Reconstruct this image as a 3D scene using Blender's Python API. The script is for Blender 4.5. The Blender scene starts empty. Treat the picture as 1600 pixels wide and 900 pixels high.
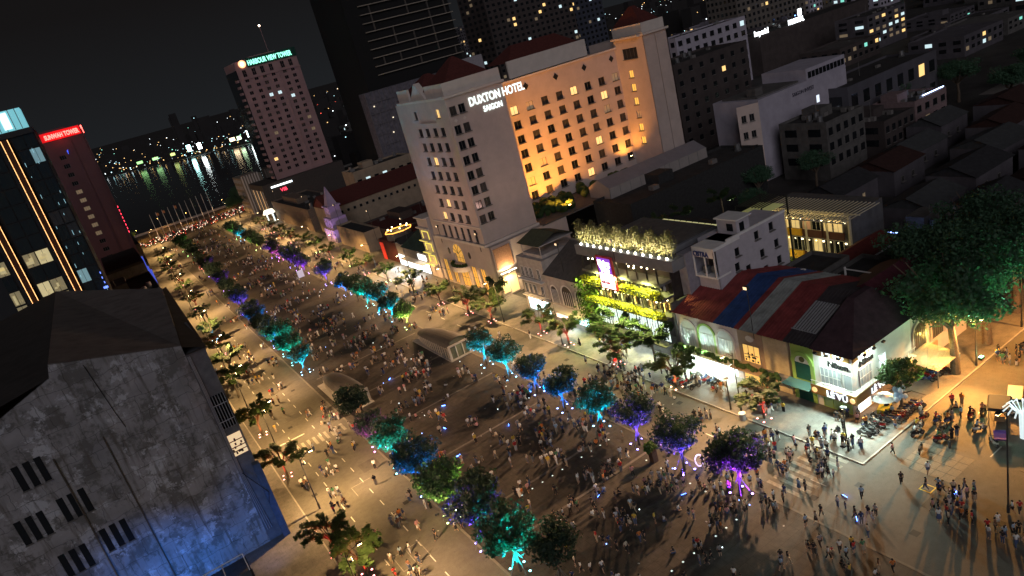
import bpy, bmesh, math, random
import numpy as np
from mathutils import Vector, Matrix, Euler
random.seed(7); rng = np.random.default_rng(7)
SC = bpy.context.scene; COL = SC.collection
D = math.radians
# ------------------------------------------------------------------ camera, sky, light
cam = bpy.data.cameras.new('camera'); cam.sensor_width = 36; cam.lens = 24.75
cam.clip_end = 20000; cam.clip_start = .5
cam_o = bpy.data.objects.new('camera', cam); COL.objects.link(cam_o); SC.camera = cam_o
CX = Vector((.81040862, -.53051864, -.2485716)); CY = Vector((.38381153, .16020379, .9094083)); CZ = Vector((-.44263594, -.83239697, .33344971))
cam_o.matrix_world = Matrix((( CX.x, CY.x, CZ.x, 0), (CX.y, CY.y, CZ.y, 0), (CX.z, CY.z, CZ.z, 56), (0, 0, 0, 1)))
w = bpy.data.worlds.new('World'); SC.world = w; w.use_nodes = True
nt = w.node_tree; bg = nt.nodes['Background']
tc = nt.nodes.new('ShaderNodeTexCoord'); sp = nt.nodes.new('ShaderNodeSeparateXYZ'); rp = nt.nodes.new('ShaderNodeValToRGB')
nt.links.new(tc.outputs['Generated'], sp.inputs[0]); nt.links.new(sp.outputs['Z'], rp.inputs[0]); nt.links.new(rp.outputs[0], bg.inputs[0])
rp.color_ramp.elements[0].position = 0; rp.color_ramp.elements[0].color = (.0125, .0138, .0155, 1)
e_ = rp.color_ramp.elements.new(.14); e_.color = (.0078, .0070, .0072, 1); rp.color_ramp.elements[-1].position = .6; rp.color_ramp.elements[-1].color = (.0058, .005, .0046, 1)
bg.inputs[1].default_value = 1.0
sun = bpy.data.lights.new('night_glow', 'SUN'); sun.energy = .64; sun.angle = D(40); sun.color = (.97, .92, 1)
sun_o = bpy.data.objects.new('night_glow', sun); COL.objects.link(sun_o)
sun_o.rotation_euler = Vector((.45, .80, -.42)).to_track_quat('-Z', 'Y').to_euler()
vs = SC.view_settings; vs.view_transform = 'Standard'; vs.look = 'None'; vs.exposure = 0; vs.gamma = 1
cy = SC.cycles
cy.use_denoising = True; cy.denoising_prefilter = 'ACCURATE'; cy.max_bounces = 4; cy.diffuse_bounces = 2; cy.glossy_bounces = 2; cy.transmission_bounces = 2
cy.transparent_max_bounces = 4; cy.sample_clamp_indirect = 3; cy.use_light_tree = True; cy.caustics_reflective = False; cy.caustics_refractive = False

# ------------------------------------------------------------------ materials
MATS = {}
def M(name, col, rough=.8, var=.25, scale=1.5, bump=.0, metal=0, emit=0, ecol=None, rand=0, spec=.3):
    if name in MATS: return MATS[name]
    m = bpy.data.materials.new(name); m.use_nodes = True; MATS[name] = m
    n = m.node_tree; b = n.nodes['Principled BSDF']; L = n.links
    b.inputs['Roughness'].default_value = rough; b.inputs['Metallic'].default_value = metal
    b.inputs['Specular IOR Level'].default_value = spec
    c4 = (*col, 1)
    if var:
        t = n.nodes.new('ShaderNodeTexCoord'); z = n.nodes.new('ShaderNodeTexNoise'); z.inputs['Scale'].default_value = scale; z.inputs['Detail'].default_value = 6
        z.inputs['Roughness'].default_value = .65
        L.new(t.outputs['Object'], z.inputs['Vector'])
        r = n.nodes.new('ShaderNodeMapRange'); r.inputs['From Min'].default_value = .3; r.inputs['From Max'].default_value = .7
        r.inputs['To Min'].default_value = 1 - var; r.inputs['To Max'].default_value = 1 + var
        L.new(z.outputs['Fac'], r.inputs['Value'])
        x = n.nodes.new('ShaderNodeVectorMath'); x.operation = 'SCALE'; x.inputs[0].default_value = col
        if rand:
            oi = n.nodes.new('ShaderNodeObjectInfo'); r2 = n.nodes.new('ShaderNodeMapRange'); r2.inputs['To Min'].default_value = 1 - rand; r2.inputs['To Max'].default_value = 1 + rand
            L.new(oi.outputs['Random'], r2.inputs['Value']); q = n.nodes.new('ShaderNodeMath'); q.operation = 'MULTIPLY'
            L.new(r.outputs[0], q.inputs[0]); L.new(r2.outputs[0], q.inputs[1]); L.new(q.outputs[0], x.inputs['Scale'])
        else: L.new(r.outputs[0], x.inputs['Scale'])
        L.new(x.outputs[0], b.inputs['Base Color'])
        if bump:
            bp = n.nodes.new('ShaderNodeBump'); bp.inputs['Strength'].default_value = bump; bp.inputs['Distance'].default_value = .05
            L.new(z.outputs['Fac'], bp.inputs['Height']); L.new(bp.outputs[0], b.inputs['Normal'])
    else: b.inputs['Base Color'].default_value = c4
    if emit:
        b.inputs['Emission Color'].default_value = (*(ecol or col), 1); b.inputs['Emission Strength'].default_value = emit
    return m
def E(name, col, s):
    m = M(name, tuple(c * .5 for c in col), .5, 0, emit=s, ecol=col); m.cycles.emission_sampling = 'NONE'; return m
def leafmat(name, col, rand=.2, tl=.42):
    m = M(name, col, .55, .45, 1.2, rand=rand, spec=.25); b = m.node_tree.nodes['Principled BSDF']
    n = m.node_tree; tr = n.nodes.new('ShaderNodeBsdfTranslucent'); tr.inputs[0].default_value = (col[0] * 1.3, col[1] * 1.3, col[2], 1)
    mx = n.nodes.new('ShaderNodeMixShader'); mx.inputs[0].default_value = tl; o = n.nodes['Material Output']
    n.links.new(b.outputs[0], mx.inputs[1]); n.links.new(tr.outputs[0], mx.inputs[2]); n.links.new(mx.outputs[0], o.inputs[0]); return m

# ------------------------------------------------------------------ mesh collector
class MB:
    def __init__(s): s.v = []; s.f = []; s.m = []; s.mats = []
    def mi(s, mat):
        if mat is None: return 0
        if mat not in s.mats: s.mats.append(mat)
        return s.mats.index(mat)
    def poly(s, pts, mat=None):
        k = len(s.v); s.v += [tuple(p) for p in pts]; s.f.append(tuple(range(k, k + len(pts)))); s.m.append(s.mi(mat)); return s
    def box(s, x0, y0, z0, x1, y1, z1, mat=None):
        k = len(s.v); i = s.mi(mat)
        s.v += [(x0,y0,z0),(x1,y0,z0),(x1,y1,z0),(x0,y1,z0),(x0,y0,z1),(x1,y0,z1),(x1,y1,z1),(x0,y1,z1)]
        for q in ((0,3,2,1),(4,5,6,7),(0,1,5,4),(1,2,6,5),(2,3,7,6),(3,0,4,7)): s.f.append(tuple(k + a for a in q)); s.m.append(i)
        return s
    def prism(s, pts, z0, z1, mat=None):       # vertical prism on a plan polygon
        k = len(s.v); n = len(pts); i = s.mi(mat)
        s.v += [(p[0], p[1], z0) for p in pts] + [(p[0], p[1], z1) for p in pts]
        s.f.append(tuple(k + a for a in range(n))[::-1]); s.f.append(tuple(k + n + a for a in range(n)))
        s.f += [(k + a, k + (a + 1) % n, k + n + (a + 1) % n, k + n + a) for a in range(n)]; s.m += [i] * (n + 2); return s
    def loft(s, rings, mat=None, cap=True, close=True):
        k = len(s.v); n = len(rings[0]); i = s.mi(mat)
        for r in rings: s.v += [tuple(p) for p in r]
        for a in range(len(rings) - 1):
            for b in range(n if close else n - 1):
                c = (b + 1) % n; s.f.append((k + a*n + b, k + a*n + c, k + (a+1)*n + c, k + (a+1)*n + b)); s.m.append(i)
        if cap and close:
            s.f.append(tuple(k + b for b in range(n))[::-1]); s.f.append(tuple(k + (len(rings)-1)*n + b for b in range(n))); s.m += [i, i]
        return s
    def tube(s, pts, radii, n=7, mat=None):
        pts = [Vector(p) for p in pts]
        if not hasattr(radii, '__len__'): radii = [radii] * len(pts)
        rings = []
        for j, p in enumerate(pts):
            d = (pts[min(j+1, len(pts)-1)] - pts[max(j-1, 0)])
            d = d.normalized() if d.length > 1e-6 else Vector((0,0,1))
            u = d.cross(Vector((0,0,1)) if abs(d.z) < .9 else Vector((1,0,0))).normalized(); v = d.cross(u)
            rings.append([p + (u * math.cos(2*math.pi*a/n) + v * math.sin(2*math.pi*a/n)) * radii[j] for a in range(n)])
        return s.loft(rings, mat)
    def ball(s, c, r, n=8, m=5, mat=None, jit=0):
        rx, ry, rz = r if hasattr(r, '__len__') else (r, r, r); rings = []
        for a in range(m + 1):
            t = math.pi * (a + .02) / (m + .04); rings.append([(c[0] + rx*math.sin(t)*math.cos(2*math.pi*b/n)*(1+random.uniform(-jit,jit)), c[1] + ry*math.sin(t)*math.sin(2*math.pi*b/n)*(1+random.uniform(-jit,jit)), c[2] - rz*math.cos(t)) for b in range(n)])
        return s.loft(rings, mat)
    def mesh(s, name):
        me = bpy.data.meshes.new(name); me.from_pydata(s.v, [], s.f)
        for m in s.mats: me.materials.append(m)
        if len(s.mats) > 1: me.polygons.foreach_set('material_index', s.m)
        me.update(); return me
    def build(s, name, mat=None, parent=None, **kw):
        me = s.mesh(name)
        if mat and not s.mats: me.materials.append(mat)
        return put(name, me, parent, **kw)
def put(name, me, parent=None, loc=None, rz=None, label=None, cat=None, group=None, kind=None):
    o = bpy.data.objects.new(name, me); COL.objects.link(o)
    if parent: o.parent = parent
    if loc is not None: o.location = loc
    if rz is not None: o.rotation_euler = (0, 0, rz)
    tag(o, label, cat, group, kind); return o
def tag(o, label=None, cat=None, group=None, kind=None):
    if label: o['label'] = label
    if cat: o['category'] = cat
    if group: o['group'] = group
    if kind: o['kind'] = kind
    return o
def thing(name, label, cat, loc=(0,0,0), rz=0, group=None):
    return put(name, None, None, loc, rz, label, cat, group)
def dup(root, loc, rz=None, label=None, group=None, scale=None):
    r = root.copy(); COL.objects.link(r); r.location = loc
    if rz is not None: r.rotation_euler = (0, 0, rz)
    if scale: r.scale = (scale,) * 3
    if label: r['label'] = label
    if group: r['group'] = group
    for ch in list(root.children):
        c = ch.copy(); COL.objects.link(c); c.parent = r
        for g in ch.children:
            d = g.copy(); COL.objects.link(d); d.parent = c
    return r
def lamp(kind, loc, power, col, parent, target=None, ang=120, blend=.5, size=.15, name=None):
    l = bpy.data.lights.new(name or 'lamp_light', kind); l.energy = power; l.color = col; l.shadow_soft_size = size
    if kind == 'SPOT': l.spot_size = D(ang); l.spot_blend = blend
    o = bpy.data.objects.new(name or 'lamp_light', l); COL.objects.link(o); o.location = loc
    if target is not None: o.rotation_euler = (Vector(target) - Vector(loc)).to_track_quat('-Z', 'Y').to_euler()
    o.parent = parent; return o
def text(s, size, loc, face, mat, parent=None, ext=.06, align='LEFT', name='lettering', sx=1, bold=0, **kw):
    c = bpy.data.curves.new('t', 'FONT'); c.body = s; c.size = size; c.extrude = ext; c.align_x = align; c.offset = bold; c.resolution_u = 3
    t = bpy.data.objects.new('t', c); COL.objects.link(t); bpy.context.view_layer.update()
    me = bpy.data.meshes.new_from_object(t.evaluated_get(bpy.context.evaluated_depsgraph_get())); bpy.data.objects.remove(t)
    me.materials.clear(); me.materials.append(mat); me.name = name
    o = put(name, me, parent, **kw); o.location = loc; o.scale = (sx, 1, 1)
    o.rotation_euler = (D(90), 0, {'S': 0, 'W': D(-90)}[face] if isinstance(face, str) else face); return o

# facades: u runs along the wall (left to right seen from outside), v up, d into the wall
class Face:
    def __init__(s, x, y, ang): s.o = Vector((x, y, 0)); s.a = ang; s.u = Vector((math.cos(ang), math.sin(ang), 0)); s.n = Vector((math.sin(ang), -math.cos(ang), 0))
    def p(s, u, v, d=0): return s.o + s.u * u + Vector((0, 0, v)) - s.n * d
def S(x, y): return Face(x, y, 0)
def W(x, y): return Face(x, y, D(-90))     # faces -x; u runs towards -y
def wall(mb, fc, w_, z0, z1, holes, depth=.3, mat=None):
    us = sorted({0, w_, *[h[0] for h in holes], *[h[1] for h in holes]}); vs_ = sorted({z0, z1, *[h[2] for h in holes], *[h[3] for h in holes]})
    H = set()
    for h in holes:
        for a in range(us.index(h[0]), us.index(h[1])):
            for b in range(vs_.index(h[2]), vs_.index(h[3])): H.add((a, b))
        for q in (((h[0],h[2]),(h[1],h[2])), ((h[1],h[2]),(h[1],h[3])), ((h[1],h[3]),(h[0],h[3])), ((h[0],h[3]),(h[0],h[2]))):
            mb.poly([fc.p(*q[0]), fc.p(*q[1]), fc.p(*q[1], depth), fc.p(*q[0], depth)], mat)
    for b in range(len(vs_) - 1):
        a = 0
        while a < len(us) - 1:
            if (a, b) in H: a += 1; continue
            e = a
            while e < len(us) - 1 and (e, b) not in H: e += 1
            mb.poly([fc.p(us[a], vs_[b]), fc.p(us[e], vs_[b]), fc.p(us[e], vs_[b+1]), fc.p(us[a], vs_[b+1])], mat); a = e
WM = {}
def window_mesh(w_, h_, frame, pane, nx=2, ny=1, sill=.12, fw=.07):
    k = (round(w_, 2), round(h_, 2), frame.name, pane.name, nx, ny, sill)
    if k in WM: return WM[k]
    b = MB(); x0, x1 = -w_/2, w_/2; t = .06
    for x in (x0, x1 - fw): b.box(x, -t, 0, x + fw, t, h_, frame)
    for z in (0, h_ - fw): b.box(x0 + fw, -t, z, x1 - fw, t, z + fw, frame)
    for i in range(1, nx): x = x0 + w_ * i / nx; b.box(x - fw/2, -t*.8, fw, x + fw/2, t*.8, h_ - fw, frame)
    for i in range(1, ny): z = h_ * i / ny; b.box(x0 + fw, -t*.7, z - fw/2, x1 - fw, t*.7, z + fw/2, frame)
    b.poly([(x0+fw, .0, fw), (x1-fw, .0, fw), (x1-fw, .0, h_-fw), (x0+fw, .0, h_-fw)], pane)
    if sill: b.box(x0 - .12, -.55, -sill, x1 + .12, -t, -.005, frame)
    WM[k] = b.mesh('window'); return WM[k]
def window(fc, u, v, w_, h_, frame, pane, parent, depth=.22, nx=2, ny=1, sill=.12, name='window'):
    c = fc.p(u, v - h_/2, depth); return put(name, window_mesh(w_, h_, frame, pane, nx, ny, sill), parent, c, fc.a)

# ------------------------------------------------------------------ shared materials
concrete = M('concrete', (.30,.28,.26), .9, .2, .8); dkconc = M('dark_concrete', (.10,.095,.09), .9, .3, .6)
white_p = M('white_paint', (.72,.70,.67), .7, .1, .7); cream = M('cream_render', (.50,.41,.365), .85, .10, .35)
cream2 = M('cream_trim', (.60,.53,.47), .8, .08, .5); grey_frame = M('grey_frame', (.16,.15,.14), .6, .1)
dk_glass = M('dark_glass', (.012,.014,.016), .12, 0, spec=.5); dk_glass2 = M('curtained_glass', (.05,.045,.04), .3, .3, 2)
lit_warm = E('lit_window_warm', (1,.62,.22), 1.3); lit_gold = E('lit_window_gold', (1,.55,.10), 1.0); lit_dim = E('lit_window_dim', (1,.75,.45), .09); lit_cool = E('lit_window_cool', (.72,.95,1), .9)
tile_red = M('red_roof_tiles', (.085,.022,.018), .9, .3, 2, bump=.4); black_m = M('black_metal', (.02,.02,.02), .5, .1); steel = M('grey_steel', (.22,.22,.22), .45, .1, metal=.6)
dk_roof = M('dark_roof_felt', (.035,.033,.032), .95, .35, .5); bark = M('bark', (.12,.09,.065), .95, .4, 3, bump=.5)
rubber = M('rubber', (.015,.015,.015), .8, 0)
def ordinal(i): return ('first','second','third','fourth','fifth','sixth','seventh','eighth','ninth','tenth','eleventh','twelfth','thirteenth','fourteenth','fifteenth','sixteenth','seventeenth','eighteenth','nineteenth','twentieth')[i]
# ------------------------------------------------------------------ the setting
def ground_mat(name, col, slab, joint, mott=.3):
    m = M(name, col, .75, 0); n = m.node_tree; L = n.links; b = n.nodes['Principled BSDF']
    t = n.nodes.new('ShaderNodeTexCoord')
    def noise(sc, det=6):
        z = n.nodes.new('ShaderNodeTexNoise'); z.inputs['Scale'].default_value = sc; z.inputs['Detail'].default_value = det; L.new(t.outputs['Object'], z.inputs['Vector']); return z.outputs['Fac']
    def mr(s, a, c, lo=.3, hi=.7):
        r = n.nodes.new('ShaderNodeMapRange'); r.inputs['From Min'].default_value = lo; r.inputs['From Max'].default_value = hi
        r.inputs['To Min'].default_value = a; r.inputs['To Max'].default_value = c; L.new(s, r.inputs['Value']); return r.outputs[0]
    def mul(a, c):
        q = n.nodes.new('ShaderNodeMath'); q.operation = 'MULTIPLY'; L.new(a, q.inputs[0]); L.new(c, q.inputs[1]); return q.outputs[0]
    f = mul(mul(mr(noise(.12, 3), 1-mott, 1+mott), mr(noise(1.3), 1-mott*.7, 1+mott*.7)), mr(noise(14, 3), .8, 1.2))
    # worn dark spots (chewing gum, oil)
    f = mul(f, mr(noise(2.6, 2), .6, 1, .66, .60) if False else mr(noise(3.1, 2), .72, 1.0, .28, .36))
    if slab:
        br = n.nodes.new('ShaderNodeTexBrick'); br.inputs['Scale'].default_value = 1; br.inputs['Brick Width'].default_value = slab; br.inputs['Row Height'].default_value = slab
        br.inputs['Mortar Size'].default_value = .02; br.inputs['Color1'].default_value = (1,1,1,1); br.inputs['Color2'].default_value = (.84,.84,.84,1); br.inputs['Mortar'].default_value = (joint,)*3 + (1,)
        L.new(t.outputs['Object'], br.inputs['Vector']); f = mul(f, br.outputs['Color'])
    x = n.nodes.new('ShaderNodeVectorMath'); x.operation = 'SCALE'; x.inputs[0].default_value = col; L.new(f, x.inputs['Scale']); L.new(x.outputs[0], b.inputs['Base Color'])
    bp = n.nodes.new('ShaderNodeBump'); bp.inputs['Strength'].default_value = .25; bp.inputs['Distance'].default_value = .03; L.new(noise(9), bp.inputs['Height']); L.new(bp.outputs[0], b.inputs['Normal'])
    return m
g_city = ground_mat('city_ground', (.045,.042,.04), 0, 1)
g_road = ground_mat('asphalt', (.115,.105,.09), 0, 1, .16); g_plaza = ground_mat('granite_paving', (.064,.056,.049), 1.2, .5, .3)
g_side = ground_mat('sidewalk_paving', (.17,.155,.14), .8, .75, .2)
def sheet(name, x0, y0, x1, y1, z, mat, **kw):
    return MB().poly([(x0,y0,z),(x1,y0,z),(x1,y1,z),(x0,y1,z)]).build(name, mat, kind='structure', **kw)
sheet('ground', -7000, -200, 9000, 12000, 0, g_city)
road_l = sheet('road', 8.2, 0, 22.4, 430, .008, g_road); road_r = sheet('road', 50.4, -10, 61.2, 430, .008, g_road)
plaza = sheet('plaza', 22.7, -10, 50.1, 425, .012, g_plaza)
cross = sheet('road', 61.2, 24.5, 260, 43, .008, g_road)
sheet('road', -60, 430, 300, 452, .012, g_road)
kerb_m = M('kerb_stone', (.32,.30,.27), .8, .15, 1)
for nm, x0, x1, y0, y1 in (('pavement', -1, 8.0, 60, 428), ('pavement', 61.4, 72, 43.2, 428), ('pavement', 72, 260, 43.2, 49.3), ('pavement', 62.2, 260, 8, 24.3)):
    MB().box(x0, y0, -.2, x1, y1, .13).build(nm, g_side, kind='structure')
for x0, y0, x1, y1 in ((8.0,60,8.2,428), (61.2,43.0,61.4,428), (61.4,43.0,260,43.2), (22.4,-10,22.7,425), (50.1,-10,50.4,425)):
    MB().box(x0, y0, -.2, x1, y1, .15 if x0 not in (22.4, 50.1) else .03).build('kerb', kerb_m if x0 not in (22.4, 50.1) else M('drain_stone', (.17,.155,.13), .8, .2, 1), kind='structure')
# painted markings, each a part of its road
paint = M('road_paint', (.55,.53,.48), .8, .35, 3); paint_y = M('yellow_paint', (.85,.62,.10), .7, .15, 3); paint_w = M('worn_paint', (.26,.245,.21), .85, .4, 2)
def strip(name, x0, y0, x1, y1, par, mat, z=.018):
    k = (round(x1-x0, 2), round(y1-y0, 2), mat.name)
    if k not in WM:
        WM[k] = MB().box(0, 0, -.006, x1-x0, y1-y0, 0, mat).mesh(name)
    return put(name, WM[k], par, (x0, y0, z))
for x in (12.9, 17.4):
    for i in range(34): strip('lane_dash', x, 62 + i * 4.1, x + .13, 63.6 + i * 4.1, road_l, paint)
for i in range(17): strip('lane_dash', 55.6, 44 + i * 8, 55.73, 46 + i * 8, road_r, paint)
for i in range(12): strip('lane_dash', 70 + i * 7, 33.6, 72.4 + i * 7, 33.74, cross, paint)
for i in range(13): strip('crossing_bar', 8.8 + i * 1.02, 113.2, 9.3 + i * 1.02, 116.4, road_l, paint_w)
strip('stop_line', 8.8, 119.2, 15.5, 119.55, road_l, paint)
for i in range(8): strip('crossing_bar', 52.3 + i * 1.15, 44.6, 52.85 + i * 1.15, 49.6, road_r, paint_w)
for y in (71.8, 75.3): strip('box_edge', 13.8, y, 17.6, y + .1, road_l, paint_w)
for x in (13.8, 15.6, 17.5): strip('box_edge', x, 71.9, x + .1, 75.3, road_l, paint_w, .0185)
strip('box_edge', 15.5, 92, 15.6, 95, road_l, paint_w); strip('box_edge', 15.6, 94.9, 18.6, 95, road_l, paint_w)
for x0, y0, x1, y1 in ((60.9,35.25,62.1,35.37), (60.9,36.4,62.1,36.52), (60.9,35.37,61.02,36.4), (61.98,35.37,62.1,36.4)): strip('parking_box_line', x0, y0, x1, y1, cross, paint_y, .024)
pale = ground_mat('pale_slabs', (.20,.17,.13), .6, .8, .15)
for i in range(4):
    for j in range(5): strip('paving_slab', 63.6 + i * 1.28, 34.6 + j * 1.12, 63.6 + i * 1.28 + 1.2, 34.6 + j * 1.12 + 1.06, cross, pale)
dkpatch2 = ground_mat('older_asphalt', (.095,.086,.075), 0, 1, .2); mh = M('iron_cover', (.03,.028,.026), .7, .2, 3)
for x, y in ((11.2,70),(19.5,84),(10.4,98),(20.2,106),(13.9,124),(19,140),(52.6,62),(58.9,70),(53.5,88),(58.2,97),(52.8,43.5),(57.5,41),(54.2,33),(60.2,28)): strip('manhole_cover', x, y, x + .8, y + .8, road_l if x < 30 else road_r, mh, .02)
dkpatch = ground_mat('patched_asphalt', (.07,.062,.055), 0, 1, .2)
for x0, y0, w_, h_ in ((9.4,86,2.2,5.5),(18.5,97,2.8,3.0),(14.6,127,5,2.2),(51.6,70,3,4.5),(56.8,86,3.4,2.2),(52.2,38,2.2,4)): strip('repair_patch', x0, y0, x0 + w_, y0 + h_, road_l if x0 < 30 else road_r, dkpatch2, .016)
strip('repair_patch', 58.6, 33.1, 61.4, 35.0, road_r, dkpatch)
for y in (64.2, 72.0, 88.5, 105, 122, 139): strip('plaza_band', 24.6, y + 1.1, 48.0, y + 1.5, plaza, g_side, .022)
# the river with its lit far bank
wm = M('river_water', (.004,.006,.008), .09, 0, spec=.5); n = wm.node_tree; t = n.nodes.new('ShaderNodeTexCoord'); mp = n.nodes.new('ShaderNodeMapping'); mp.inputs['Scale'].default_value = (1, .45, 1)
z = n.nodes.new('ShaderNodeTexNoise'); z.inputs['Scale'].default_value = .22; z.inputs['Detail'].default_value = 5; bp = n.nodes.new('ShaderNodeBump'); bp.inputs['Strength'].default_value = .5; bp.inputs['Distance'].default_value = .35
n.links.new(t.outputs['Object'], mp.inputs[0]); n.links.new(mp.outputs[0], z.inputs[0]); n.links.new(z.outputs['Fac'], bp.inputs['Height']); n.links.new(bp.outputs[0], n.nodes['Principled BSDF'].inputs['Normal'])
MB().poly([(-900,470,.05),(150,470,.05),(205,760,.05),(250,1060,.05),(225,1090,.05),(87,1310,.05),(-300,1900,.05),(-1800,2600,.05)]).build('river', wm, kind='structure')
MB().box(-300, 466, -1, 600, 470, .9).build('river_wall', concrete, kind='structure')
# far city: a mass of blocks nobody could count, its lit windows and lamps
def far_city():
    b = MB(); L = {k: MB() for k in ('w', 'g', 'c', 'o', 'r')}
    fm = M('far_buildings', (.03,.028,.028), .95, .2, .02)
    mats = dict(w=E('far_light_white', (.85,.95,1), 4), g=E('far_light_green', (.35,1,.75), 3), c=E('far_light_cyan', (.5,.9,1), 4), o=E('far_light_orange', (1,.6,.22), 3), r=E('far_light_red', (1,.12,.08), 3))
    def bank_y(x): return np.interp(x, [-1800,-300,87,225,250,262], [2600,1900,1310,1090,1060,430])
    for i in range(1500):
        a = rng.uniform(-.35, 1.55); r = 800 + 3600 * rng.random() ** 1.4; x = r * math.sin(a); y = r * math.cos(a)
        if y < bank_y(x) + 12 or y < 380 and x < 500: continue
        wx, wy = rng.uniform(10, 26, 2); h = 5 + 26 * rng.random() ** 3 + (60 * rng.random() if rng.random() < .06 else 0)
        b.box(x, y, 0, x + wx, y + wy, h, fm)
        for q in range(rng.integers(0, 3 if a < .8 else 3)):
            k = rng.choice(['w','w','c','o','o','o','g','r'], p=[.2,.15,.12,.15,.14,.14,.07,.03]); s = rng.uniform(.5, .95) * r / 1500
            u = x + rng.random() * wx; zz = rng.uniform(2, h); L[k].box(u, y - .4, zz, u + s * 1.3, y - .02, zz + s, mats[k])
    for _ in range(430):      # quays, sheds and lamps close behind the far bank
        x = rng.uniform(-250, 900) if rng.random() < .6 else rng.uniform(60, 520); y = bank_y(x) + 10 + 260 * rng.random() ** 1.8; k = rng.choice(['w','o','c','g'], p=[.34,.36,.2,.1]); s = rng.uniform(.3, .75) * max(y, 600) / 1100; z = 2 + 16 * rng.random() ** 2
        L[k].box(x, y, z, x + s * 1.3, y + s, z + s, mats[k])
    for x in np.arange(-200, 900, 9.0):   # lamps along the far embankment
        if rng.random() < .75:
            y = bank_y(x) + 6; k = rng.choice(['w','o','o','c','g']); s = .9 * y / 1000; L[k].box(x, y, 5, x + s, y + s, 5 + s, mats[k])
    for _ in range(230):      # the lit quarter inland of the harbour tower
        y = rng.uniform(430, 1500); x = y * rng.uniform(.27, .46); z = 3 + 22 * rng.random() ** 2; k = rng.choice(['o','w','c','o','r']); s = rng.uniform(.35, .8) * max(y, 550) / 900
        b.box(x - 6, y + s, 0, x + 8, y + 12, z + 2, fm); L[k].box(x, y, z, x + s * 1.3, y + s - .02, z + s, mats[k])
    b.build('distant_city', kind='stuff')
    for k in L: L[k].build('distant_lights', kind='stuff')
far_city()
# big lit billboards on the far bank (their streaks lie on the water)
for i, (x, y, wd, h, col, s, lab) in enumerate([
    (95,1300,9,4,(.45,1,.35),4,'green lit riverside billboard farthest left on the far bank'), (117,1275,9,4,(.5,1,.4),4,'pale green lit billboard second from left on the far bank'),
    (140,1240,7,4,(.8,1,.3),4,'yellow green lit panel on the far river bank'), (163,1215,6,10,(.5,1,.95),24,'tall cyan lit mast sign on the far river bank'),
    (176,1195,6,9,(.9,1,1),22,'white floodlit sign right of the cyan mast sign on the far bank'), (214,1130,8,5,(1,.75,.45),10,'warm floodlit wharf shed on the far bank'), (222,1118,6,5,(.7,1,.6),10,'pale lime lit panel on the far wharf'),
    (236,1106,7,10,(.85,1,1),30,'bright white floodlight mast on the far wharf'), (250,1092,7,9,(.8,1,1),26,'second bright white floodlight mast on the far wharf'), (268,1076,6,6,(1,.8,.6),14,'warm white lit sign on the far wharf'),
    (274,1070,6,9,(.55,.95,1),20,'pale blue lit mast on the far wharf'), (292,1052,6,9,(.4,1,.95),24,'turquoise lit mast on the far wharf beside the harbour tower'),
    (312,1032,7,10,(.9,1,.95),30,'bright white mast nearest the harbour tower on the far bank'), (330,1014,6,6,(1,.8,.65),12,'warm lamp mast behind the harbour tower on the far bank')]):
    y += 14; r = thing('lit_billboard', lab, 'billboard', (x, y, 0), group='lit signs on the far river bank')
    MB().box(-wd/2, -.3, 8, wd/2, -.1, 8 + h).build('screen', E('billboard_%d' % i, col, s * .4), r)
    MB().box(-wd/2 - .3, -.09, 7.7, wd/2 + .3, .5, 8.3 + h).box(-wd/2+.5, .0, 0, -wd/2+1.1, .4, 7.7).box(wd/2-1.1, .0, 0, wd/2-.5, .4, 7.7).build('frame', black_m, r)

# ------------------------------------------------------------------ buildings
def parapet(mb, x0, y0, x1, y1, z, h=.8, t=.25, mat=None):
    mb.box(x0, y0, z, x1, y0 + t, z + h, mat).box(x0, y1 - t, z, x1, y1, z + h, mat).box(x0, y0 + t, z, x0 + t, y1 - t, z + h, mat).box(x1 - t, y0 + t, z, x1, y1 - t, z + h, mat)
def block(name, label, cat, x0, y0, x1, y1, z, mat, roof=None, grp=None):
    """a plain block with a parapet: returns its Empty (walls and roof are parts)"""
    r = thing(name, label, cat, (x0, y0, 0), group=grp)
    b = MB(); a, c = x1 - x0, y1 - y0; b.box(0, 0, 0, a, c, z); parapet(b, 0, 0, a, c, z); b.build('wall', mat, r)
    MB().box(.25, .25, z, a - .25, c - .25, z + .12).build('roof', roof or dk_roof, r)
    if a > 9 and c > 7:
        rr = random.Random(int(x0 * 7 + y0)); t = MB()
        for _ in range(rr.randint(1, 3)): u, v = rr.uniform(1.2, a - 1.5), rr.uniform(1.2, c - 1.5); t.loft([[(u + .7*math.cos(q), v + .7*math.sin(q), zz) for q in np.linspace(0, 6.283, 9, endpoint=False)] for zz in (z + .6, z + 2.0)]); t.box(u - .6, v - .6, z + .1, u + .6, v + .6, z + .6)
        t.build('water_tank', steel, r, kind='stuff'); q = MB()
        for _ in range(rr.randint(2, 6)): u, v = rr.uniform(1, a - 3), rr.uniform(1, c - 2.5); q.box(u, v, z + .12, u + rr.uniform(.8, 2.2), v + rr.uniform(.6, 1.6), z + rr.uniform(.7, 1.5))
        q.tube([(a*.4, c*.5, z), (a*.4, c*.5, z + rr.uniform(3, 6))], .05, 4); q.build('roof_plant', grey_frame, r, kind='stuff')
        if rr.random() < .6: u = rr.uniform(1, max(1.5, a*.5)); MB().box(u, c*.45, z + .1, u + min(5, a*.35), c*.85, z + 2.7).build('stair_hut', mat, r)
    return r
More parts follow.
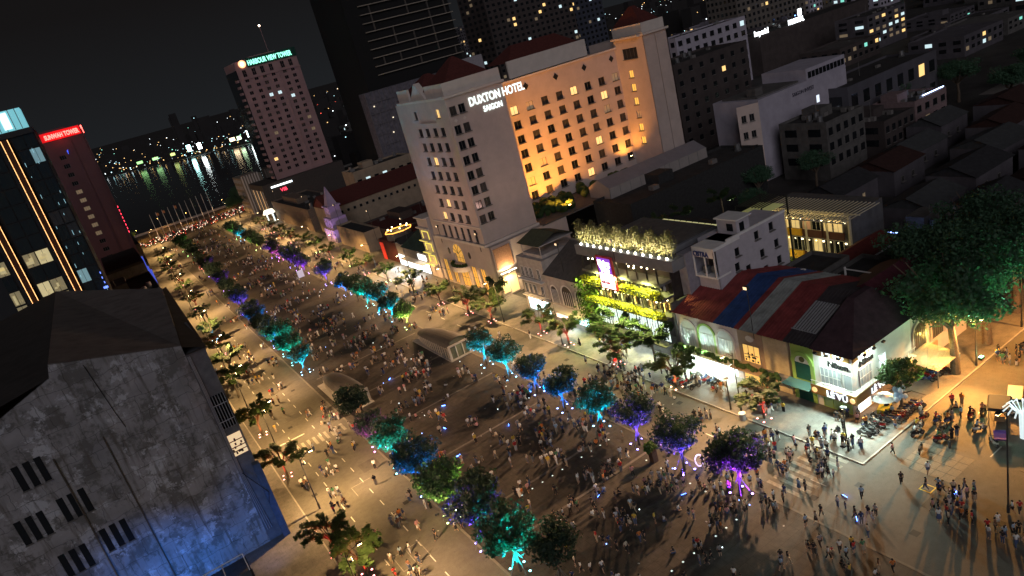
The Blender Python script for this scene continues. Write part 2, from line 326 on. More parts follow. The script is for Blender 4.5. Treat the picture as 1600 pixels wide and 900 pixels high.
def far_windows(r, w_, h, cols, rows, lit, litmats, d=None, side_cols=0, z0=3, frame=None, wr=.5, hr=.5, west=True):
    """window grid of a far block on its -y face (and -x face): panes set in raised surrounds"""
    pw = w_ / cols; ph = (h - z0) / rows; b = MB(); fr = frame or grey_frame
    for i in range(cols):
        for j in range(rows):
            u = (i + .5) * pw; v = z0 + (j + .5) * ph; a = pw * wr / 2; c = ph * hr / 2
            b.box(u - a, -.08, v - c, u + a, -.002, v + c, random.choice(litmats) if random.random() < lit else dk_glass)
            b.box(u - a - .1, -.25, v - c - .15, u + a + .1, -.003, v - c - .02, fr)
    if d and west:
        pd = d / side_cols
        for i in range(side_cols):
            for j in range(rows):
                u = (i + .5) * pd; v = z0 + (j + .5) * ph; a = pd * wr / 2; c = ph * hr / 2
                b.box(-.08, u - a, v - c, -.002, u + a, v + c, random.choice(litmats) if random.random() < lit else dk_glass)
    return b.build('window', None, r, kind='stuff')

# --- Duxton hotel
def hotel():
    r = thing('hotel', 'large pale hotel with an orange floodlit recessed wing and red roofs', 'hotel', (69.5, 137.8, 0))
    def T(fc): return Face(fc.o.x - 69.5, fc.o.y - 137.8, fc.a)
    wf = M('hotel_window_frame', (.11,.10,.09), .6, 0)
    rows = [18.9, 22.3, 25.7, 29.1, 32.5, 35.9, 39.3, 43.4]
    b = MB(); fc = T(W(69.5, 161.5)); Lf = 161.5 - 137.8     # street front
    ucol = [161.5 - y for y in (142.6, 146.4, 150.4, 154.2)]; hol = []
    for v in rows[:-1]: hol += [(u - 1.0, u + 1.0, v - .95, v + .95) for u in ucol]
    hol += [(ucol[i] - .75, ucol[i] + .75, 42.4, 44.3) for i in (0, 3)]; hol.append((8.5, 17.2, 41.4, 44.6))
    big = [161.5 - y for y in (141.0, 144.2, 147.4, 150.6, 153.8, 157.0)]
    hol += [(u - .7, u + .7, 13.3, 16.4) for u in big]
    wall(b, fc, Lf, 12.8, 46.2, hol, .25)
    for v in rows[:-1]:
        for u in ucol: window(fc, u, v, 2.0, 1.9, wf, lit_warm if random.random() < .1 else (dk_glass2 if random.random() < .25 else dk_glass), r)
    for i in (0, 3): window(fc, ucol[i], 43.35, 1.5, 1.9, wf, lit_warm if i == 0 else dk_glass, r)
    for u in big: window(fc, u, 14.85, 1.4, 3.1, wf, dk_glass, r, ny=2)
    # set-back bay at the far end with its own windows
    f2 = T(W(70.6, 165)); h2 = [(1.0, 2.4, v - .95, v + .95) for v in rows]
    wall(b, f2, 3.5, 12.8, 45.6, h2, .35)
    for v in rows: window(f2, 1.7, v, 1.4, 1.9, wf, dk_glass, r)
    fs = T(S(69.5, 137.8)); hol = [(u - .8, u + .8, v - .95, v + .95) for u in (1.35, 3.6) for v in rows]
    wall(b, fs, 14.8, 12.8, 46.2, hol, .35)
    for v in rows:
        for u in (1.35, 3.6): window(fs, u, v, 1.6, 1.9, wf, dk_glass if random.random() < .7 else dk_glass2, r)
    b.box(.3, .36, 12.8, 14.8, 27, 46.2); b.box(14.5, .3, 12.8, 14.8, 13, 46.2)
    # recessed orange wing
    fo = T(S(84.3, 150)); cols = [93.4 + 4.72 * i - 84.3 for i in range(8)]; ro = [16.3, 19.9, 23.5, 27.1, 30.7, 34.3, 37.9]
    wall(b, fo, 44, 12.8, 44.6, [(u - 1.05, u + 1.05, v - 1.0, v + 1.0) for u in cols for v in ro], .3)
    for i, u in enumerate(cols):
        for j, v in enumerate(ro):
            q = random.random(); pm = lit_warm if (i, j) in ((0, 6), (4, 6), (6, 5), (5, 2), (4, 0)) else lit_dim if q < .08 else dk_glass2 if q < .5 else dk_glass
            window(fo, u, v, 2.1, 2.0, wf, pm, r)
    b.box(14.8, 12.56, 12.8, 59, 28, 44.6)
    # right wing: reveal with lit stair windows, then the tall end pier
    fr = Face(128.0 - 69.5, 150 - 137.8, D(-84)); Lr = 10.06
    st = [20.1, 23.6, 27.1, 30.6, 34.2, 37.7]; wall(b, fr, Lr, 12.8, 46.6, [(3.4, 4.9, v - .95, v + .95) for v in st] + [(2.5, 7.5, 41.5, 44.2)], .35)
    for j, v in enumerate(st): window(fr, 4.15, v, 1.5, 1.9, wf, lit_gold if j not in (2,) else lit_dim, r)
    window(fr, 5, 42.85, 5, 2.7, wf, dk_glass, r, nx=4)
    fe = T(S(129.05, 140.0)); wall(b, fe, 8.4, 12.8, 46.6, [(4.1, 4.35, 14, 46)], .2); b.box(59.7, 2.5, 12.8, 67.9, 24, 46.6)
    b.box(59.55, 2.2, 12.8, 59.7, 3, 46.6); b.box(67.7, 2.2, 12.8, 67.95, 3, 46.6)
    b.build('wall', cream, r)
    # cornices and parapets
    c = MB()
    for x0, y0, x1, y1, z, h in ((-.5,-.5,15.2,.3,46.2,.5), (-.5,.3,.3,24.1,46.2,.5), (.9,23.7,1.5,27.4,45.6,.5), (14.8,11.7,58.6,12.5,44.6,.45), (59.2,1.6,68.3,2.5,46.6,.5), (58.0,2.5,59.2,12.6,46.6,.5), (-.7,-.7,15,.2,12.6,.6), (-.7,.2,.2,24.6,12.6,.6), (-.3,-.25,-.02,24,17.0,.35)):
        c.box(x0, y0, z, x1, y1, z + h)
    c.box(.3,.3,46.7,15,.8,49.4); c.box(.3,.8,46.7,.8,9,49.4); c.box(.3,18,46.7,.8,24,49.4); c.box(60.2,2.8,47.1,68,3.3,49.6); c.box(60.2,3.3,47.1,60.7,14,49.6)
    c.box(27,15.5,45.05,52,16,49.2)
    c.poly([(0.1,9.2,46.7),(0.1,17.2,46.7),(0.1,13.2,50.4)]).poly([(1.6,9.2,46.7),(1.6,13.2,50.4),(1.6,17.2,46.7)]).poly([(0.1,9.2,46.7),(.1,13.2,50.4),(1.6,13.2,50.4),(1.6,9.2,46.7)]).poly([(0.1,17.2,46.7),(1.6,17.2,46.7),(1.6,13.2,50.4),(.1,13.2,50.4)])
    c.build('cornice', cream2, r)
    d = MB()
    for i in range(4): 
        k = 98.2 + 9.33 * i - 84.3 + 14.8
        d.poly([(k, 12.1, 41.7), (k + .85, 12.1, 42.6), (k, 12.1, 43.5), (k - .85, 12.1, 42.6)], black_m)
    for u, v in ((1.35, 41.3), (3.6, 41.3)): d.poly([(u, -.05, v - .45), (u + .45, -.05, v), (u, -.05, v + .45), (u - .45, -.05, v)], cream2)
    d.build('diamond_ornament', None, r)
    def hip(x0, y0, x1, y1, z0, z1, cx0, cy0, cx1, cy1):
        m = MB(); A = [(x0,y0,z0),(x1,y0,z0),(x1,y1,z0),(x0,y1,z0)]; B = [(cx0,cy0,z1),(cx1,cy0,z1),(cx1,cy1,z1),(cx0,cy1,z1)]
        return m.loft([A, B]).build('roof', tile_red, r)
    hip(.8,.8,14.6,12,48.2,54,7.5,6,8,7); hip(.8,14,14.6,26.5,47,51.6,7,20,8,21); hip(28,16,51,27,48.8,52.5,33,21,47,22); hip(60.7,3.3,67.8,15,49.2,54,63.5,8.5,64.5,9.5)
    text('DUXTON HOTEL', 2.55, (5.5, -.12, 43.2), 'S', E('hotel_sign', (.85,1,.95), 1.6), r, bold=.05, sx=.74)
    text('SAIGON', 1.7, (8.6, -.12, 41.2), 'S', E('hotel_sign', (.85,1,.95), 1.6), r, bold=.04, sx=.8)
    # podium with its arched entrance, balcony and brick side
    p = MB(); fp = T(W(69.3, 165)); hol = [(a, a + 3.0, .2, 6.5) for a in (1.5, 5.6, 16.5, 20.9)] + [(10.0, 14.8, 6.6, 9.2), (10.0, 14.8, .2, 5.0)]
    wall(p, fp, 29, 0, 12.6, hol, .5); p.box(.32, -1.8, 0, 22, 27.2, 12.5); p.build('podium', cream, r)
    gold = E('shop_window_gold', (1,.52,.10), .55)
    for h in hol:
        nx = 3 if h[1] - h[0] > 2.5 else 2; window(fp, (h[0]+h[1])/2, (h[2]+h[3])/2, h[1]-h[0], h[3]-h[2], wf, gold, r, .45, nx, 2, 0)
    ar = MB()
    for rr, d0, mt in ((2.5, -.06, gold), (2.9, .0, cream2)):
        pts = [fp.p(12.4 + rr * math.cos(a), 9.2 + rr * math.sin(a), d0 - .02) for a in np.linspace(0, math.pi, 13)]; ar.poly(pts, mt)
    for a in np.linspace(.5, 2.64, 4): ar.tube([fp.p(12.4, 9.2, -.1), fp.p(12.4 + 2.5*math.cos(a), 9.2 + 2.5*math.sin(a), -.1)], .06, 4, black_m)
    ar.build('arched_window', None, r)
    bal = MB(); rr = np.linspace(0, math.pi, 11); out = [fp.p(12.4 + 4.2*math.cos(a), 0, -.02 - 2.3*math.sin(a)) for a in rr]
    bal.prism([(q.x, q.y) for q in out], 5.2, 6.4); bal.build('balcony', cream2, r)
    bp_ = MB(); [bp_.ball(fp.p(12.4 + 3.4*math.cos(a), 6.7, -1.9*math.sin(a)), .5, 6, 4, jit=.3) for a in rr[1:-1]]; bp_.build('balcony_plants', leafmat('hedge_leaf', (.05,.09,.03)), r)
    ov = MB(); [ov.loft([[fp.p(u + .5*math.cos(t), 9.4 + .85*math.sin(t), d) for t in np.linspace(0, 2*math.pi, 10, endpoint=False)] for d in (0, -.15)]) for u in (7.6, 18.2)]; ov.build('oval_window', dk_glass2, r)
    brk = M('brick_facing', (.32,.17,.10), .9, .35, 3, bump=.5)
    br = MB(); br.box(.5, -2.02, 6.9, 5.0, -1.82, 11.9); br.build('brick_panel', brk, r)
    shop = E('shop_front_warm', (1,.78,.42), 1.6); sf = MB(); sf.box(.6, -2.0, 1.0, 2.3, -1.82, 5.2).box(2.7, -2.0, .5, 4.8, -1.82, 5.2); sf.build('shop_window', E('shop_window_amber', (1,.7,.3), .9), r)
    cn = MB().box(.4, -3.0, 5.6, 5.0, -2.05, 5.9); cn.build('canopy', cream2, r)
    lamp('SPOT', (2.6, -3.2, 5.95), 2600, (1,.72,.38), r, (2.6, -1.8, 9), 150)
    lamp('SPOT', (2.6, -3.4, 5.4), 3500, (1,.72,.38), r, (2.6, -3.4, 0), 150)
    MB().box(.6, -2.9, 5.92, 4.8, -2.5, 6.05).build('light_strip', E('strip_warm', (1,.82,.5), 6), r)
    # floodlights washing the recessed wing
    for (x, y, z, tx, ty, tz, pw, an) in ((24, -1.6, 14.6, 29, 12.2, 28, 62000, 128), (54.5, 9.0, 17.2, 55.5, 12.2, 24, 5000, 150)):
        f = MB().box(x-.35, y-.2, z-.5, x+.35, y+.2, z-.12).build('floodlight', black_m, r)
        MB().box(x-.3, y-.1, z-.12, x+.3, y+.18, z-.08).build('lens', E('flood_lens', (1,.6,.2), 25), f)
        lamp('SPOT', (x, y, z), pw, (1,.37,.05), r, (tx, ty, tz), an, .8, .3)
    lamp('SPOT', (12, -22, 16), 2600, (1,.58,.48), r, (8, 0, 36), 95, .9, 1.5)
    lamp('SPOT', (-20, 12, 17), 4600, (1,.60,.47), r, (0, 12, 30), 100, .9, 1.5)
    MB().box(11.6,-22.4,12.6,12.4,-21.6,15.9).build('added_flood_mast', black_m, r)  # mast and both pinkish spots above are added to brighten the pale walls
    # roof garden on the podium
    gd = MB(); [gd.ball((random.uniform(16, 52), random.uniform(1, 10.5), 13.2 + random.random()), random.uniform(.7, 1.6), 6, 4, jit=.35) for _ in range(70)]
    gd.build('roof_garden', leafmat('hedge_leaf', (.05,.09,.03)), r, kind='stuff')
    MB().box(15, -2, 12.3, 60, 12.3, 12.55).build('podium_roof', dkconc, r)
hotel()

# --- corner shop row with the coloured roof
def shop_row():
    X0 = 69.3
    r = thing('shop_row', 'two storey row with arched windows under striped red blue and grey metal roofs', 'building', (X0, 58.4, 0))
    pink = M('pink_render', (.55,.46,.44), .85, .12, .8); tan = M('tan_render', (.30,.21,.15), .85, .15, .8); stone = M('yellow_stone', (.48,.38,.24), .9, .3, .45, bump=.4)
    MB().box(0, 8.4, 0, 19, 20.6, 8.9).build('wall', pink, r); MB().box(0, 4.0, 0, 19, 8.4, 8.9).build('wall', tan, r); MB().box(.05, 0, 0, 19, 4.0, 8.9).build('wall', stone, r)
    blind = M('white_blind', (.55,.57,.58), .7, .08); green = M('lime_paint', (.28,.42,.10), .6, .1)
    def arch(yc, w_, zb, zt, ring, fill):
        k = MB(); rr = w_/2; zc = zt - rr
        o = [(yc - rr - .35, zb)] + [(yc - (rr + .35)*math.cos(a), zc + (rr + .35)*math.sin(a)) for a in np.linspace(0, math.pi, 15)] + [(yc + rr + .35, zb)]
        i = [(yc - rr, zb)] + [(yc - rr*math.cos(a), zc + rr*math.sin(a)) for a in np.linspace(0, math.pi, 15)] + [(yc + rr, zb)]
        for q in range(len(o) - 1):
            for x in (-.16,): k.poly([(x, *o[q]), (x, *o[q+1]), (x, *i[q+1]), (x, *i[q])])
            k.poly([(-.16, *o[q]), (0, *o[q]), (0, *o[q+1]), (-.16, *o[q+1])]).poly([(-.16, *i[q]), (-.03, *i[q]), (-.03, *i[q+1]), (-.16, *i[q+1])])
        f = k.build('arch', ring, r)
        m = MB(); m.poly([(-.03, *p) for p in i], fill)
        for j in range(1, 6): yy = yc - rr + w_ * j / 6; m.box(-.09, yy - .04, zb, -.035, yy + .04, zc, white_p)
        m.box(-.09, yc - rr, zc - .05, -.036, yc + rr, zc + .05, white_p); m.build('window', None, f); return f
    for yc, ring, fill in ((18.4, pink, blind), (14.6, green, blind), (10.9, pink, blind)): arch(yc, 3.0, 3.2, 7.6, ring, fill)
    lw = E('lit_showroom', (1,.60,.16), .8); fcw = Face(0, 8.1, D(-90)); window(fcw, 1.9, 4.9, 3.0, 2.9, tan, lw, r, -.05, 3, 1)
    goods = MB(); [goods.box(-.12, random.uniform(4.6, 7.2), z_, -.07, random.uniform(7.3, 7.6), z_ + .08, black_m) for z_ in (4.2, 4.7)]
    for _ in range(12): y_ = random.uniform(4.9, 7.4); z_ = random.choice((3.7, 4.25, 4.75)); goods.box(-.13, y_, z_, -.07, y_ + .22, z_ + .3, black_m)
    goods.build('displayed_goods', None, r)
    MB().loft([[(-x_, 6.2 + .7*math.cos(t), 7.4 + .5*math.sin(t)) for t in np.linspace(0, 2*math.pi, 14, endpoint=False)] for x_ in (0, .15)]).build('round_plaque', cream2, r)
    # hedge planters and the lit canopy over the pavement
    cn = MB().box(-2.0, 9.2, 3.0, -.02, 20.4, 3.18); cn.build('canopy', white_p, r); MB().box(-1.8, 9.6, 2.9, -.2, 20, 2.98).build('light_strip', E('canopy_light', (.80,1,.92), 11), r)
    for y_ in (11, 14.5, 18): lamp('SPOT', (-1.6, y_, 2.85), 3800, (.78,1,.88), r, (-2.6, y_, 0), 165, .8, .3)
    for y_ in (11, 14.6, 18.4): lamp('SPOT', (-1.4, y_, 3.4), 2600, (.70,1,.84), r, (0, y_, 5.5), 130, .8, .3)
    hg = MB(); [hg.ball((-1.2 + random.uniform(-.5, .3), y_, 3.4), random.uniform(.3, .5), 6, 4, jit=.3) for y_ in np.arange(.5, 20.4, .45)]; hg.build('hedge', leafmat('hedge_leaf', (.05,.09,.03)), r, kind='stuff')
    MB().box(-2.0, .1, 2.9, -.02, 9.0, 3.1).build('canopy', tan, r); MB().box(-.06, 4.6, .2, -.01, 8, 2.6).build('shop_window', lw, r); MB().box(-.06, 9.4, .2, -.01, 20, 2.6).build('shop_window', E('lit_shop_white', (.85,1,.92), 2.5), r)
    cl = dict(red=M('red_sheet_roof', (.21,.042,.042), .75, .4, .55), blue=M('blue_sheet_roof', (.024,.06,.19), .75, .4, .55), grey=M('grey_sheet_roof', (.27,.295,.285), .75, .35, .55), dark=M('dark_sheet_roof', (.05,.042,.045), .8, .3, .8))
    ys = [(20.8,12.2,'red'), (12.2,8.3,'blue'), (8.3,7.3,'red'), (7.3,4.3,'grey'), (4.3,0,'red'), (0,-4.2,'dark')]
    for a, c, k in ys:
        m = MB(); n_ = max(2, int((a - c) / .5)); e = (-.7, 8.9); rd = (10.2, 12.4); bk = (19.6, 9.6)
        for (p, q) in ((e, rd), (rd, bk)):
            for j in range(n_):
                y0 = c + (a - c) * j / n_; y1 = c + (a - c) * (j + 1) / n_; m_ = y0 + (y1 - y0) * .8
                m.poly([(p[0], y0, p[1]), (p[0], m_, p[1]), (q[0], m_, q[1]), (q[0], y0, q[1])]).poly([(p[0], m_, p[1] + .07), (p[0], y1, p[1] + .07), (q[0], y1, q[1] + .07), (q[0], m_, q[1] + .07)])
                m.poly([(p[0], m_, p[1]), (p[0], m_, p[1] + .07), (q[0], m_, q[1] + .07), (q[0], m_, q[1])])
        m.build('roof_panel', cl[k], r)
    m = MB(); 
    for j in range(9): x_ = 3.2; y0 = -3.6 + j * .42; m.poly([(1.6, y0, 9.75), (1.6, y0+.3, 9.75), (7.2, y0+.3, 11.55), (7.2, y0, 11.55)]); m.box(1.6, y0+.3, 9.72, 1.7, y0+.42, 9.85)
    m.build('corrugated_patch', M('zinc_sheet', (.30,.31,.32), .5, .2, 2), r)
    MB().box(-.4, 20.62, 0, 19, 21.0, 10.2).build('gable_wall', dkconc, r)
    # ---- camera shop on the corner
    q = thing('corner_shop', 'brilliantly lit white and green camera shop on the street corner', 'shop', (X0, 49, 0))
    wf = MB(); wf.box(0, 0, 0, 13.0, 8.9, 9.1); wf.build('wall', white_p, q)
    MB().box(-.05, 5.4, .1, 0, 8.8, 8.6, green).box(-.12,5.4,0,-.051,6.0,6.5,green).box(-.12,8.2,0,-.051,8.8,6.5,green).build('green_gateway', None, q)
    k = MB(); o = [(7.1 - 1.7*math.cos(a), 5.9 + 1.7*math.sin(a)) for a in np.linspace(0, math.pi, 13)]; i = [(7.1 - 1.15*math.cos(a), 5.9 + 1.15*math.sin(a)) for a in np.linspace(0, math.pi, 13)]
    for j in range(12): k.poly([(-.3, *o[j]), (-.3, *o[j+1]), (-.3, *i[j+1]), (-.3, *i[j])]).poly([(-.3, *o[j]), (0, *o[j]), (0, *o[j+1]), (-.3, *o[j+1])])
    k.build('gate_arch', green, q); MB().poly([(-.13, *p) for p in i]).build('tympanum', white_p, q)
    MB().box(-.14, 5.95, 3.4, -.06, 8.25, 5.9).box(-.12,6.05,.1,-.06,8.15,2.9).build('shutter', M('dark_green_shutter', (.01,.07,.05), .5, .15), q)
    MB().loft([[(-x_, 7.1 + .42*math.cos(t), 6.45 + .42*math.sin(t)) for t in np.linspace(0, 2*math.pi, 14, endpoint=False)] for x_ in (.13, .2)]).build('medallion', M('bronze', (.10,.09,.03), .5, .1), q)
    MB().box(-2.0, 5.2, 3.0, -.02, 9.4, 3.12).build('glass_canopy', M('green_glass', (.10,.22,.21), .2, 0), q)
    # balcony on both sides with the brown sign band
    bl = MB().box(-1.5, -1.2, 3.3, -.02, 5.0, 3.5).box(-.02, -1.2, 3.3, 12, -.02, 3.5); bl.build('balcony', white_p, q)
    brown = M('brown_sign_board', (.20,.105,.028), .6, .1)
    bd = MB().box(-1.62, -1.32, 2.85, -1.502, 5.0, 4.15).box(-1.502, -1.32, 2.85, 6.8, -1.202, 4.15); bd.build('sign_board', brown, q)
    bdd = MB().box(-1.66, .0, 2.95, -1.622, 2.6, 4.05).box(1.6, -1.36, 2.95, 4.2, -1.322, 4.05); bdd.build('sign_centre', M('plum_sign', (.06,.035,.06), .6, .1), q)
    sg = E('shop_lettering', (.9,.97,1), 1.0)
    text('LÊ VŨ', 1.15, (-1.70, 2.7, 3.05), 'W', sg, q, bold=.03); text('LÊ VŨ', 1.15, (1.5, -1.40, 3.05), 'S', sg, q, bold=.03)
    text('LÊ VŨ', 1.1, (-.16, 4.0, 7.95), 'W', sg, q, bold=.03, sx=1.1); text('LÊ VŨ', 1.1, (1.2, -.16, 7.95), 'S', sg, q, bold=.03, sx=1.1)
    MB().box(-.12, .2, 7.75, -.002, 5.2, 9.0).box(.2, -.12, 7.75, 5, -.002, 9.0).build('top_sign_board', brown, q)
    bk = M('black_lettering', (.01,.01,.01), .5, 0)
    text('Nikon', 1.15, (-.1, 3.3, 6.55), 'W', bk, q, bold=.03); text('Nikon', 1.15, (1.5, -.1, 6.55), 'S', bk, q, bold=.03)
    for c_ in ((-1.68, 4.4), ): MB().loft([[(c_[0]-x_, c_[1] + .38*math.cos(t), 3.5 + .38*math.sin(t)) for t in np.linspace(0, 2*math.pi, 12, endpoint=False)] for x_ in (0, .06)]).build('logo_disc', E('logo_orange', (1,.6,.25), 1), q)
    MB().loft([[(-1.69 - x_, -.9 + .36*math.cos(t), 3.5 + .36*math.sin(t)) for t in np.linspace(0, 2*math.pi, 12, endpoint=False)] for x_ in (0, .06)]).build('logo_disc', E('logo_orange', (1,.6,.25), 1), q)
    fw = W(0, 4.6); fs = S(0, 0); lc = E('shop_pane_white', (.85,.97,1), 1.1); gp = M('grey_shutter', (.33,.36,.38), .6, .1)
    window(fw, 1.6, 4.9, 3.0, 2.6, white_p, gp, q, -.09, 5, 2, 0); window(fw, 4.0, 4.8, 1.2, 2.4, white_p, gp, q, -.09, 1, 1, 0)
    window(fs, 2.6, 4.9, 2.6, 2.6, white_p, gp, q, -.09, 4, 2, 0); window(fs, 6.3, 4.6, 1.6, 3.2, white_p, lc, q, -.09, 2, 1, 0)
    window(fw, 2.2, 1.4, 4.0, 2.4, green, M('green_pane', (.18,.30,.16), .5, .1), q, -.09, 3, 1, 0); window(fs, 3, 1.4, 5.4, 2.4, white_p, E('shop_floor_white', (.9,1,.95), 2), q, -.09, 4, 1, 0)
    rl = MB()
    for y_ in np.arange(-1.2, 5.0, .55): rl.box(-1.5, y_, 4.16, -1.46, y_ + .04, 4.7)
    for x_ in np.arange(-1.0, 12, .55): rl.box(x_, -1.2, 4.16, x_ + .04, -1.16, 4.7)
    rl.box(-1.5, -1.2, 4.7, -1.44, 5, 4.76).box(-1.44, -1.2, 4.7, 12, -1.14, 4.76); rl.build('railing', white_p, q)
    for a, p_, tg, pw in (('a', (-1.3, 2.2, 8.8), (-.4, 2.2, 3.5), 4500), ('b', (2.8, -1.2, 8.8), (2.8, -.4, 3.5), 3000), ('c', (-1.75, 1.6, 6.2), (-8, 1, 0), 7000), ('d', (3, -1.9, 3.0), (3, -4, 0), 700), ('e', (-1.8, -1.6, 6.2), (-8, -6, 0), 6500)):
        lamp('SPOT', p_, pw, (.76,1,.88), q, tg, 150, .8, .4)
    fl = MB(); [fl.box(-1.5, y_ - .25, 8.75, -1.2, y_ + .25, 8.95) for y_ in (.8, 2.4, 4)]; [fl.box(x_ - .25, -1.4, 8.75, x_ + .25, -1.1, 8.95) for x_ in (1, 3, 5)]; fl.build('spotlight', black_m, q)
    # hipped slate roof over the corner
    m = MB(); m.loft([[(-.9, -.9, 8.95), (14, -.9, 8.95), (14, 5.2, 8.95), (-.9, 5.2, 8.95)], [(8.0, 4.2, 12.5), (12, 4.2, 12.5), (12, 5.2, 12.5), (8.0, 5.2, 12.5)]]); m.build('roof', M('slate_roof', (.06,.035,.042), .8, .3, 1, bump=.3), q)
    # side wing on the cross street
    s = thing('side_wing', 'cream side wing with two tall arched windows along the cross street', 'building', (82.4, 49.1, 0))
    MB().box(0, 0, 0, 14, 12, 8.6).build('wall', cream2, s)
    for xc in (-3.0 + 5, 6.4, 10.8):
        k = MB(); rr = 1.5; ar = np.linspace(0, math.pi, 13); o = [(xc - 1.9, 2.6)] + [(xc - 1.9*math.cos(a), 5.2 + 1.9*math.sin(a)) for a in ar] + [(xc + 1.9, 2.6)]; i = [(xc - 1.5, 2.6)] + [(xc - 1.5*math.cos(a), 5.2 + 1.5*math.sin(a)) for a in ar] + [(xc + 1.5, 2.6)]
        for j in range(len(o) - 1): k.poly([(o[j][0], -.2, o[j][1]), (o[j+1][0], -.2, o[j+1][1]), (i[j+1][0], -.2, i[j+1][1]), (i[j][0], -.2, i[j][1])], cream).poly([(i[j][0], -.2, i[j][1]), (i[j+1][0], -.2, i[j+1][1]), (i[j+1][0], -.02, i[j+1][1]), (i[j][0], -.02, i[j][1])], cream)
        f = k.build('arch', None, s); m = MB(); m.poly([(p[0], -.02, p[1]) for p in i], dk_glass2)
        for j in range(1, 6): m.box(xc - 1.5 + j * .5 - .04, -.08, 2.6, xc - 1.5 + j * .5 + .04, -.025, 6, grey_frame)
        m.build('window', None, f)
    MB().poly([(-.6,-.6,8.6),(14.6,-.6,8.6),(12,6,12.2),(0,6,12.2)]).poly([(-.6,12.6,8.6),(0,6,12.2),(12,6,12.2),(14.6,12.6,8.6)]).poly([(-.6,-.6,8.6),(0,6,12.2),(-.6,12.6,8.6)]).poly([(14.6,-.6,8.6),(14.6,12.6,8.6),(12,6,12.2)]).build('roof', M('maroon_roof', (.085,.02,.03), .8, .3, .9), s)
shop_row()
hedge_lit = leafmat('lime_hedge_leaf', (.26,.25,.02)); vine_m = leafmat('vine_leaf', (.07,.12,.02)); bush_m = leafmat('bush_leaf', (.15,.145,.075))
def leaves(n, fn, size, mat, name, parent, **kw):
    """leaf-sized quads at points given by fn(n) -> (n,3)"""
    P = fn(n); a = rng.normal(size=(n,3)); a /= np.linalg.norm(a, axis=1)[:,None]; c = np.cross(a, rng.normal(size=(n,3))); c /= np.linalg.norm(c, axis=1)[:,None]
    s = size * rng.uniform(.6, 1.3, (n,1)); a = a * s; c = c * s * .55
    V = np.stack([P - a, P + c, P + a, P - c], 1).reshape(-1, 3); F = np.arange(4 * n).reshape(-1, 4)
    me = bpy.data.meshes.new(name); me.from_pydata(V.tolist(), [], F.tolist()); me.materials.append(mat); me.update()
    return put(name, me, parent, **kw) if parent is not False else me
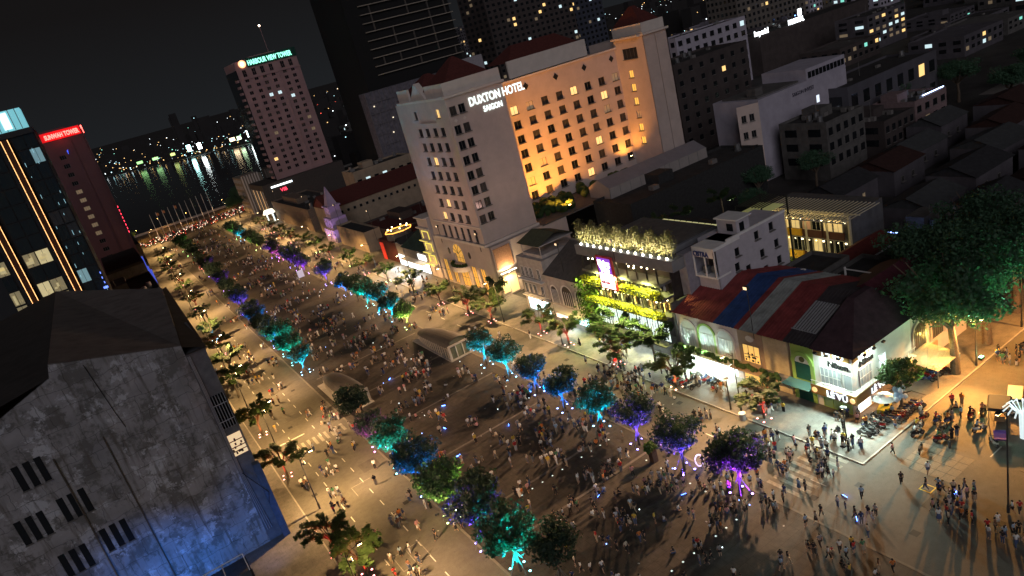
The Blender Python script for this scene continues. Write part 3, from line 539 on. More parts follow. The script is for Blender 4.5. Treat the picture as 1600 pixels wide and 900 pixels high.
# --- restaurant with planted terraces
def restaurant():
    r = thing('restaurant', 'four storey restaurant with lime lit planted balconies and bamboo along its roof', 'restaurant', (69.5, 80.4, 0))
    Ly = 20.0; dark = M('dark_cladding', (.055,.055,.06), .6, .15, .8)
    MB().box(1.5, .2, 0, 15, Ly, 16.4).build('wall', M('dark_hall_wall', (.035,.028,.025), .7, .4, .8), r)
    MB().box(-1.6, -4.2, 16.4, 1.0, Ly, 18.2).box(1.0, 1.6, 16.42, 15, Ly, 17.4).build('parapet', M('grey_fascia', (.16,.165,.18), .8, .15, .5), r)
    room = M('dining_room', (.10,.07,.05), .7, .4, 2)
    for i, (z, hz, x) in enumerate(((13.4, 10.4, -.5), (9.2, 7.2, -.9))):
        MB().box(-1.2, 0, z - .45 if i == 0 else 6.9, 1.5, Ly, z if i == 0 else 7.2).build('floor_slab', dkconc, r)
    MB().box(-1.2, 0, 10.4, 1.5, Ly, 10.8).build('floor_slab', dkconc, r)
    for z0, z1 in ((10.9, 12.3), (7.3, 8.5)):
        leaves(2600, lambda n: np.stack([rng.uniform(-2.0, -1.0, n), rng.uniform(-.2, Ly, n), rng.uniform(z0, z1, n)], 1), .22, hedge_lit, 'planted_balcony', r)
        MB().box(-1.9, 0, z0 - .1, -1.1, Ly, z0 + .9).build('planter', M('planter_box', (.05,.06,.02), .8, .2), r)
    # dining floors seen between slabs: columns, lamps, diners' tables
    d = MB()
    for z0, z1 in ((12.3, 16.3), (8.6, 10.3)):
        for y in np.arange(.5, Ly, 2.4): d.box(-.9, y, z0 - 1.3, -.7, y + .18, z1 - .02, black_m)
        for _ in range(60):
            y = random.uniform(.6, Ly - .6); x = random.uniform(.2, 1.3); h_ = random.uniform(.5, 1.5); d.box(x, y, z0 - .9, x + .3, y + random.uniform(.2, .6), z0 - .9 + h_, random.choice((room, black_m, white_p, M('tan_cloth', (.35,.22,.12), .8, .2))))
    d.build('furnishings', None, r, kind='stuff')
    gl = MB()
    for z in (15.4, 9.9):
        for y in np.arange(1, Ly - 1, .8):
            gl.ball((random.uniform(-.6, .9), y + random.uniform(-.5, .5), z + random.uniform(-.3, .2)), .17, 6, 4)
    gl.build('globe_lamp', E('globe_lamp', (1,.86,.55), 9), r, kind='stuff')
    for y in (3, 9, 15): lamp('POINT', (-.3, y, 15.6), 260, (1,.72,.36), r); lamp('POINT', (-.4, y, 10.0), 200, (1,.72,.34), r); lamp('SPOT', (-2.6, y, 13.9), 7000, (.95,1,.30), r, (-1.6, y, 11), 150, .8); lamp('SPOT', (-2.7, y, 10.2), 6000, (.95,1,.25), r, (-1.6, y, 7.4), 150, .8)
    # white-lit shop front
    sw = E('shop_front_cool', (.86,1,.93), 1.25); f = W(-.6, 18.4)
    for i in range(7): window(f, 1.3 + i * 2.6, 4.6, 2.5, 3.6, black_m, sw, r, 0, 4, 1, 0)
    MB().box(-.55, 0, 6.5, 1.5, Ly, 6.9).box(-.5, 0, 0, 1.5, Ly, 2.7).box(-2.2, 0, 2.5, -.5, Ly, 2.75).build('shop_base', dkconc, r)
    MB().box(-2.0, 2, 2.42, -.9, 18, 2.48).build('light_strip', E('canopy_light', (.80,1,.92), 11), r)
    for y in (4, 10, 16): lamp('SPOT', (-2.4, y, 2.9), 1500, (.95,1,.80), r, (-6, y, 0), 150, .8, .4)
    # vertical sign, lettering and frame
    s = MB().box(-2.5, 9.2, 11.3, -2.2, 13.4, 17.4, M('red_sign_frame', (.35,.02,.03), .5, .1)); sg = s.build('sign', None, r)
    MB().box(-2.56, 9.6, 14.4, -2.51, 13.0, 17.1).build('purple_panel', E('purple_panel', (.22,.05,.50), 1.2), sg); MB().box(-2.56, 9.5, 11.5, -2.51, 13.1, 14.3).build('pink_panel', E('pink_panel', (1,.80,.84), 2.0), sg)
    wl = E('white_sign_letters', (1,1,1), 4)
    text('Hoàng', 1.3, (-2.62, 12.8, 15.8), 'W', wl, r, bold=.05, sx=.85); text('Yến', 1.4, (-2.62, 12.5, 14.6), 'W', wl, r, bold=.06)
    text('hải sản', .75, (-2.62, 12.8, 12.4), 'W', M('red_letters', (.5,.03,.05), .5, 0), r)
    # bamboo hedge on the roof with uplights
    def bam(n):
        y = rng.uniform(-3.6, Ly - .2, n); t = rng.random(n) ** .7; return np.stack([-.4 + rng.normal(0, .45, n) + .3 * rng.random(n), y + rng.normal(0, .15, n), 18.4 + 4.0 * t * (.8 + .25 * np.sin(y * 1.7))], 1)
    leaves(5200, bam, .24, bush_m, 'bamboo_hedge', r)
    st = MB(); [st.tube([(-.4 + random.uniform(-.3,.3), y, 18.2), (-.4 + random.uniform(-.5,.5), y + random.uniform(-.3,.3), 21.5)], .04, 4) for y in np.arange(-3.5, Ly, .5)]; st.build('bamboo_stem', M('bamboo', (.30,.27,.12), .7, .2), r, kind='stuff')
    for i in range(13):
        y = -3.0 + i * 1.78; u = MB().ball((-1.25, y, 18.42), .17, 7, 5).build('uplight', E('uplight_white', (1,.92,.72), 30), r)
        lamp('SPOT', (-1.35, y, 18.5), 4300, (1,.86,.60), r, (-.4, y, 20.5), 130, .8, .1)
    # terrace roof behind: lit glass strip and palms
    MB().box(6, 2, 17.45, 14.8, 19.5, 17.55).build('terrace', dkconc, r)
    sk = MB(); [sk.box(16.2, 1.6 + k * 1.5, 16.1, 18.2, 2.8 + k * 1.5, 16.2, E('skylight_glow', (1,.95,.45), .4)) for k in range(11)]; [sk.ball((16, 3 + k * 3.2, 16.5), .16, 6, 4, E('globe_lamp', (1,.86,.55), 9)) for k in range(5)]; sk.build('skylight', None, r); MB().box(15.05, .8, 0, 21, 19, 16).build('rear_terrace', M('night_terrace', (.03,.03,.03), .9, .3), r)
    # vine tower at the far left end of the front
    v = thing('vine_tower', 'bright lime green vine covered column at the left end of the restaurant', 'plant', (68.3, 100.2, 0))
    leaves(2600, lambda n: np.stack([rng.normal(0, .55, n), rng.normal(0, 1.4, n), rng.uniform(.8, 11.5, n)], 1), .26, vine_m, 'foliage', v)
    MB().box(-.25, -.9, 0, .25, .9, 11).build('trunk', bark, v)
    lamp('SPOT', (-1.9, -.8, .3), 5000, (.75,1,.28), v, (-.2, 0, 7), 80, .7); lamp('SPOT', (-1.6, 1.3, 12.2), 3000, (.9,1,.3), v, (0, 0, 7), 90, .8)
restaurant()
# --- white building with the CISTRA sign
def cistra():
    r = thing('white_office', 'small white office with a blue lettered sign above its glazed front', 'building', (75, 74, 0))
    wl = M('lilac_white_render', (.46,.43,.46), .85, .12, .7)
    b = MB(); fs = S(0, 0); hol = [(u - .55, u + .55, v - .7, v + .7) for u, v in ((4.6, 15.6), (9.4, 16.6), (13.0, 16.8), (10.2, 13.2), (13.8, 13.6), (6.6, 11.9), (10.6, 10.2), (14.0, 10.6), (6.8, 9.2), (4.2, 13.2))]
    wall(b, fs, 16.5, 0, 18.0, hol, .25); b.box(2.6, .3, 0, 16.5, 6, 18.0); b.box(0, .3, 0, 2.6, 4.3, 12.9); b.build('wall', wl, r)
    for h in hol: window(fs, (h[0]+h[1])/2, (h[2]+h[3])/2, 1.1, 1.4, grey_frame, dk_glass, r, .15, 1, 1)
    MB().box(-.6, -.05, 12.9, 2.6, 4.4, 13.2).box(-.6, -.05, 17.5, 5.5, 4.4, 18.0).box(-.6,-.05,13.2,-.4,.15,17.5).box(-.6,4.2,13.2,-.4,4.4,17.5).box(-.6,1.9,13.2,-.45,2.1,16.4).box(-.6,.0,16.4,-.3,4.3,17.48).build('balcony_frame', white_p, r)
    MB().box(2.4, .2, 13.2, 2.58, 4.2, 17.4).build('window', dk_glass2, r)
    bl = MB().ball((.6, 1.3, 14.2), .6, 6, 4, jit=.2).box(.2, 2.4, 13.2, 1, 3.4, 14.4); bl.build('balcony_clutter', M('grey_cloth', (.10,.11,.12), .9, .2), r)
    text('CISTRA', 1.15, (-.66, 4.15, 16.55), 'W', M('navy_lettering', (.03,.05,.18), .5, 0), r, bold=.03, sx=.82)
    MB().box(5.5, 0.3, 18.0, 8.5, 4.2, 20.4).build('roof_room', wl, r); MB().box(5.2, -.1, 20.4, 8.8, 4.5, 20.6).box(2.6,-.1,18.0,16.6,.2,18.4).build('roof_edge', white_p, r)
    MB().box(5.42, 1, 18.6, 5.5, 2.2, 19.8).box(6.2,.22,18.3,7.2,.3,19.8).build('window', dk_glass, r)
    MB().box(-2.2, 4.5, 0, 12, 6.2, 17.2).build('rear_wall', M('lilac_grey_render', (.24,.23,.26), .85, .15), r)
cistra()
# --- pale colonial houses between hotel and restaurant
def colonial():
    r = thing('colonial_house', 'low white colonial house with arched windows and a wide grey roof', 'house', (69.3, 101.8, 0))
    wl = M('old_white_render', (.40,.37,.35), .9, .25, .6)
    MB().box(0, 0, 0, 16, 13.5, 9.6).build('wall', wl, r); rf = M('grey_tile_roof', (.075,.075,.08), .9, .25, 1.2, bump=.4)
    MB().poly([(-.5,-.4,9.6),(-.5,13.7,9.6),(8,13.7,14),(8,-.4,14)]).poly([(8,-.4,14),(8,13.7,14),(16.5,13.7,9.6),(16.5,-.4,9.6)]).poly([(-.5,13.7,9.6),(16.5,13.7,9.6),(8,13.7,14)]).poly([(-.5,-.4,9.6),(8,-.4,14),(16.5,-.4,9.6)]).build('roof', rf, r)
    for yc, rr in ((2.6, 1.5), (7.0, 1.7), (11.3, 1.1)):
        k = MB(); ar = np.linspace(0, math.pi, 13); i = [(yc - rr, 3.6)] + [(yc - rr*math.cos(a), 6.2 + rr*math.sin(a)) for a in ar] + [(yc + rr, 3.6)]; o = [(yc - rr - .3, 3.6)] + [(yc - (rr+.3)*math.cos(a), 6.2 + (rr+.3)*math.sin(a)) for a in ar] + [(yc + rr + .3, 3.6)]
        for j in range(len(o) - 1): k.poly([(-.15, *o[j]), (-.15, *o[j+1]), (-.15, *i[j+1]), (-.15, *i[j])]).poly([(-.15, *i[j]), (-.15, *i[j+1]), (0, *i[j+1]), (0, *i[j])])
        f = k.build('arch', white_p, r); m = MB().poly([(-.03, *p) for p in i], dk_glass if yc < 5 else dk_glass2)
        for j in range(1, 5): y = yc - rr + 2*rr*j/5; m.box(-.1, y - .05, 3.6, -.035, y + .05, 6.6, white_p)
        m.build('window', None, f)
    MB().box(-2.4, .5, 2.9, -.02, 13, 3.1).build('canopy', white_p, r); MB().box(-.1, 1, .2, -.02, 6, 2.7).build('shop_window', E('shop_cyan', (.55,.95,1), 3), r); MB().box(-.1, 7, .2, -.02, 12.5, 2.7).build('shop_window', E('shop_pinkish', (1,.72,.6), 2), r)
    lamp('SPOT', (-2.3, 4, 2.6), 1400, (.8,1,.95), r, (-5, 4, 0), 150, .8, .3)
    q = thing('colonial_house', 'tall narrow white house with balconies beside the brick lit hotel corner', 'house', (69.4, 115.6, 0))
    MB().box(0, 0, 0, 12, 9.6, 12.2).build('wall', wl, q)
    f = W(0, 9.6)
    for v in (5.2, 9.0):
        for u in (1.6, 3.2, 4.8, 7.6): window(f, u, v, 1.0, 2.3, white_p, dk_glass, q, -.09, 2, 1)
    for z in (3.7, 7.4): MB().box(-1.0, .5, z, -.02, 9, z + .2).build('balcony', white_p, q); MB().box(-1.0, .5, z + .9, -.94, 9, z + 1).build('railing', black_m, q)
    MB().box(1, 1, 12.2, 9, 8, 12.9).box(.6,.6,14.8,9.4,8.4,15.0).box(1,1,12.9,1.15,1.15,14.8).box(1,7.85,12.9,1.15,8,14.8).build('roof_terrace', wl, q)
    MB().poly([(.4,.4,15),(.4,8.6,15),(5,8.6,16.6),(5,.4,16.6)]).poly([(5,.4,16.6),(5,8.6,16.6),(9.6,8.6,15),(9.6,.4,15)]).build('roof', M('olive_roof', (.07,.08,.05), .9, .25), q)
    MB().box(-.1, 1, .2, -.02, 8.6, 2.8).build('shop_window', E('shop_cool_pane', (.7,1,1), 2.2), q)
    g = thing('garden_house', 'low dark service block behind the colonial houses', 'house', (82, 106, 0)); MB().box(0,0,0,24,20,8).build('wall', dkconc, g); MB().box(.3,.3,8,23.7,19.7,8.2).build('roof', dk_roof, g)
colonial()
# --- yellow courtyard restaurant
def courtyard():
    r = thing('courtyard_building', 'two storey yellow and brown courtyard building lit from within under a slatted roof', 'building', (107.5, 73.5, 0))
    yl = M('yellow_panel', (.75,.40,.03), .7, .12, 1); br = M('brown_panel', (.10,.04,.025), .7, .15, 1); fr = M('pale_frame', (.55,.48,.32), .7, .1)
    Lr = 19; MB().box(.5, 0, 0, 10, Lr, 11.6).build('wall', dkconc, r)
    lw = E('lit_hall', (1,.72,.28), .55)
    f = W(0, Lr)
    for i in range(4):
        u0 = .3 + i * 4.4
        for j, (z0, z1) in enumerate(((3.8, 6.6), (8.2, 10.6))):
            pane = lw if (i, j) != (2, 1) else E('lit_hall_dim', (1,.55,.3), .12)
            window(f, u0 + 1.05, (z0+z1)/2, 1.8, z1 - z0, fr, M('hall_glass', (.03,.025,.02), .2, 0) if i > 1 and j == 0 else pane, r, .1, 2, 1, 0); window(f, u0 + 3.05, (z0+z1)/2, 1.8, z1 - z0, fr, dk_glass if (i + j) % 2 else pane, r, .1, 2, 1, 0)
            MB().box(-.02, Lr - u0 - 4.05, z1 + .15 if j == 0 else 2.2, .45, Lr - u0 - .05, 8.1 if j == 0 else 2.2 + .02, yl if i < 2 else br).build('panel', None, r)
        MB().box(-.03, Lr - u0 - 4.05, 2.0, .45, Lr - u0 - .05, 3.7, yl if i < 2 else br).build('panel', None, r)
    p = MB(); [p.box(-.2, y, 0, .3, y + .35, 11.6) for y in np.arange(0, Lr + .1, 4.4)]; p.box(-.15,0,11.3,.48,Lr,11.7); p.build('column', fr, r)
    sl = MB(); [sl.box(-4.5, y, 12.0, 6, y + .14, 12.15) for y in np.arange(-2, Lr, .8)]; sl.box(-4.5,-2,11.82,-4.3,Lr,11.99).box(0,-2,11.8,.2,Lr,11.99); sl.build('slatted_roof', fr, r)
    for y in (3, 8, 13, 17): lamp('POINT', (-1.8, y, 10.8), 110, (1,.78,.35), r); lamp('POINT', (-2.2, y, 2.4), 150, (1,.9,.40), r)
    gl = MB(); [gl.box(.1, y, z, .16, y + .35, z + .25) for y in np.arange(1, 18, 1.5) for z in (6.0, 10.0)]; gl.build('lantern', E('lantern', (1,.85,.5), 7), r, kind='stuff')
    text('<', 1.6, (-.1, 16.4, 4.3), 'W', white_p, r)
    leaves(900, lambda n: np.stack([rng.normal(-2.6, .9, n), rng.uniform(9, 18.5, n), rng.uniform(.3, 3.2, n)], 1), .3, vine_m, 'courtyard_plants', r)
    # slab of pergola to its left
    q = thing('pergola', 'dark steel pergola with a lit slatted top beside the yellow courtyard', 'pergola', (98, 84, 0))
    k = MB(); [k.box(x, y, 0, x + .25, y + .25, 15.5) for x in (0, 7) for y in (0, 6)]; [k.box(0, y, 15.5, 7.3, y + .12, 15.7) for y in np.arange(0, 6.3, .7)]; k.build('frame', black_m, q)
    MB().box(.4, .4, 14.0, 6.8, 5.8, 14.08).build('lit_panel', E('pergola_glow', (.9,.9,.35), .12), q)
    # red roofed shed, low dark house and blue-lit house
    h = thing('red_roof_house', 'small white house with a long dark red pitched roof in front of the courtyard', 'house', (97, 66.5, 0))
    MB().box(0, 0, 0, 12, 5, 7.2).build('wall', white_p, h); MB().poly([(-.4,-.4,7.2),(-.4,2.6,8.8),(12.4,2.6,8.8),(12.4,-.4,7.2)]).poly([(-.4,2.6,8.8),(-.4,5.4,7.2),(12.4,5.4,7.2),(12.4,2.6,8.8)]).poly([(-.02,0,7.2),(-.02,5,7.2),(-.02,2.6,8.7)]).build('roof', M('dark_red_roof', (.12,.024,.02), .8, .25), h)
    for (nm, x0, y0, x1, y1, z, lab) in (('low_house', 90, 56, 99, 66, 8.0, 'low grey flat roofed house with white rail behind the striped roofs'), ('low_house', 99.5, 55, 112, 65.5, 6.5, 'low dark house behind the maroon roof wing'), ('low_house', 113, 62, 128, 70, 6.0, 'low dark house with a blue neon edge right of the courtyard'), ('low_house', 86, 66.6, 96.5, 73.5, 8.6, 'dark flat roof with two white vents behind the white office')):
        b = block(nm, lab, 'house', x0, y0, x1, y1, z, dkconc)
        if x0 == 113: MB().box(-.1, .1, z + .82, .05, 8, z + .95).build('neon_strip', E('neon_blue', (.25,.4,1), 9), b); lamp('POINT', (-.4, 4, z + .3), 60, (.3,.45,1), b)
        if x0 == 90: MB().box(-.05,-.05,z+.8,.2,.2,z+2.4).box(-.05,7,z+.8,.2,7.2,z+2.4).box(0,0,z+2,.15,7.2,z+2.15).build('railing', white_p, b)
        if x0 == 86: [MB().loft([[(a + .5*math.cos(t), c_ + .5*math.sin(t), zz) for t in np.linspace(0, 6.283, 10, endpoint=False)] for zz in (z + .1, z + 1.3)]).build('roof_vent', white_p, b) for a, c_ in ((1.4, 5.6), (2, 2.4))]
    # cream gabled annex
    # parking shelter by the big trees
    s = thing('parking_shelter', 'lit corrugated shelter roof with a low wall beside the big trees', 'shelter', (76.5, 44.3, .13))
    c = MB(); n_ = 22
    for i in range(n_): x = 3.4 + i * .25; c.poly([(x, 0, 2.6), (x + .16, 0, 2.6), (x + .16, 4.4, 3.1), (x, 4.4, 3.1)]).poly([(x + .16, 0, 2.66), (x + .25, 0, 2.66), (x + .25, 4.4, 3.16), (x + .16, 4.4, 3.16)])
    c.build('corrugated_roof', M('cream_sheet', (.55,.48,.34), .6, .12), s); k = MB(); [k.box(x, y, 0, x + .12, y + .12, 2.58) for x in (3.5, 8.7) for y in (.1, 4.2)]; k.build('post', steel, s)
    MB().box(-4, 4.6, 0, 12, 4.85, 2.0).build('low_wall', M('peach_render', (.45,.30,.20), .85, .15), s); lamp('SPOT', (5, 2, 5.2), 500, (1,.85,.5), s, (6, 2.2, 3), 150); lamp('POINT', (8.9, 4.3, 4.2), 150, (1,.75,.15), s)
    MB().box(1.2,1.4,1.9,2.6,1.5,2.9).build('green_banner', M('green_banner', (.02,.22,.08), .7, .1), s)
courtyard()
# --- long white tent on the terrace behind the hotel
def tent():
    r = thing('marquee', 'long pale grey gabled marquee on the dark terrace behind the hotel', 'tent', (103.5, 133, 12.6))
    block('terrace_block', 'dark terrace block carrying the long marquee', 'building', 100, 122, 146, 135.7, 12.4, M('night_terrace', (.03,.03,.03), .9, .3))
    t = MB(); Lx = 34; t.poly([(0,0,2.6),(Lx,0,2.6),(Lx,4,4.6),(0,4,4.6)]).poly([(0,4,4.6),(Lx,4,4.6),(Lx,8,2.6),(0,8,2.6)]); t.build('roof', M('marquee_fabric', (.22,.20,.21), .8, .1, .5), r)
    g = MB().poly([(0,0,0),(0,8,0),(0,8,2.6),(0,4,4.6),(0,0,2.6)]).poly([(0,0,0),(Lx,0,0),(Lx,0,2.6),(0,0,2.6)]).poly([(Lx,0,0),(Lx,0,2.6),(Lx,4,4.6),(Lx,8,2.6),(Lx,8,0)]); g.build('side_wall', M('marquee_side', (.30,.27,.25), .8, .1, .5), r)
    pm_ = MB().box(-.05, -.05, 0, .05, -.002, 2.6, steel).mesh('pole'); [put('pole', pm_, r, (x, 0, 0)) for x in np.arange(0, Lx + 1, 3.4)]
tent()
# --- harbour tower
def harbour():
    r = thing('tower_block', 'pink floodlit office tower with a green rooftop name sign by the river', 'tower', (82, 367, 0))
    pk = M('pink_tower_render', (.32,.20,.195), .85, .15, .15); Wd = 30.4; Hh = 72.5
    b = MB(); fs = S(0, 0); cols = [3.4, 8.0, 12.2, 16.6, 22.4, 26.6]; rows = [20.5 + 3.0 * i for i in range(16)]
    hol = [(u - .95, u + .95, v - .8, v + .8) for u in cols for v in rows] + [(u - .95, u + .95, 67.2, 70.4) for u in cols]
    wall(b, fs, Wd, 16.5, Hh, hol, .5); b.box(0, .52, 16.5, Wd, 24, Hh); b.box(19.2, -.3, 16.5, 19.8, -.02, 66); b.box(-.3, -.35, 66, Wd + .3, -.02, 66.5)
    b.build('wall', pk, r)
    for i, u in enumerate(cols):
        for j, v in enumerate(rows): window(fs, u, v, 1.9, 1.6, pk, lit_cool if (i, j) in ((2, 12), (3, 12), (4, 11)) else lit_warm if (i, j) == (0, 2) else lit_dim if random.random() < .04 else dk_glass2 if random.random() < .3 else dk_glass, r, .3, 2, 1, 0)
        window(fs, u, 68.8, 1.9, 3.2, pk, dk_glass, r, .3, 2, 2, 0)
    MB().box(-.4, 0, 16.5, -.02, 24, 71).build('glass_side', dk_glass, r)
    bn = MB(); [bn.box(-1.2, y, z, -.42, y + 5, z + 1.1) for z in np.arange(17.5, 66, 3.0) for y in (0.2,)]; bn.build('balcony', pk, r)
    parapet(p := MB(), 0, 0, Wd, 24, Hh, 2.2, .4); p.box(9, 4, Hh, 22, 16, Hh + 3.5); p.tube([(20, 8, Hh + 3), (20, 8, Hh + 16)], .15, 5); p.build('roof_parapet', pk, r)
    MB().ball((20, 8, Hh + 16.3), .5, 6, 4).build('beacon', E('beacon', (1,.75,.55), 10), r)
    sg = E('green_sign', (.30,1,.72), 2.2)
    text('HARBOUR VIEW TOWER', 3.3, (6.2, -.5, 72.0), 'S', sg, r, ext=.15, bold=.06, sx=.595)
    MB().box(5.6, -.3, 71.2, Wd + .4, -.1, 75.4).build('sign_board', M('sign_dark_green', (.01,.05,.035), .6, 0), r)
    MB().loft([[(3.6 + 1.75*math.cos(t), y, 73.2 + 1.75*math.sin(t)) for t in np.linspace(0, 6.283, 18, endpoint=False)] for y in (-.5, -.3)]).build('logo_disc', E('logo_disc', (1,.42,.20), 2.6), r)
    MB().loft([[(3.6 + .85*math.cos(t), y, 73.2 + .95*math.sin(t)) for t in np.linspace(0, 6.283, 18, endpoint=False)] for y in (-.56, -.51)]).build('logo_mark', E('logo_mark', (1,.9,.75), 4), r)
    MB().box(-9, -4, 0, 34, 26, 16.4).build('podium', M('podium_dark', (.06,.05,.045), .8, .2), r)
    f = W(-9, 26); pm = E('podium_amber', (1,.62,.25), .5)
    for u in range(7): window(f, 2.5 + u * 4, 8, 1.6, 11, cream2, pm if u % 2 else dk_glass, r, -.1, 1, 4, 0)
    text('VIB', 2.4, (-1, -4.2, 11), 'S', E('red_led_letters', (1,.05,.10), 3), r); MB().box(-5, -4.3, 14, 6, -4.1, 14.8).build('white_sign', E('white_tube_sign', (.9,1,1), 3), r)
    q = thing('bank_building', 'pale curved office corner with lit vertical fins at the river end of the street', 'building', (70.5, 395, 0))
    MB().box(0, 0, 0, 11, 22, 20).build('wall', M('buff_stone', (.24,.20,.15), .85, .2, .3), q); fb = W(0, 22)
    for v in (4, 7.5, 11, 14.5, 18): 
        for u in (2, 6, 10, 14, 18): window(fb, u, v, 2.4, 1.8, cream2, dk_glass2, q, -.1, 2, 1, 0)
    fin = MB(); [fin.box(x, -.8, 0, x + .5, -.02, 21) for x in np.arange(.3, 10, 1.4)]; fin.build('fin', cream2, q); lamp('SPOT', (4, -6, .5), 6000, (1,.9,.55), q, (4, 0, 14), 90, .8)
    p = thing('lit_pavilion', 'glowing white canopy kiosk at the foot of the curved bank corner', 'kiosk', (69.5, 352, 0))
    MB().loft([[(3*math.cos(t), 3*math.sin(t), 4.4) for t in np.linspace(0, 6.283, 12, endpoint=False)], [(2.2*math.cos(t), 2.2*math.sin(t), 6.2) for t in np.linspace(0, 6.283, 12, endpoint=False)]]).build('canopy', E('canopy_glow', (1,.93,.72), 1.8), p)
    k = MB(); [k.box(2*math.cos(t)-.1, 2*math.sin(t)-.1, 0, 2*math.cos(t)+.1, 2*math.sin(t)+.1, 4.4) for t in (0.7, 2.2, 3.9, 5.5)]; k.build('post', E('post_glow', (.8,.95,1), 1.5), p); lamp('POINT', (0, 0, 3.6), 900, (1,.92,.7), p)
harbour()
# --- red sign tower
def red_tower():
    r = thing('tower_block', 'dark maroon tower with a glowing red rooftop sign on the left', 'tower', (-5.4, 322, 0))
    mr_ = M('maroon_granite', (.11,.05,.055), .6, .15, .12); Wd = 14.6
    b = MB(); fs = S(0, 0); rows = [10 + 3.4 * i for i in range(14)]; hol = [(u - 1.1, u + 1.1, v - .8, v + .8) for v in rows for u in (4.6,)]
    wall(b, fs, Wd, 0, 61.5, hol, .4, mr_); b.box(0, .42, 0, Wd, 26, 61.5, mr_)
    for x in (9.4, 13.8): b.box(x, -.25, 3, x + .2, -.02, 60, mr_)
    b.build('wall', None, r)
    for j, v in enumerate(rows): window(fs, 4.6, v, 2.2, 1.6, grey_frame, lit_dim if 4 <= j <= 9 else dk_glass, r, .25, 3, 1, 0)
    tb = MB(); rng2 = random.Random(3); 
    MB().box(-7.5, 2, 0, -.02, 20, 36).build('side_block', M('ribbed_grey', (.06,.06,.075), .7, .2), r)
    rb = MB(); [rb.box(x, 1.6, 0, x + .35, 1.98, 36) for x in np.arange(-7.4, 0, .9)]; rb.build('rib', M('rib_grey', (.13,.13,.16), .7, .1), r)
    parapet(p := MB(), 0, 0, Wd, 26, 61.5, 1.2, .4, mr_); p.box(-.6, 2, 63.4, 9.4, 2.3, 65, mr_); p.build('roof_parapet', None, r)
    MB().box(.2, -.3, 61.0, Wd - .6, -.04, 64.2).build('sign_board', E('sign_red_glow', (1,.01,.015), .55), r)
    text('SUNWAH TOWER', 2.3, (1.6, -.5, 61.7), 'S', E('red_sign', (1,.10,.08), 6), r, ext=.12, bold=.1, sx=.62)
    MB().box(Wd + .02, .4, 61, Wd + .3, 8, 64).build('side_sign', E('red_sign', (1,.10,.08), 6), r)
    lamp('POINT', (6, -3, 62.5), 420, (1,.03,.03), r, size=1)
    text('f', 2.2, (6.6, -.3, 55), 'S', E('blue_sign', (.06,.12,1), 1.5), r)
    eb = MB(); [eb.box(Wd + .02, .5 + .1*j, 20 + j * 1.5, Wd + .2, .9 + .1*j, 20.7 + j * 1.5) for j in range(8)]; eb.build('red_light_dots', E('red_dots', (1,.04,.08), 5), r, kind='stuff')
    q = thing('annex_building', 'low grey annex with blue lit street banners below the maroon tower', 'building', (-4, 268, 0)); MB().box(0, 0, 0, 12, 40, 15).build('wall', dkconc, q); MB().box(0, 0, 15, 12, 40, 15.8).build('roof', dk_roof, q)
    for y, z0, z1 in ((6, 5, 11), (22, 4, 10), (36, 4, 12)): MB().box(12.02, y, z0, 13.4, y + .3, z1).build('blue_banner', E('blue_banner', (.10,.16,1), .55), q)
red_tower()
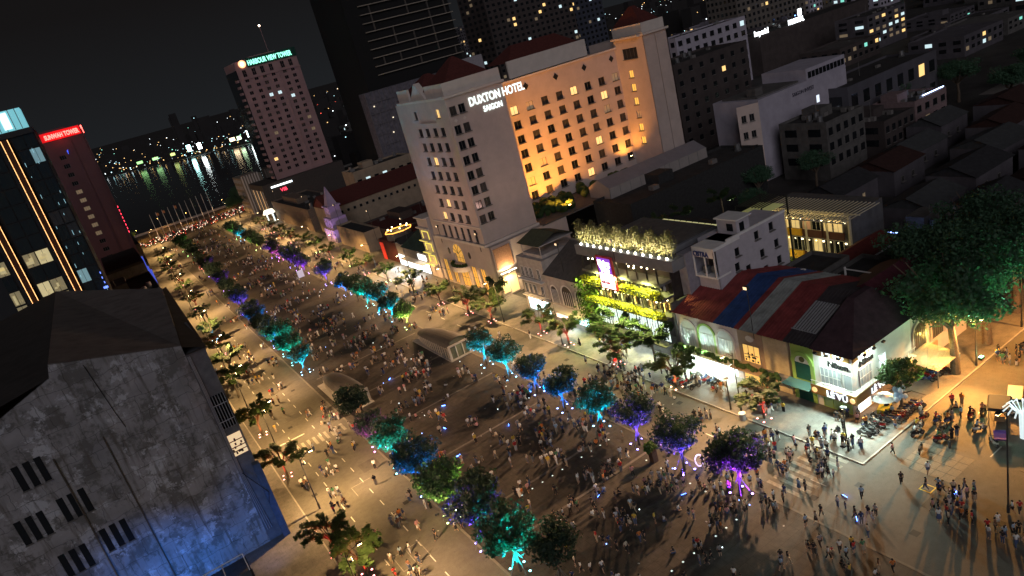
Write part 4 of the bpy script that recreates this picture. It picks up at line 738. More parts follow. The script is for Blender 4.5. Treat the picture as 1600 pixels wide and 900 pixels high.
# --- glass tower with golden light strips
def glass_tower():
    r = thing('glass_tower', 'dark glass tower with twin vertical golden light strips and a cyan lit crown', 'tower', (-3.8, 205, 0))
    pn = M('tower_glass', (.02,.03,.035), .08, 0, spec=.6); 
    MB().box(-46, .4, 0, 0, 40, 63.5).build('core', M('tower_core', (.015,.017,.02), .6, 0), r)
    fs = S(-46, 0); panes = [pn] * 8 + [M('tower_glass_blue', (.02,.05,.07), .1, 0), M('tower_glass_grey', (.05,.055,.06), .15, 0)]
    office = E('lit_office', (1,.86,.48), .10); office2 = E('lit_office_bright', (1,.85,.45), .45); cool = E('lit_office_cool', (.5,.9,1), .2)
    xs = [(-22.6, -20.1), (-20.1, -17.6), (-14.2+.2, -11.4+.2), (-13.6 - 3.2, -13.8), (-11.1, -7.6), (-5.2, -2.8), (-2.8, -.3)]
    xs = [(-20.0, -17.6), (-14.0, -11.2), (-11.2, -8.2), (-5.0, -2.6), (-2.6, -.2)]
    WMl = {}
    for (a, c) in xs:
        for j in range(16):
            z = 2 + j * 3.8; q = random.random()
            m = (office2 if q < .25 else office) if (a in (-14.0, -11.2, -20.0) and j in (5, 6, 8)) else cool if (a > -6 and q < .04) else random.choice(panes)
            window(fs, (a + c)/2 + 46, z + 1.75, c - a - .1, 3.5, black_m, m, r, .12, 2, 1, 0)
    in_ = MB()   # ceilings and desks seen in the lit offices
    for j in (5, 6, 8):
        for a in (-14, -11.2, -20): [in_.box(a + random.uniform(.2, 2), -.16, 2 + j*3.8 + random.uniform(.3, 2.6), a + random.uniform(.9, 2.4), -.135, 2 + j*3.8 + random.uniform(.5, 3.2)) for _ in range(3)]
    in_.build('office_ceiling', E('office_panel', (1,.85,.45), .35), r, kind='stuff')
    gold = E('gold_strip', (1,.50,.18), 2.6); brz = M('bronze_fin', (.08,.03,.01), .4, .1)
    for x in (-6.4, -15.7):
        f = MB().box(x - .75, -.9, 0, x + .75, -.02, 62).build('fin', brz, r)
        for d in (-.72, .62):
            s = MB(); [s.box(x + d, -1.0, z, x + d + .13, -.905, z + 3.0) for z in np.arange(0, 62, 3.1)]; s.build('light_strip', gold, f)
    dots = MB(); [dots.box(x, -.5, z, x + .07, -.3, z + random.uniform(.3, 1.3)) for x in (-4.6, -1.9, -.5) for z in np.arange(3, 60, 2.6) if random.random() < .4]; dots.build('facade_lights', E('facade_cyan', (.45,.85,1), .8), r, kind='stuff')
    bl = MB(); [bl.box(random.uniform(-1.6, -.4), -.5, z, random.uniform(-.3, 0), -.3, z + .5) for z in np.arange(14, 27, 1.3)]; bl.build('facade_lights', E('facade_blue', (.15,.25,1), 2), r, kind='stuff')
    crown = MB().box(-7.6, .2, 63.6, -.6, 10, 68.2); crown.build('crown', E('crown_cyan', (.30,.85,.95), .55), r)
    cb = MB(); [cb.box(x, .0, 63.6, x + .14, .18, 68.2) for x in (-6.2, -4.8, -3.2, -1.8)]; cb.build('crown_mullion', steel, r); MB().box(-5.2, -.05, 64, -3.6, .15, 67.8).build('crown_lamp', E('crown_white', (.75,1,1), 1.4), r)
    MB().box(-46, -.3, 62.2, 0, .2, 63.5).build('crown_sill', black_m, r)
glass_tower()
# --- unfinished skyscraper
def skyscraper():
    r = thing('skyscraper', 'huge dark skyscraper with thin pale floor edges behind the hotel', 'skyscraper', (133, 330, 0))
    MB().box(-4, 0, 0, 50, 40, 140).build('core', M('sky_core', (.012,.012,.012), .9, 0), r)
    sl = M('floor_edge', (.30,.26,.21), .8, .15, .3)
    for z in np.arange(52, 112, 3.9): MB().box(3, -1.2, z, 51, -.02, z + .38).build('floor_slab', sl, r)
    c = MB(); [c.box(x, -.9, z, x + .5, -.03, z + 3.5) for x in (8, 17, 27, 38, 47) for z in np.arange(52.4, 110, 3.9) if random.random() < .6]; c.build('column', M('sky_column', (.09,.08,.07), .9, .2), r, kind='stuff')
    MB().box(-10, -8, 0, 56, -1.3, 46).build('podium', M('podium_mesh', (.13,.12,.14), .9, .35, .6), r)
    rb = MB(); [rb.box(x, -8.4, 0, x + .35, -8.02, 46) for x in np.arange(-10, 56, 2.4)]; [rb.box(-10, -8.5, z, 56, -8.41, z + .3) for z in np.arange(6, 46, 5)]; rb.build('scaffold', M('scaffold', (.15,.14,.15), .8, .2), r)
    MB().box(40, -14, 30, 53, -9, 49).build('white_block', M('white_block', (.30,.28,.30), .8, .2), r); MB().box(40.5, -14.3, 34, 46, -14.02, 46).build('banner', M('navy_banner', (.02,.025,.07), .7, .2), r)
    dt = MB(); [dt.box(x := random.uniform(-9, 54), -8.8, z := random.uniform(4, 44), x + .5, -8.52, z + .5) for _ in range(14)]; dt.build('work_light', E('work_light', (1,.85,.6), 1.5), r, kind='stuff')
    text('24', 2, (45, -14.1, 47), 'S', white_p, r) if False else None
skyscraper()
# --- old building on the near left with a stained party wall
def old_house():
    r = thing('old_building', 'old building with a huge peeling stained party wall and dark roof', 'building', (0, 93, 0))
    m = M('stained_wall', (.3,.3,.3), .95, 0); n = m.node_tree; L = n.links; t = n.nodes.new('ShaderNodeTexCoord'); b = n.nodes['Principled BSDF']
    def noise(sc, det=8, rough=.6, dist=0, vec=None):
        z = n.nodes.new('ShaderNodeTexNoise'); z.inputs['Scale'].default_value = sc; z.inputs['Detail'].default_value = det; z.inputs['Roughness'].default_value = rough; z.inputs['Distortion'].default_value = dist; L.new(vec or t.outputs['Object'], z.inputs['Vector']); return z.outputs['Fac']
    def ramp(s, lo, hi):
        q = n.nodes.new('ShaderNodeMapRange'); q.inputs['From Min'].default_value = lo; q.inputs['From Max'].default_value = hi; L.new(s, q.inputs['Value']); return q.outputs[0]
    def mix(f, a, c):
        q = n.nodes.new('ShaderNodeMix'); q.data_type = 'RGBA'; L.new(f, q.inputs[0])
        for s, v in ((6, a), (7, c)):
            if hasattr(v, 'links') or hasattr(v, 'is_linked'): L.new(v, q.inputs[s])
            else: q.inputs[s].default_value = (*v, 1)
        return q.outputs[2]
    mp = n.nodes.new('ShaderNodeMapping'); mp.inputs['Scale'].default_value = (1.5, 1, .16); L.new(t.outputs['Object'], mp.inputs[0])
    base = mix(ramp(noise(.25, 3), .35, .65), (.20,.197,.205), (.29,.287,.30))
    dirt = mix(ramp(noise(.30, 12, .72, .12), .49, .56), base, (.125,.122,.12))
    pale = mix(ramp(noise(.24, 12, .74, .15), .545, .575), dirt, (.38,.39,.42))
    strk = mix(ramp(noise(1.0, 6, .62, .05, mp.outputs[0]), .52, .68), pale, (.11,.10,.09))
    br = n.nodes.new('ShaderNodeTexBrick'); br.inputs['Scale'].default_value = 1; br.inputs['Brick Width'].default_value = 3.1; br.inputs['Row Height'].default_value = 2.2; br.inputs['Mortar Size'].default_value = .035
    br.inputs['Color1'].default_value = (1,1,1,1); br.inputs['Color2'].default_value = (.9,.9,.9,1); br.inputs['Mortar'].default_value = (.5,.5,.5,1); br.offset = .3
    m2 = n.nodes.new('ShaderNodeMapping'); m2.inputs['Rotation'].default_value = (D(90), 0, 0); L.new(t.outputs['Object'], m2.inputs[0]); nv = n.nodes.new('ShaderNodeVectorMath'); nv.operation = 'ADD'
    nz = n.nodes.new('ShaderNodeTexNoise'); nz.inputs['Scale'].default_value = .6; L.new(t.outputs['Object'], nz.inputs['Vector']); L.new(m2.outputs[0], nv.inputs[0]); L.new(nz.outputs['Color'], nv.inputs[1]); L.new(nv.outputs[0], br.inputs['Vector'])
    mu = n.nodes.new('ShaderNodeMix'); mu.data_type = 'RGBA'; mu.blend_type = 'MULTIPLY'; mu.inputs[0].default_value = 1; L.new(strk, mu.inputs[6]); L.new(br.outputs['Color'], mu.inputs[7]); L.new(mu.outputs[2], b.inputs['Base Color'])
    bp = n.nodes.new('ShaderNodeBump'); bp.inputs['Strength'].default_value = .5; bp.inputs['Distance'].default_value = .08; L.new(noise(1.2, 10, .7), bp.inputs['Height']); L.new(bp.outputs[0], b.inputs['Normal'])
    w_ = MB(); outline = [(-45, 0), (2.6, 0), (2.6, 30.6), (-10.7, 34.5), (-11.2, 33.0), (-18.5, 30.2), (-45, 27)]
    w_.poly([(x, 0, z) for x, z in outline]).poly([(x, .5, z) for x, z in outline]); 
    for i in range(len(outline)): a, c = outline[i], outline[(i+1) % len(outline)]; w_.poly([(a[0],0,a[1]),(c[0],0,c[1]),(c[0],.5,c[1]),(a[0],.5,a[1])])
    w_.build('party_wall', m, r)
    # recessed front bay with barred windows and a lit floor
    bay = MB().box(2.62, .1, 0, 5.0, 16, 29.3); bay.build('front_bay', M('bay_render', (.105,.105,.115), .9, .3, .7), r)
    for z in (20.5, 22.9): 
        g = MB(); [g.box(3.0 + i*.35, -.35, z - 2.4, 3.06 + i*.35, .08, z) for i in range(6)]; g.box(2.9,-.4,z-1.3,4.9,-.34,z-1.2); g.build('window_grille', M('grille_metal', (.26,.27,.29), .5, .1), r); MB().box(2.9, .03, z - 2.4, 4.9, .09, z).build('window', dk_glass, r)
    MB().box(3.0, .0, 13.9, 4.75, .09, 17.0).build('lit_window', E('lit_shop_interior', (1,.72,.42), .75), r)
    s = MB(); [s.box(3.0, -.1, z, 4.75, -.01, z + .1) for z in (14.5, 15.1, 16.0)]; [s.box(x_ := 3 + random.random()*1.4, -.12, z_ := 13.9 + random.random()*2.2, x_ + .22, -.012, z_ + .3) for _ in range(12)]; s.build('shelf', M('shelf_wood', (.09,.05,.03), .8, .3), r)
    pp = MB(); [pp.tube([(2.75 + k*.12, -.12, 29), (2.8 + k*.14, -.15, 24), (2.7 + k*.12, -.12, 12), (2.9 + k*.3, -.14, 2)], .045, 5) for k in range(3)]; pp.build('pipe', M('pipe_grey', (.24,.24,.26), .5, .1), r)
    MB().box(4.4, -.9, 0, 5.3, .08, 12).build('lower_front', M('bay_blue', (.05,.075,.12), .8, .25), r); MB().tube([(2.9,-.3,11.5),(4.2,-1.0,9),(4.9,-1,7.5),(4.4,-.95,6)], .05, 5).build('cable', rubber, r)
    # roofs
    rf = M('old_roof', (.15,.13,.12), .95, .3, .4, bump=.3)
    MB().poly([(2.6,.02,30.6),(5.2,50,28.6),(-13,88,28.8),(-10.7,.02,34.5)]).build('roof', rf, r); MB().poly([(2.6,-.3,30.5),(5.2,-.3,29.4),(6.0,53,28),(5.2,50,28.4)]).box(2.6,-.32,29.35,5.2,-.02,29.45).build('side_roof', M('dark_side_roof', (.03,.027,.025), .95, .3, .4), r)
    MB().poly([(-11.2,.02,33),(-45,.02,27),(-45,60,27),(-13,88,28.8)]).build('rear_roof', M('rear_roof', (.035,.03,.027), .95, .3, .4), r)
    MB().box(-44, .6, 0, 2.5, 50, 26).build('body', dkconc, r)
    # stair windows (tall louvred slots) on the party wall
    for cx, cz in ((-18.6, 23.4), (-16.4, 17.6), (-21.0, 17.2), (-14.2, 11.6), (-19, 11)):
        for k in range(3): MB().box(cx + k*1.15, -.03, cz - 1.6, cx + k*1.15 + .7, -.004, cz + 1.6, dk_glass).box(cx + k*1.15 - .08, -.12, cz - 1.75, cx + k*1.15 + .78, -.005, cz - 1.62, dkconc).build('stair_window', None, r)
    for x in (-14.6, -9.2): MB().tube([(x, -.12, 0), (x, -.12, 24)], .09, 6).build('drain_pipe', M('pipe_dark', (.06,.055,.05), .6, .1), r)
    MB().tube([(-7.6,-.1,33),(-6.9,-.1,26),(-6.6,-.1,24)], .04, 5).build('cable', rubber, r)
    # lower neighbour with railed roof terrace lit blue
    q = thing('low_terrace_building', 'low building with blue lit roof terrace and white railing before the stained wall', 'building', (-16, 44, 0))
    MB().box(0, 0, 0, 15.4, 16, 18.4).build('wall', M('terrace_render', (.10,.11,.13), .9, .2), q); MB().box(.2, .2, 18.4, 15.2, 15.8, 18.6).build('roof', M('terrace_roof', (.12,.14,.17), .8, .2), q)
    rl = MB(); rl.tube([(4, 15.7, 20.4), (15.2, 15.7, 20.4)], .05, 5).tube([(13.4, 15.7, 20.4), (13.4, 4, 20.4)], .05, 5); [rl.tube([(x, 15.7, 18.6), (x, 15.7, 20.4)], .04, 5) for x in (4, 8, 12, 15.2)]; rl.build('railing', M('rail_white', (.6,.63,.68), .5, 0), q)
    fl = thing('added_blue_flood', 'added blue floodlight tinting the stained party wall in place of haze', 'floodlight', (-4, 78, 3)); MB().box(-.5, -.3, -3, .5, .3, 0).build('housing', black_m, fl); MB().box(-.45, -.25, .01, .45, .25, .06).build('lens', E('blue_lens', (.05,.3,1), 8), fl)
    lamp('SPOT', (0, 0, .2), 19000, (.008,.24,1), fl, (-5.6, 15, -1.0), 76, 1, .6)  # added lamps: their blue on the wall stands in for haze
    lamp('SPOT', (3.6, 4, .2), 3200, (.015,.26,1), fl, (7.5, 13, 1), 90, 1, .6)
old_house()
# --- low buildings along the far right of the street
def street_side():
    buff = M('buff_render', (.30,.23,.16), .85, .2, .3); red = tile_red
    r = thing('long_hall', 'long building with a red tiled roof and a row of small square windows', 'building', (74, 268, 0)); MB().box(0, 0, 0, 48, 18, 10.5).build('wall', buff, r)
    MB().poly([(-.5,-.5,10.5),(48.5,-.5,10.5),(48.5,9,15.5),(-.5,9,15.5)]).poly([(-.5,9,15.5),(48.5,9,15.5),(48.5,18.5,10.5),(-.5,18.5,10.5)]).poly([(-.02,0,10.5),(-.02,18,10.5),(-.02,9,15.3)]).build('roof', red, r)
    for i in range(17): window(S(0, 0), 2.4 + i * 2.7, 8.0, 1.1, 1.1, grey_frame, dk_glass, r, -.09, 1, 1, 0)
    q = thing('spire_building', 'slender purple lit building stepping up to a pointed spire', 'building', (69.5, 254, 0)); pu = M('lilac_stone', (.32,.25,.36), .8, .15, .4)
    MB().box(0, 0, 0, 8, 11, 5).box(.8,1.5,5,6.8,9.5,9).box(1.6,2.6,9,6,8.2,13).box(1.2,2.2,13,6.4,8.6,13.5).build('wall', pu, q); MB().loft([[(2,3.2,13.5),(5.6,3.2,13.5),(5.6,7.6,13.5),(2,7.6,13.5)], [(3.6,5.2,20.5),(3.9,5.2,20.5),(3.9,5.5,20.5),(3.6,5.5,20.5)]]).build('spire', pu, q)
    fl = MB(); [fl.box(-.25, y, 0, -.02, y + .5, 5) for y in (.5, 3, 5.5, 8, 10)]; [fl.box(.6, y, 5, .78, y + .4, 9) for y in (2, 4.4, 6.8, 9)]; fl.build('pilaster', pu, q)
    lamp('SPOT', (-4, -2, 1), 3500, (.72,.45,1), q, (3, 5, 11), 90, .9); lamp('SPOT', (-3, 9, 1), 2200, (.72,.45,1), q, (3, 5, 11), 90, .9)
    sh = thing('rooftop_bar', 'dark restaurant with a golden neon ring on its round roof deck', 'restaurant', (70, 196, 0)); MB().box(0, 0, 0, 16, 14, 6.5).build('wall', M('dark_red_render', (.07,.02,.018), .8, .2), sh)
    MB().loft([[(4.5 + 4.2*math.cos(t), 6 + 3.4*math.sin(t), z) for t in np.linspace(0, 6.283, 16, endpoint=False)] for z in (6.5, 8.6)]).build('roof_deck', dkconc, sh)
    pts = [(4.5 + 4.4*math.cos(t), 6 + 3.6*math.sin(t), 8.8) for t in np.linspace(0, 6.283, 9)]; MB().tube(pts, .13, 5).build('neon_ring', E('neon_orange', (1,.36,.06), 4), sh)
    gl = MB(); [gl.ball((4.5 + 3.2*math.cos(t), 6 + 2.6*math.sin(t), 9.6), .22, 6, 4) for t in np.linspace(0, 5.5, 7)]; gl.build('globe_lamp', E('globe_lamp', (1,.86,.55), 9), sh, kind='stuff'); lamp('POINT', (4.5, 6, 10), 250, (1,.6,.2), sh)
    MB().box(-.3,10.5,0,-.02,12.8,5.6).build('red_panel', E('red_panel_glow', (1,.06,.03), .5), sh)
    y = thing('yellow_house', 'narrow house outlined by yellow neon balconies beside the hotel', 'house', (69.4, 166.4, 0)); MB().box(0, 0, 0, 14, 6.4, 17).build('wall', cream, y); ne = E('neon_yellow', (1,.85,.15), .9)
    for z in (4.2, 7.6, 11.0): MB().box(-1.1, .6, z - .35, -.02, 5.8, z).build('balcony', cream2, y); f = MB(); f.box(-.14,1.2,z+.2,-.02,1.5,z+2.4).box(-.14,4.9,z+.2,-.02,5.2,z+2.4).box(-.14,1.5,z+2.2,-.02,4.9,z+2.4).box(-1.16,.6,z-.1,-1.105,5.8,z+.05); f.build('neon_frame', ne, y)
    for z in (5.6, 9.2): lamp('POINT', (-1.8, 3.2, z), 120, (1,.85,.2), y)
    MB().box(-.8,-.2,14.2,.1,6.6,14.5).box(-.8,.2,17,14,6.2,17.3).build('cornice', cream2, y)
    g = thing('shop_house', 'small shop house with a dull green roof and bright white shop front', 'shop', (69.6, 173.6, 0)); MB().box(0, 0, 0, 14, 16, 6.6).build('wall', M('grey_render', (.22,.2,.18), .85, .2), g); MB().poly([(-.6,-.4,6.6),(-.6,16.4,6.6),(7,16.4,9.8),(7,-.4,9.8)]).poly([(7,-.4,9.8),(7,16.4,9.8),(14.6,16.4,6.6),(14.6,-.4,6.6)]).build('roof', M('green_tile_roof', (.03,.055,.045), .9, .3, 1), g)
    MB().box(-.12, .6, .3, -.02, 15.4, 3.2).build('shop_window', E('shop_front_white', (.86,.98,1), 3.2), g); MB().box(-.3, 1, 4.0, -.02, 6, 5.6).build('lit_sign', E('white_sign_panel', (1,.97,.9), 2.2), g); MB().box(-2, .2, 3.4, -.02, 15.8, 3.55).build('canopy', white_p, g)
    for yy in (3, 8, 13): lamp('SPOT', (-2.3, yy, 3.3), 3200, (.86,.96,1), g, (-6, yy, 0), 155, .8, .4)
    k = thing('shop_house', 'bright cyan and white lit shop with a pitched roof near the rooftop bar', 'shop', (69.8, 190.5, 0)); MB().box(0, 0, 0, 12, 5, 7).build('wall', M('grey_render', (.22,.2,.18), .85, .2), k); MB().box(-.15, .3, .2, -.02, 4.8, 3.4).build('shop_window', E('shop_front_white', (.86,.98,1), 3.2), k); MB().poly([(-.4,-.2,7),(12,-.2,7),(12,2.5,8.6),(-.4,2.5,8.6)]).poly([(-.4,2.5,8.6),(12,2.5,8.6),(12,5.2,7),(-.4,5.2,7)]).build('roof', dk_roof, k)
    for yy in (2.5,): lamp('SPOT', (-2.3, yy, 3.4), 4000, (.8,.97,1), k, (-6, yy, 0), 155, .8, .4)
    block('low_house', 'wide dark red roofed house behind the rooftop bar', 'house', 76, 212, 120, 240, 6, M('dark_render', (.06,.045,.04), .9, .25), red)
    block('low_house', 'brown flat house between spire and rooftop bar', 'house', 70, 222, 75.8, 250, 6.5, buff)
    block('low_house', 'pale flat house with lit windows behind the long red roof', 'house', 96, 292, 124, 306, 17, buff)
    f = far_windows(bpy.data.objects[[o.name for o in bpy.data.objects if o.get('label') == 'pale flat house with lit windows behind the long red roof'][0]], 28, 15, 7, 3, .25, [lit_cool, lit_warm], z0=4)
    block('low_house', 'brown balconied block between the spire and the harbour tower', 'building', 72, 290, 90, 350, 9, M('brown_render', (.16,.12,.09), .9, .25))
    # left side of the street
    for y0, y1, x0, x1, z, lab in ((150, 190, -12, 7, 9, 'dark shophouse row below the glass tower'), (228, 262, -10, 8, 12, 'dark flat roofed block below the maroon tower'), (352, 420, -20, 12, 10, 'dark block at the river end of the left pavement')):
        block('low_house', lab, 'building', x0, y0, x1, y1, z, dkconc)
street_side()
# --- upper right district
def district():
    lits = [lit_warm, lit_dim, lit_cool, lit_dim]; grey = M('night_render', (.085,.078,.088), .9, .25, .25); brn = M('night_brown', (.062,.05,.047), .9, .25, .25); lil = M('night_lilac', (.38,.355,.41), .9, .15, .3)
    r = block('apartment_block', 'dark brown apartment block right behind the hotel end wing', 'building', 177, 180, 214, 200, 31, brn); far_windows(r, 37, 31, 7, 7, .02, lits, wr=.32, hr=.42)
    w_ = thing('white_block', 'pale lilac windowless block with a slotted top storey on the right', 'building', (156, 130, 0)); b = MB(); fs = S(0, 0); hol = [(24.4, 26.0, 15.2, 17.4), (25.2, 26.8, 9.6, 11.8)]
    wall(b, fs, 39, 0, 22.4, hol, .3); b.box(.3, .32, 0, 39, 16, 22.4); b.build('wall', lil, w_); [window(fs, (h[0]+h[1])/2, (h[2]+h[3])/2, 1.6, 2.2, white_p, E('bluish_window', (.75,.85,1), 1.2), w_, .2, 1, 1, 0) for h in hol]
    t = MB(); t.box(21, .1, 22.42, 39, 15, 25.6); t.build('top_storey', lil, w_); [MB().box(21.8 + i*1.7, -.06, 22.9, 23.1 + i*1.7, .08, 24.6).build('window', dk_glass, w_) for i in range(10)]
    f = Face(-5.2, 3.0, D(-30)); b = MB(); h2 = [(u, u + 1.3, v, v + 1.9) for u in (1.0, 3.2) for v in (5, 9, 13, 17.5)]; wall(b, f, 6, 0, 22, h2, .3); b.build('chamfered_front', cream, w_); [window(f, (h[0]+h[1])/2, (h[2]+h[3])/2, 1.3, 1.9, grey_frame, dk_glass, w_, .2, 2, 1) for h in h2]
    text('SAIGON INVEST', 1.5, (14, -.1, 19.6), 'S', M('faded_letters', (.09,.085,.11), .8, 0), w_, sx=.9)
    MB().box(2, 2, 22.4, 20, 14, 22.9).box(3,3,22.9,6,6,25).build('roof_plant', dkconc, w_)
    for a in (('lilac_block', 'lilac flat roofed block with small dark windows behind the brown apartments', 262, 262, 313, 276, 32, lil, 9, 6, .05), ('wall_building', 'broad blank dark building under two white rooftop signs', 322, 262, 420, 285, 20, brn, 1, 1, 0), ('apartment_block', 'apartment block with warm lit balconies beyond the blank dark building', 354, 222, 388, 240, 17, grey, 6, 5, .5), ('apartment_block', 'dim apartment block with red and teal lamps at the far right edge', 352, 184, 412, 200, 4, grey, 8, 2, .25), ('apartment_block', 'tall pale apartment slab at the top edge of the view', 470, 400, 590, 430, 46, M('night_pale', (.13,.115,.10), .9, .2, .2), 22, 9, .06), ('office_tower', 'office tower with scattered lit floors behind the hotel roof', 308, 500, 392, 540, 120, brn, 16, 26, .10), ('office_tower', 'distant dark apartment tower with many tiny lit windows', 506, 900, 552, 930, 76, grey, 12, 18, .3), ('office_tower', 'slim bluish glass tower with vertical light lines', 400, 520, 440, 550, 110, M('night_blue', (.05,.055,.075), .5, .2), 8, 24, .14), ('low_house', 'dark flat block in front of the pale lilac block', 158, 112, 174, 126, 14.5, dkconc, 5, 3, .05), ('low_house', 'brown stepped house with a lit ground floor right of the pale lilac block', 176, 108, 190, 122, 9.5, brn, 5, 2, .12), ('low_house', 'pinkish flat house with a blue rooftop tube light', 194, 110, 210, 122, 10, M('night_pink', (.20,.14,.14), .9, .2), 4, 2, .2), ('warehouse', 'long low pale warehouse behind the dark trees at upper right', 186, 124, 232, 140, 17, M('night_grey', (.08,.076,.087), .9, .2, .2), 8, 2, .04)):
        nm, lab, x0, y0, x1, y1, z, m, c, rw, lt = a; r = block(nm, lab, 'building', x0, y0, x1, y1, z, m)
        if c > 1: far_windows(r, x1 - x0, z, c, rw, lt, lits, z0=min(3, z*.3), d=y1 - y0, side_cols=max(2, c // 3))
        if nm == 'wall_building':
            sg = E('white_roof_sign', (.9,.96,1), 5); text('Imperial', 3.5, (-4, -.3, 21), 'S', sg, r, bold=.15); text('HOSPITAL', 3.3, (24, -.3, 21), 'S', sg, r, bold=.15, sx=.9); MB().box(33,-.3,24,36,-.1,27.5).build('white_sign', sg, r)
        if 'blue rooftop' in lab: MB().tube([(4, 0, 11.4), (15, .2, 11.2)], .14, 5).build('tube_light', E('tube_blue', (.45,.6,1), 8), r)
    # filler blocks out to the far city: each a house with its own windows
    k = 0; mats = [grey, brn, dkconc, M('night_grey', (.08,.076,.087), .9, .2, .2), lil]
    kinds = ('plain dark', 'brown', 'grey flat roofed', 'dim grey', 'pale lilac')
    spots = []
    for i in range(14):
        for j in range(9):
            x = 215 + i * 48 + rng.uniform(-10, 10); y = 150 + j * 62 + rng.uniform(-14, 14)
            if x < 300 and y < 240 or (x < 460 and 215 < y < 300) or (300 < x < 450 and 490 < y < 560) or x > 1.55 * y + 700: continue
            spots.append((x, y, i, j))
    for x, y, ci, cj in spots[:92]:
        wx, wy = rng.uniform(16, 34, 2); z = 6 + 16 * rng.random() ** 2 if y > 250 else 5 + 6 * rng.random()
        mi = int(rng.integers(0, 5)); b = MB(); b.box(0, 0, 0, wx, wy, z); parapet(b, 0, 0, wx, wy, z)
        d_ = round(math.hypot(x, y)); r = thing('city_block', '%s city block, %s from left in the %s row out from the hotel' % (kinds[mi], ordinal(ci), ordinal(cj)), 'building', (x, y, 0), group='city blocks of the upper right district'); b.build('wall', mats[mi], r)
        far_windows(r, wx, z, max(3, int(wx / 4)), max(2, int(z / 3.6)), .2, lits + [E('lit_teal', (.3,1,.8), .8)], z0=1.5, d=wy, side_cols=4)
        if rng.random() < .5: MB().box(wx*.3, wy*.3, z, wx*.55, wy*.6, z + 2.5).build('roof_hut', mats[mi], r)
        if rng.random() < .6: u = rng.uniform(0, wx - 3); MB().box(u, -.3, z + .9, u + 1.2, -.1, z + 1.5).build('roof_lamp', random.choice((E('lamp_w', (.85,.95,1), 6), E('lamp_o', (1,.6,.25), 6), E('lamp_b', (.15,.35,1), 8))), r)
district()

def small_houses():
    nr = M('night_render', (.085,.078,.088), .9, .25, .25); rfs = (M('night_roof_grey', (.03,.03,.033), .9, .3, 1), M('night_roof_red', (.04,.018,.015), .9, .3, 1), M('night_roof_tin', (.055,.058,.06), .7, .25, 1)); nm = ('dark grey', 'dull red', 'pale tin')
    spots = [(130,60,14,9),(146,58,12,10),(131,72,13,10),(147,72,15,10),(164,60,12,12),(166,76,14,11),(132,92,14,9),(149,90,13,11),(165,94,14,9),(182,64,13,11),(184,82,15,10),(184,98,13,9),(202,70,14,10),(204,88,13,12),(116,86,9,8),(222,72,14,10)]
    for i, (x, y, wx, wy) in enumerate(spots):
        k = i % 3; h = rng.uniform(4, 6.5); r = thing('small_house', 'small house with %s roof, %s one in the dark lots behind the shade trees' % (nm[k], ordinal(i)), 'house', (x, y, 0), rng.uniform(-.08, .08), 'small dark houses behind the shade trees'); MB().box(0, 0, 0, wx, wy, h).build('wall', nr, r)
        MB().poly([(-.4,-.4,h),(wx+.4,-.4,h),(wx+.4,wy/2,h+2.2),(-.4,wy/2,h+2.2)]).poly([(-.4,wy/2,h+2.2),(wx+.4,wy/2,h+2.2),(wx+.4,wy+.4,h),(-.4,wy+.4,h)]).poly([(-.02,0,h),(-.02,wy,h),(-.02,wy/2,h+2.1)]).build('roof', rfs[k], r)
        for u in (wx*.25, wx*.6): window(S(0,0), u, h*.55, 1.1, 1.3, grey_frame, lit_dim if rng.random() < .3 else dk_glass, r, -.09, 2, 1)
small_houses()
# ------------------------------------------------------------------ trees
leaf_dk = leafmat('plaza_leaf', (.030,.055,.036), .25, .4); leaf_st = leafmat('street_leaf', (.045,.08,.028), .3, .3); leaf_big = leafmat('shade_tree_leaf', (.07,.145,.085), .2)
def crown_mesh(seed, n, rx, rz, zc, size, mat, clumps=26, name='crown'):
    g = np.random.default_rng(seed); c = g.normal(size=(clumps, 3)); c /= np.linalg.norm(c, axis=1)[:,None]; c[:,2] *= np.where(c[:,2] < -.55, .7, 1)
    c *= g.uniform(.45, .84, (clumps,1)); cr = g.uniform(.24, .42, clumps); idx = g.integers(0, clumps, n)
    d = g.normal(size=(n,3)); d /= np.linalg.norm(d, axis=1)[:,None]; P = c[idx] + d * (cr[idx] * g.uniform(.55, 1.08, n))[:,None]
    P *= (rx, rx, rz); P[:,2] += zc; nrm = d + g.normal(0, .6, (n,3)); nrm /= np.linalg.norm(nrm, axis=1)[:,None]
    a = np.cross(nrm, g.normal(size=(n,3))); a /= np.linalg.norm(a, axis=1)[:,None]; b = np.cross(nrm, a); s = size * g.uniform(.6, 1.35, (n,1)); a *= s; b *= s * .6
    V = np.stack([P - a, P + b, P + a, P - b], 1).reshape(-1, 3); me = bpy.data.meshes.new(name); me.from_pydata(V.tolist(), [], np.arange(4*n).reshape(-1,4).tolist()); me.materials.append(mat); me.update(); return me
crowns = [crown_mesh(20 + i, 3200, 3.15 + .12 * (i % 3), 2.4 + .12 * (i % 2), 5.25 + .2 * (i % 3), .21, leaf_dk, 34 - 3 * (i % 3)) for i in range(5)]
def trunk_mesh(seed):
    g = random.Random(seed); b = MB(); b.tube([(0,0,0),(.06,0,1.5),(0,.05,3.0)], [.2,.16,.13], 7)
    for k in range(7):
        a = k * .9 + g.random(); r_ = g.uniform(1.2, 2.3); z = g.uniform(4.4, 6.6); b.tube([(0,.03,2.4 + .1*k), (.5*r_*math.cos(a), .5*r_*math.sin(a), 2.6 + .5*(z-2.4)), (r_*math.cos(a), r_*math.sin(a), z)], [.1,.07,.03], 5)
    return b.mesh('trunk')
pale_bark = M('pale_bark', (.08,.068,.055), .9, .3, 3, bump=.4); trunks = [trunk_mesh(i) for i in range(3)]
for m_ in trunks: m_.materials.append(pale_bark)
prop_m = MB().tube([(1.05,0,.05),(.12,0,2.1)], .05, 5, M('prop_pole', (.14,.14,.14), .6, .1)).mesh('support_pole')
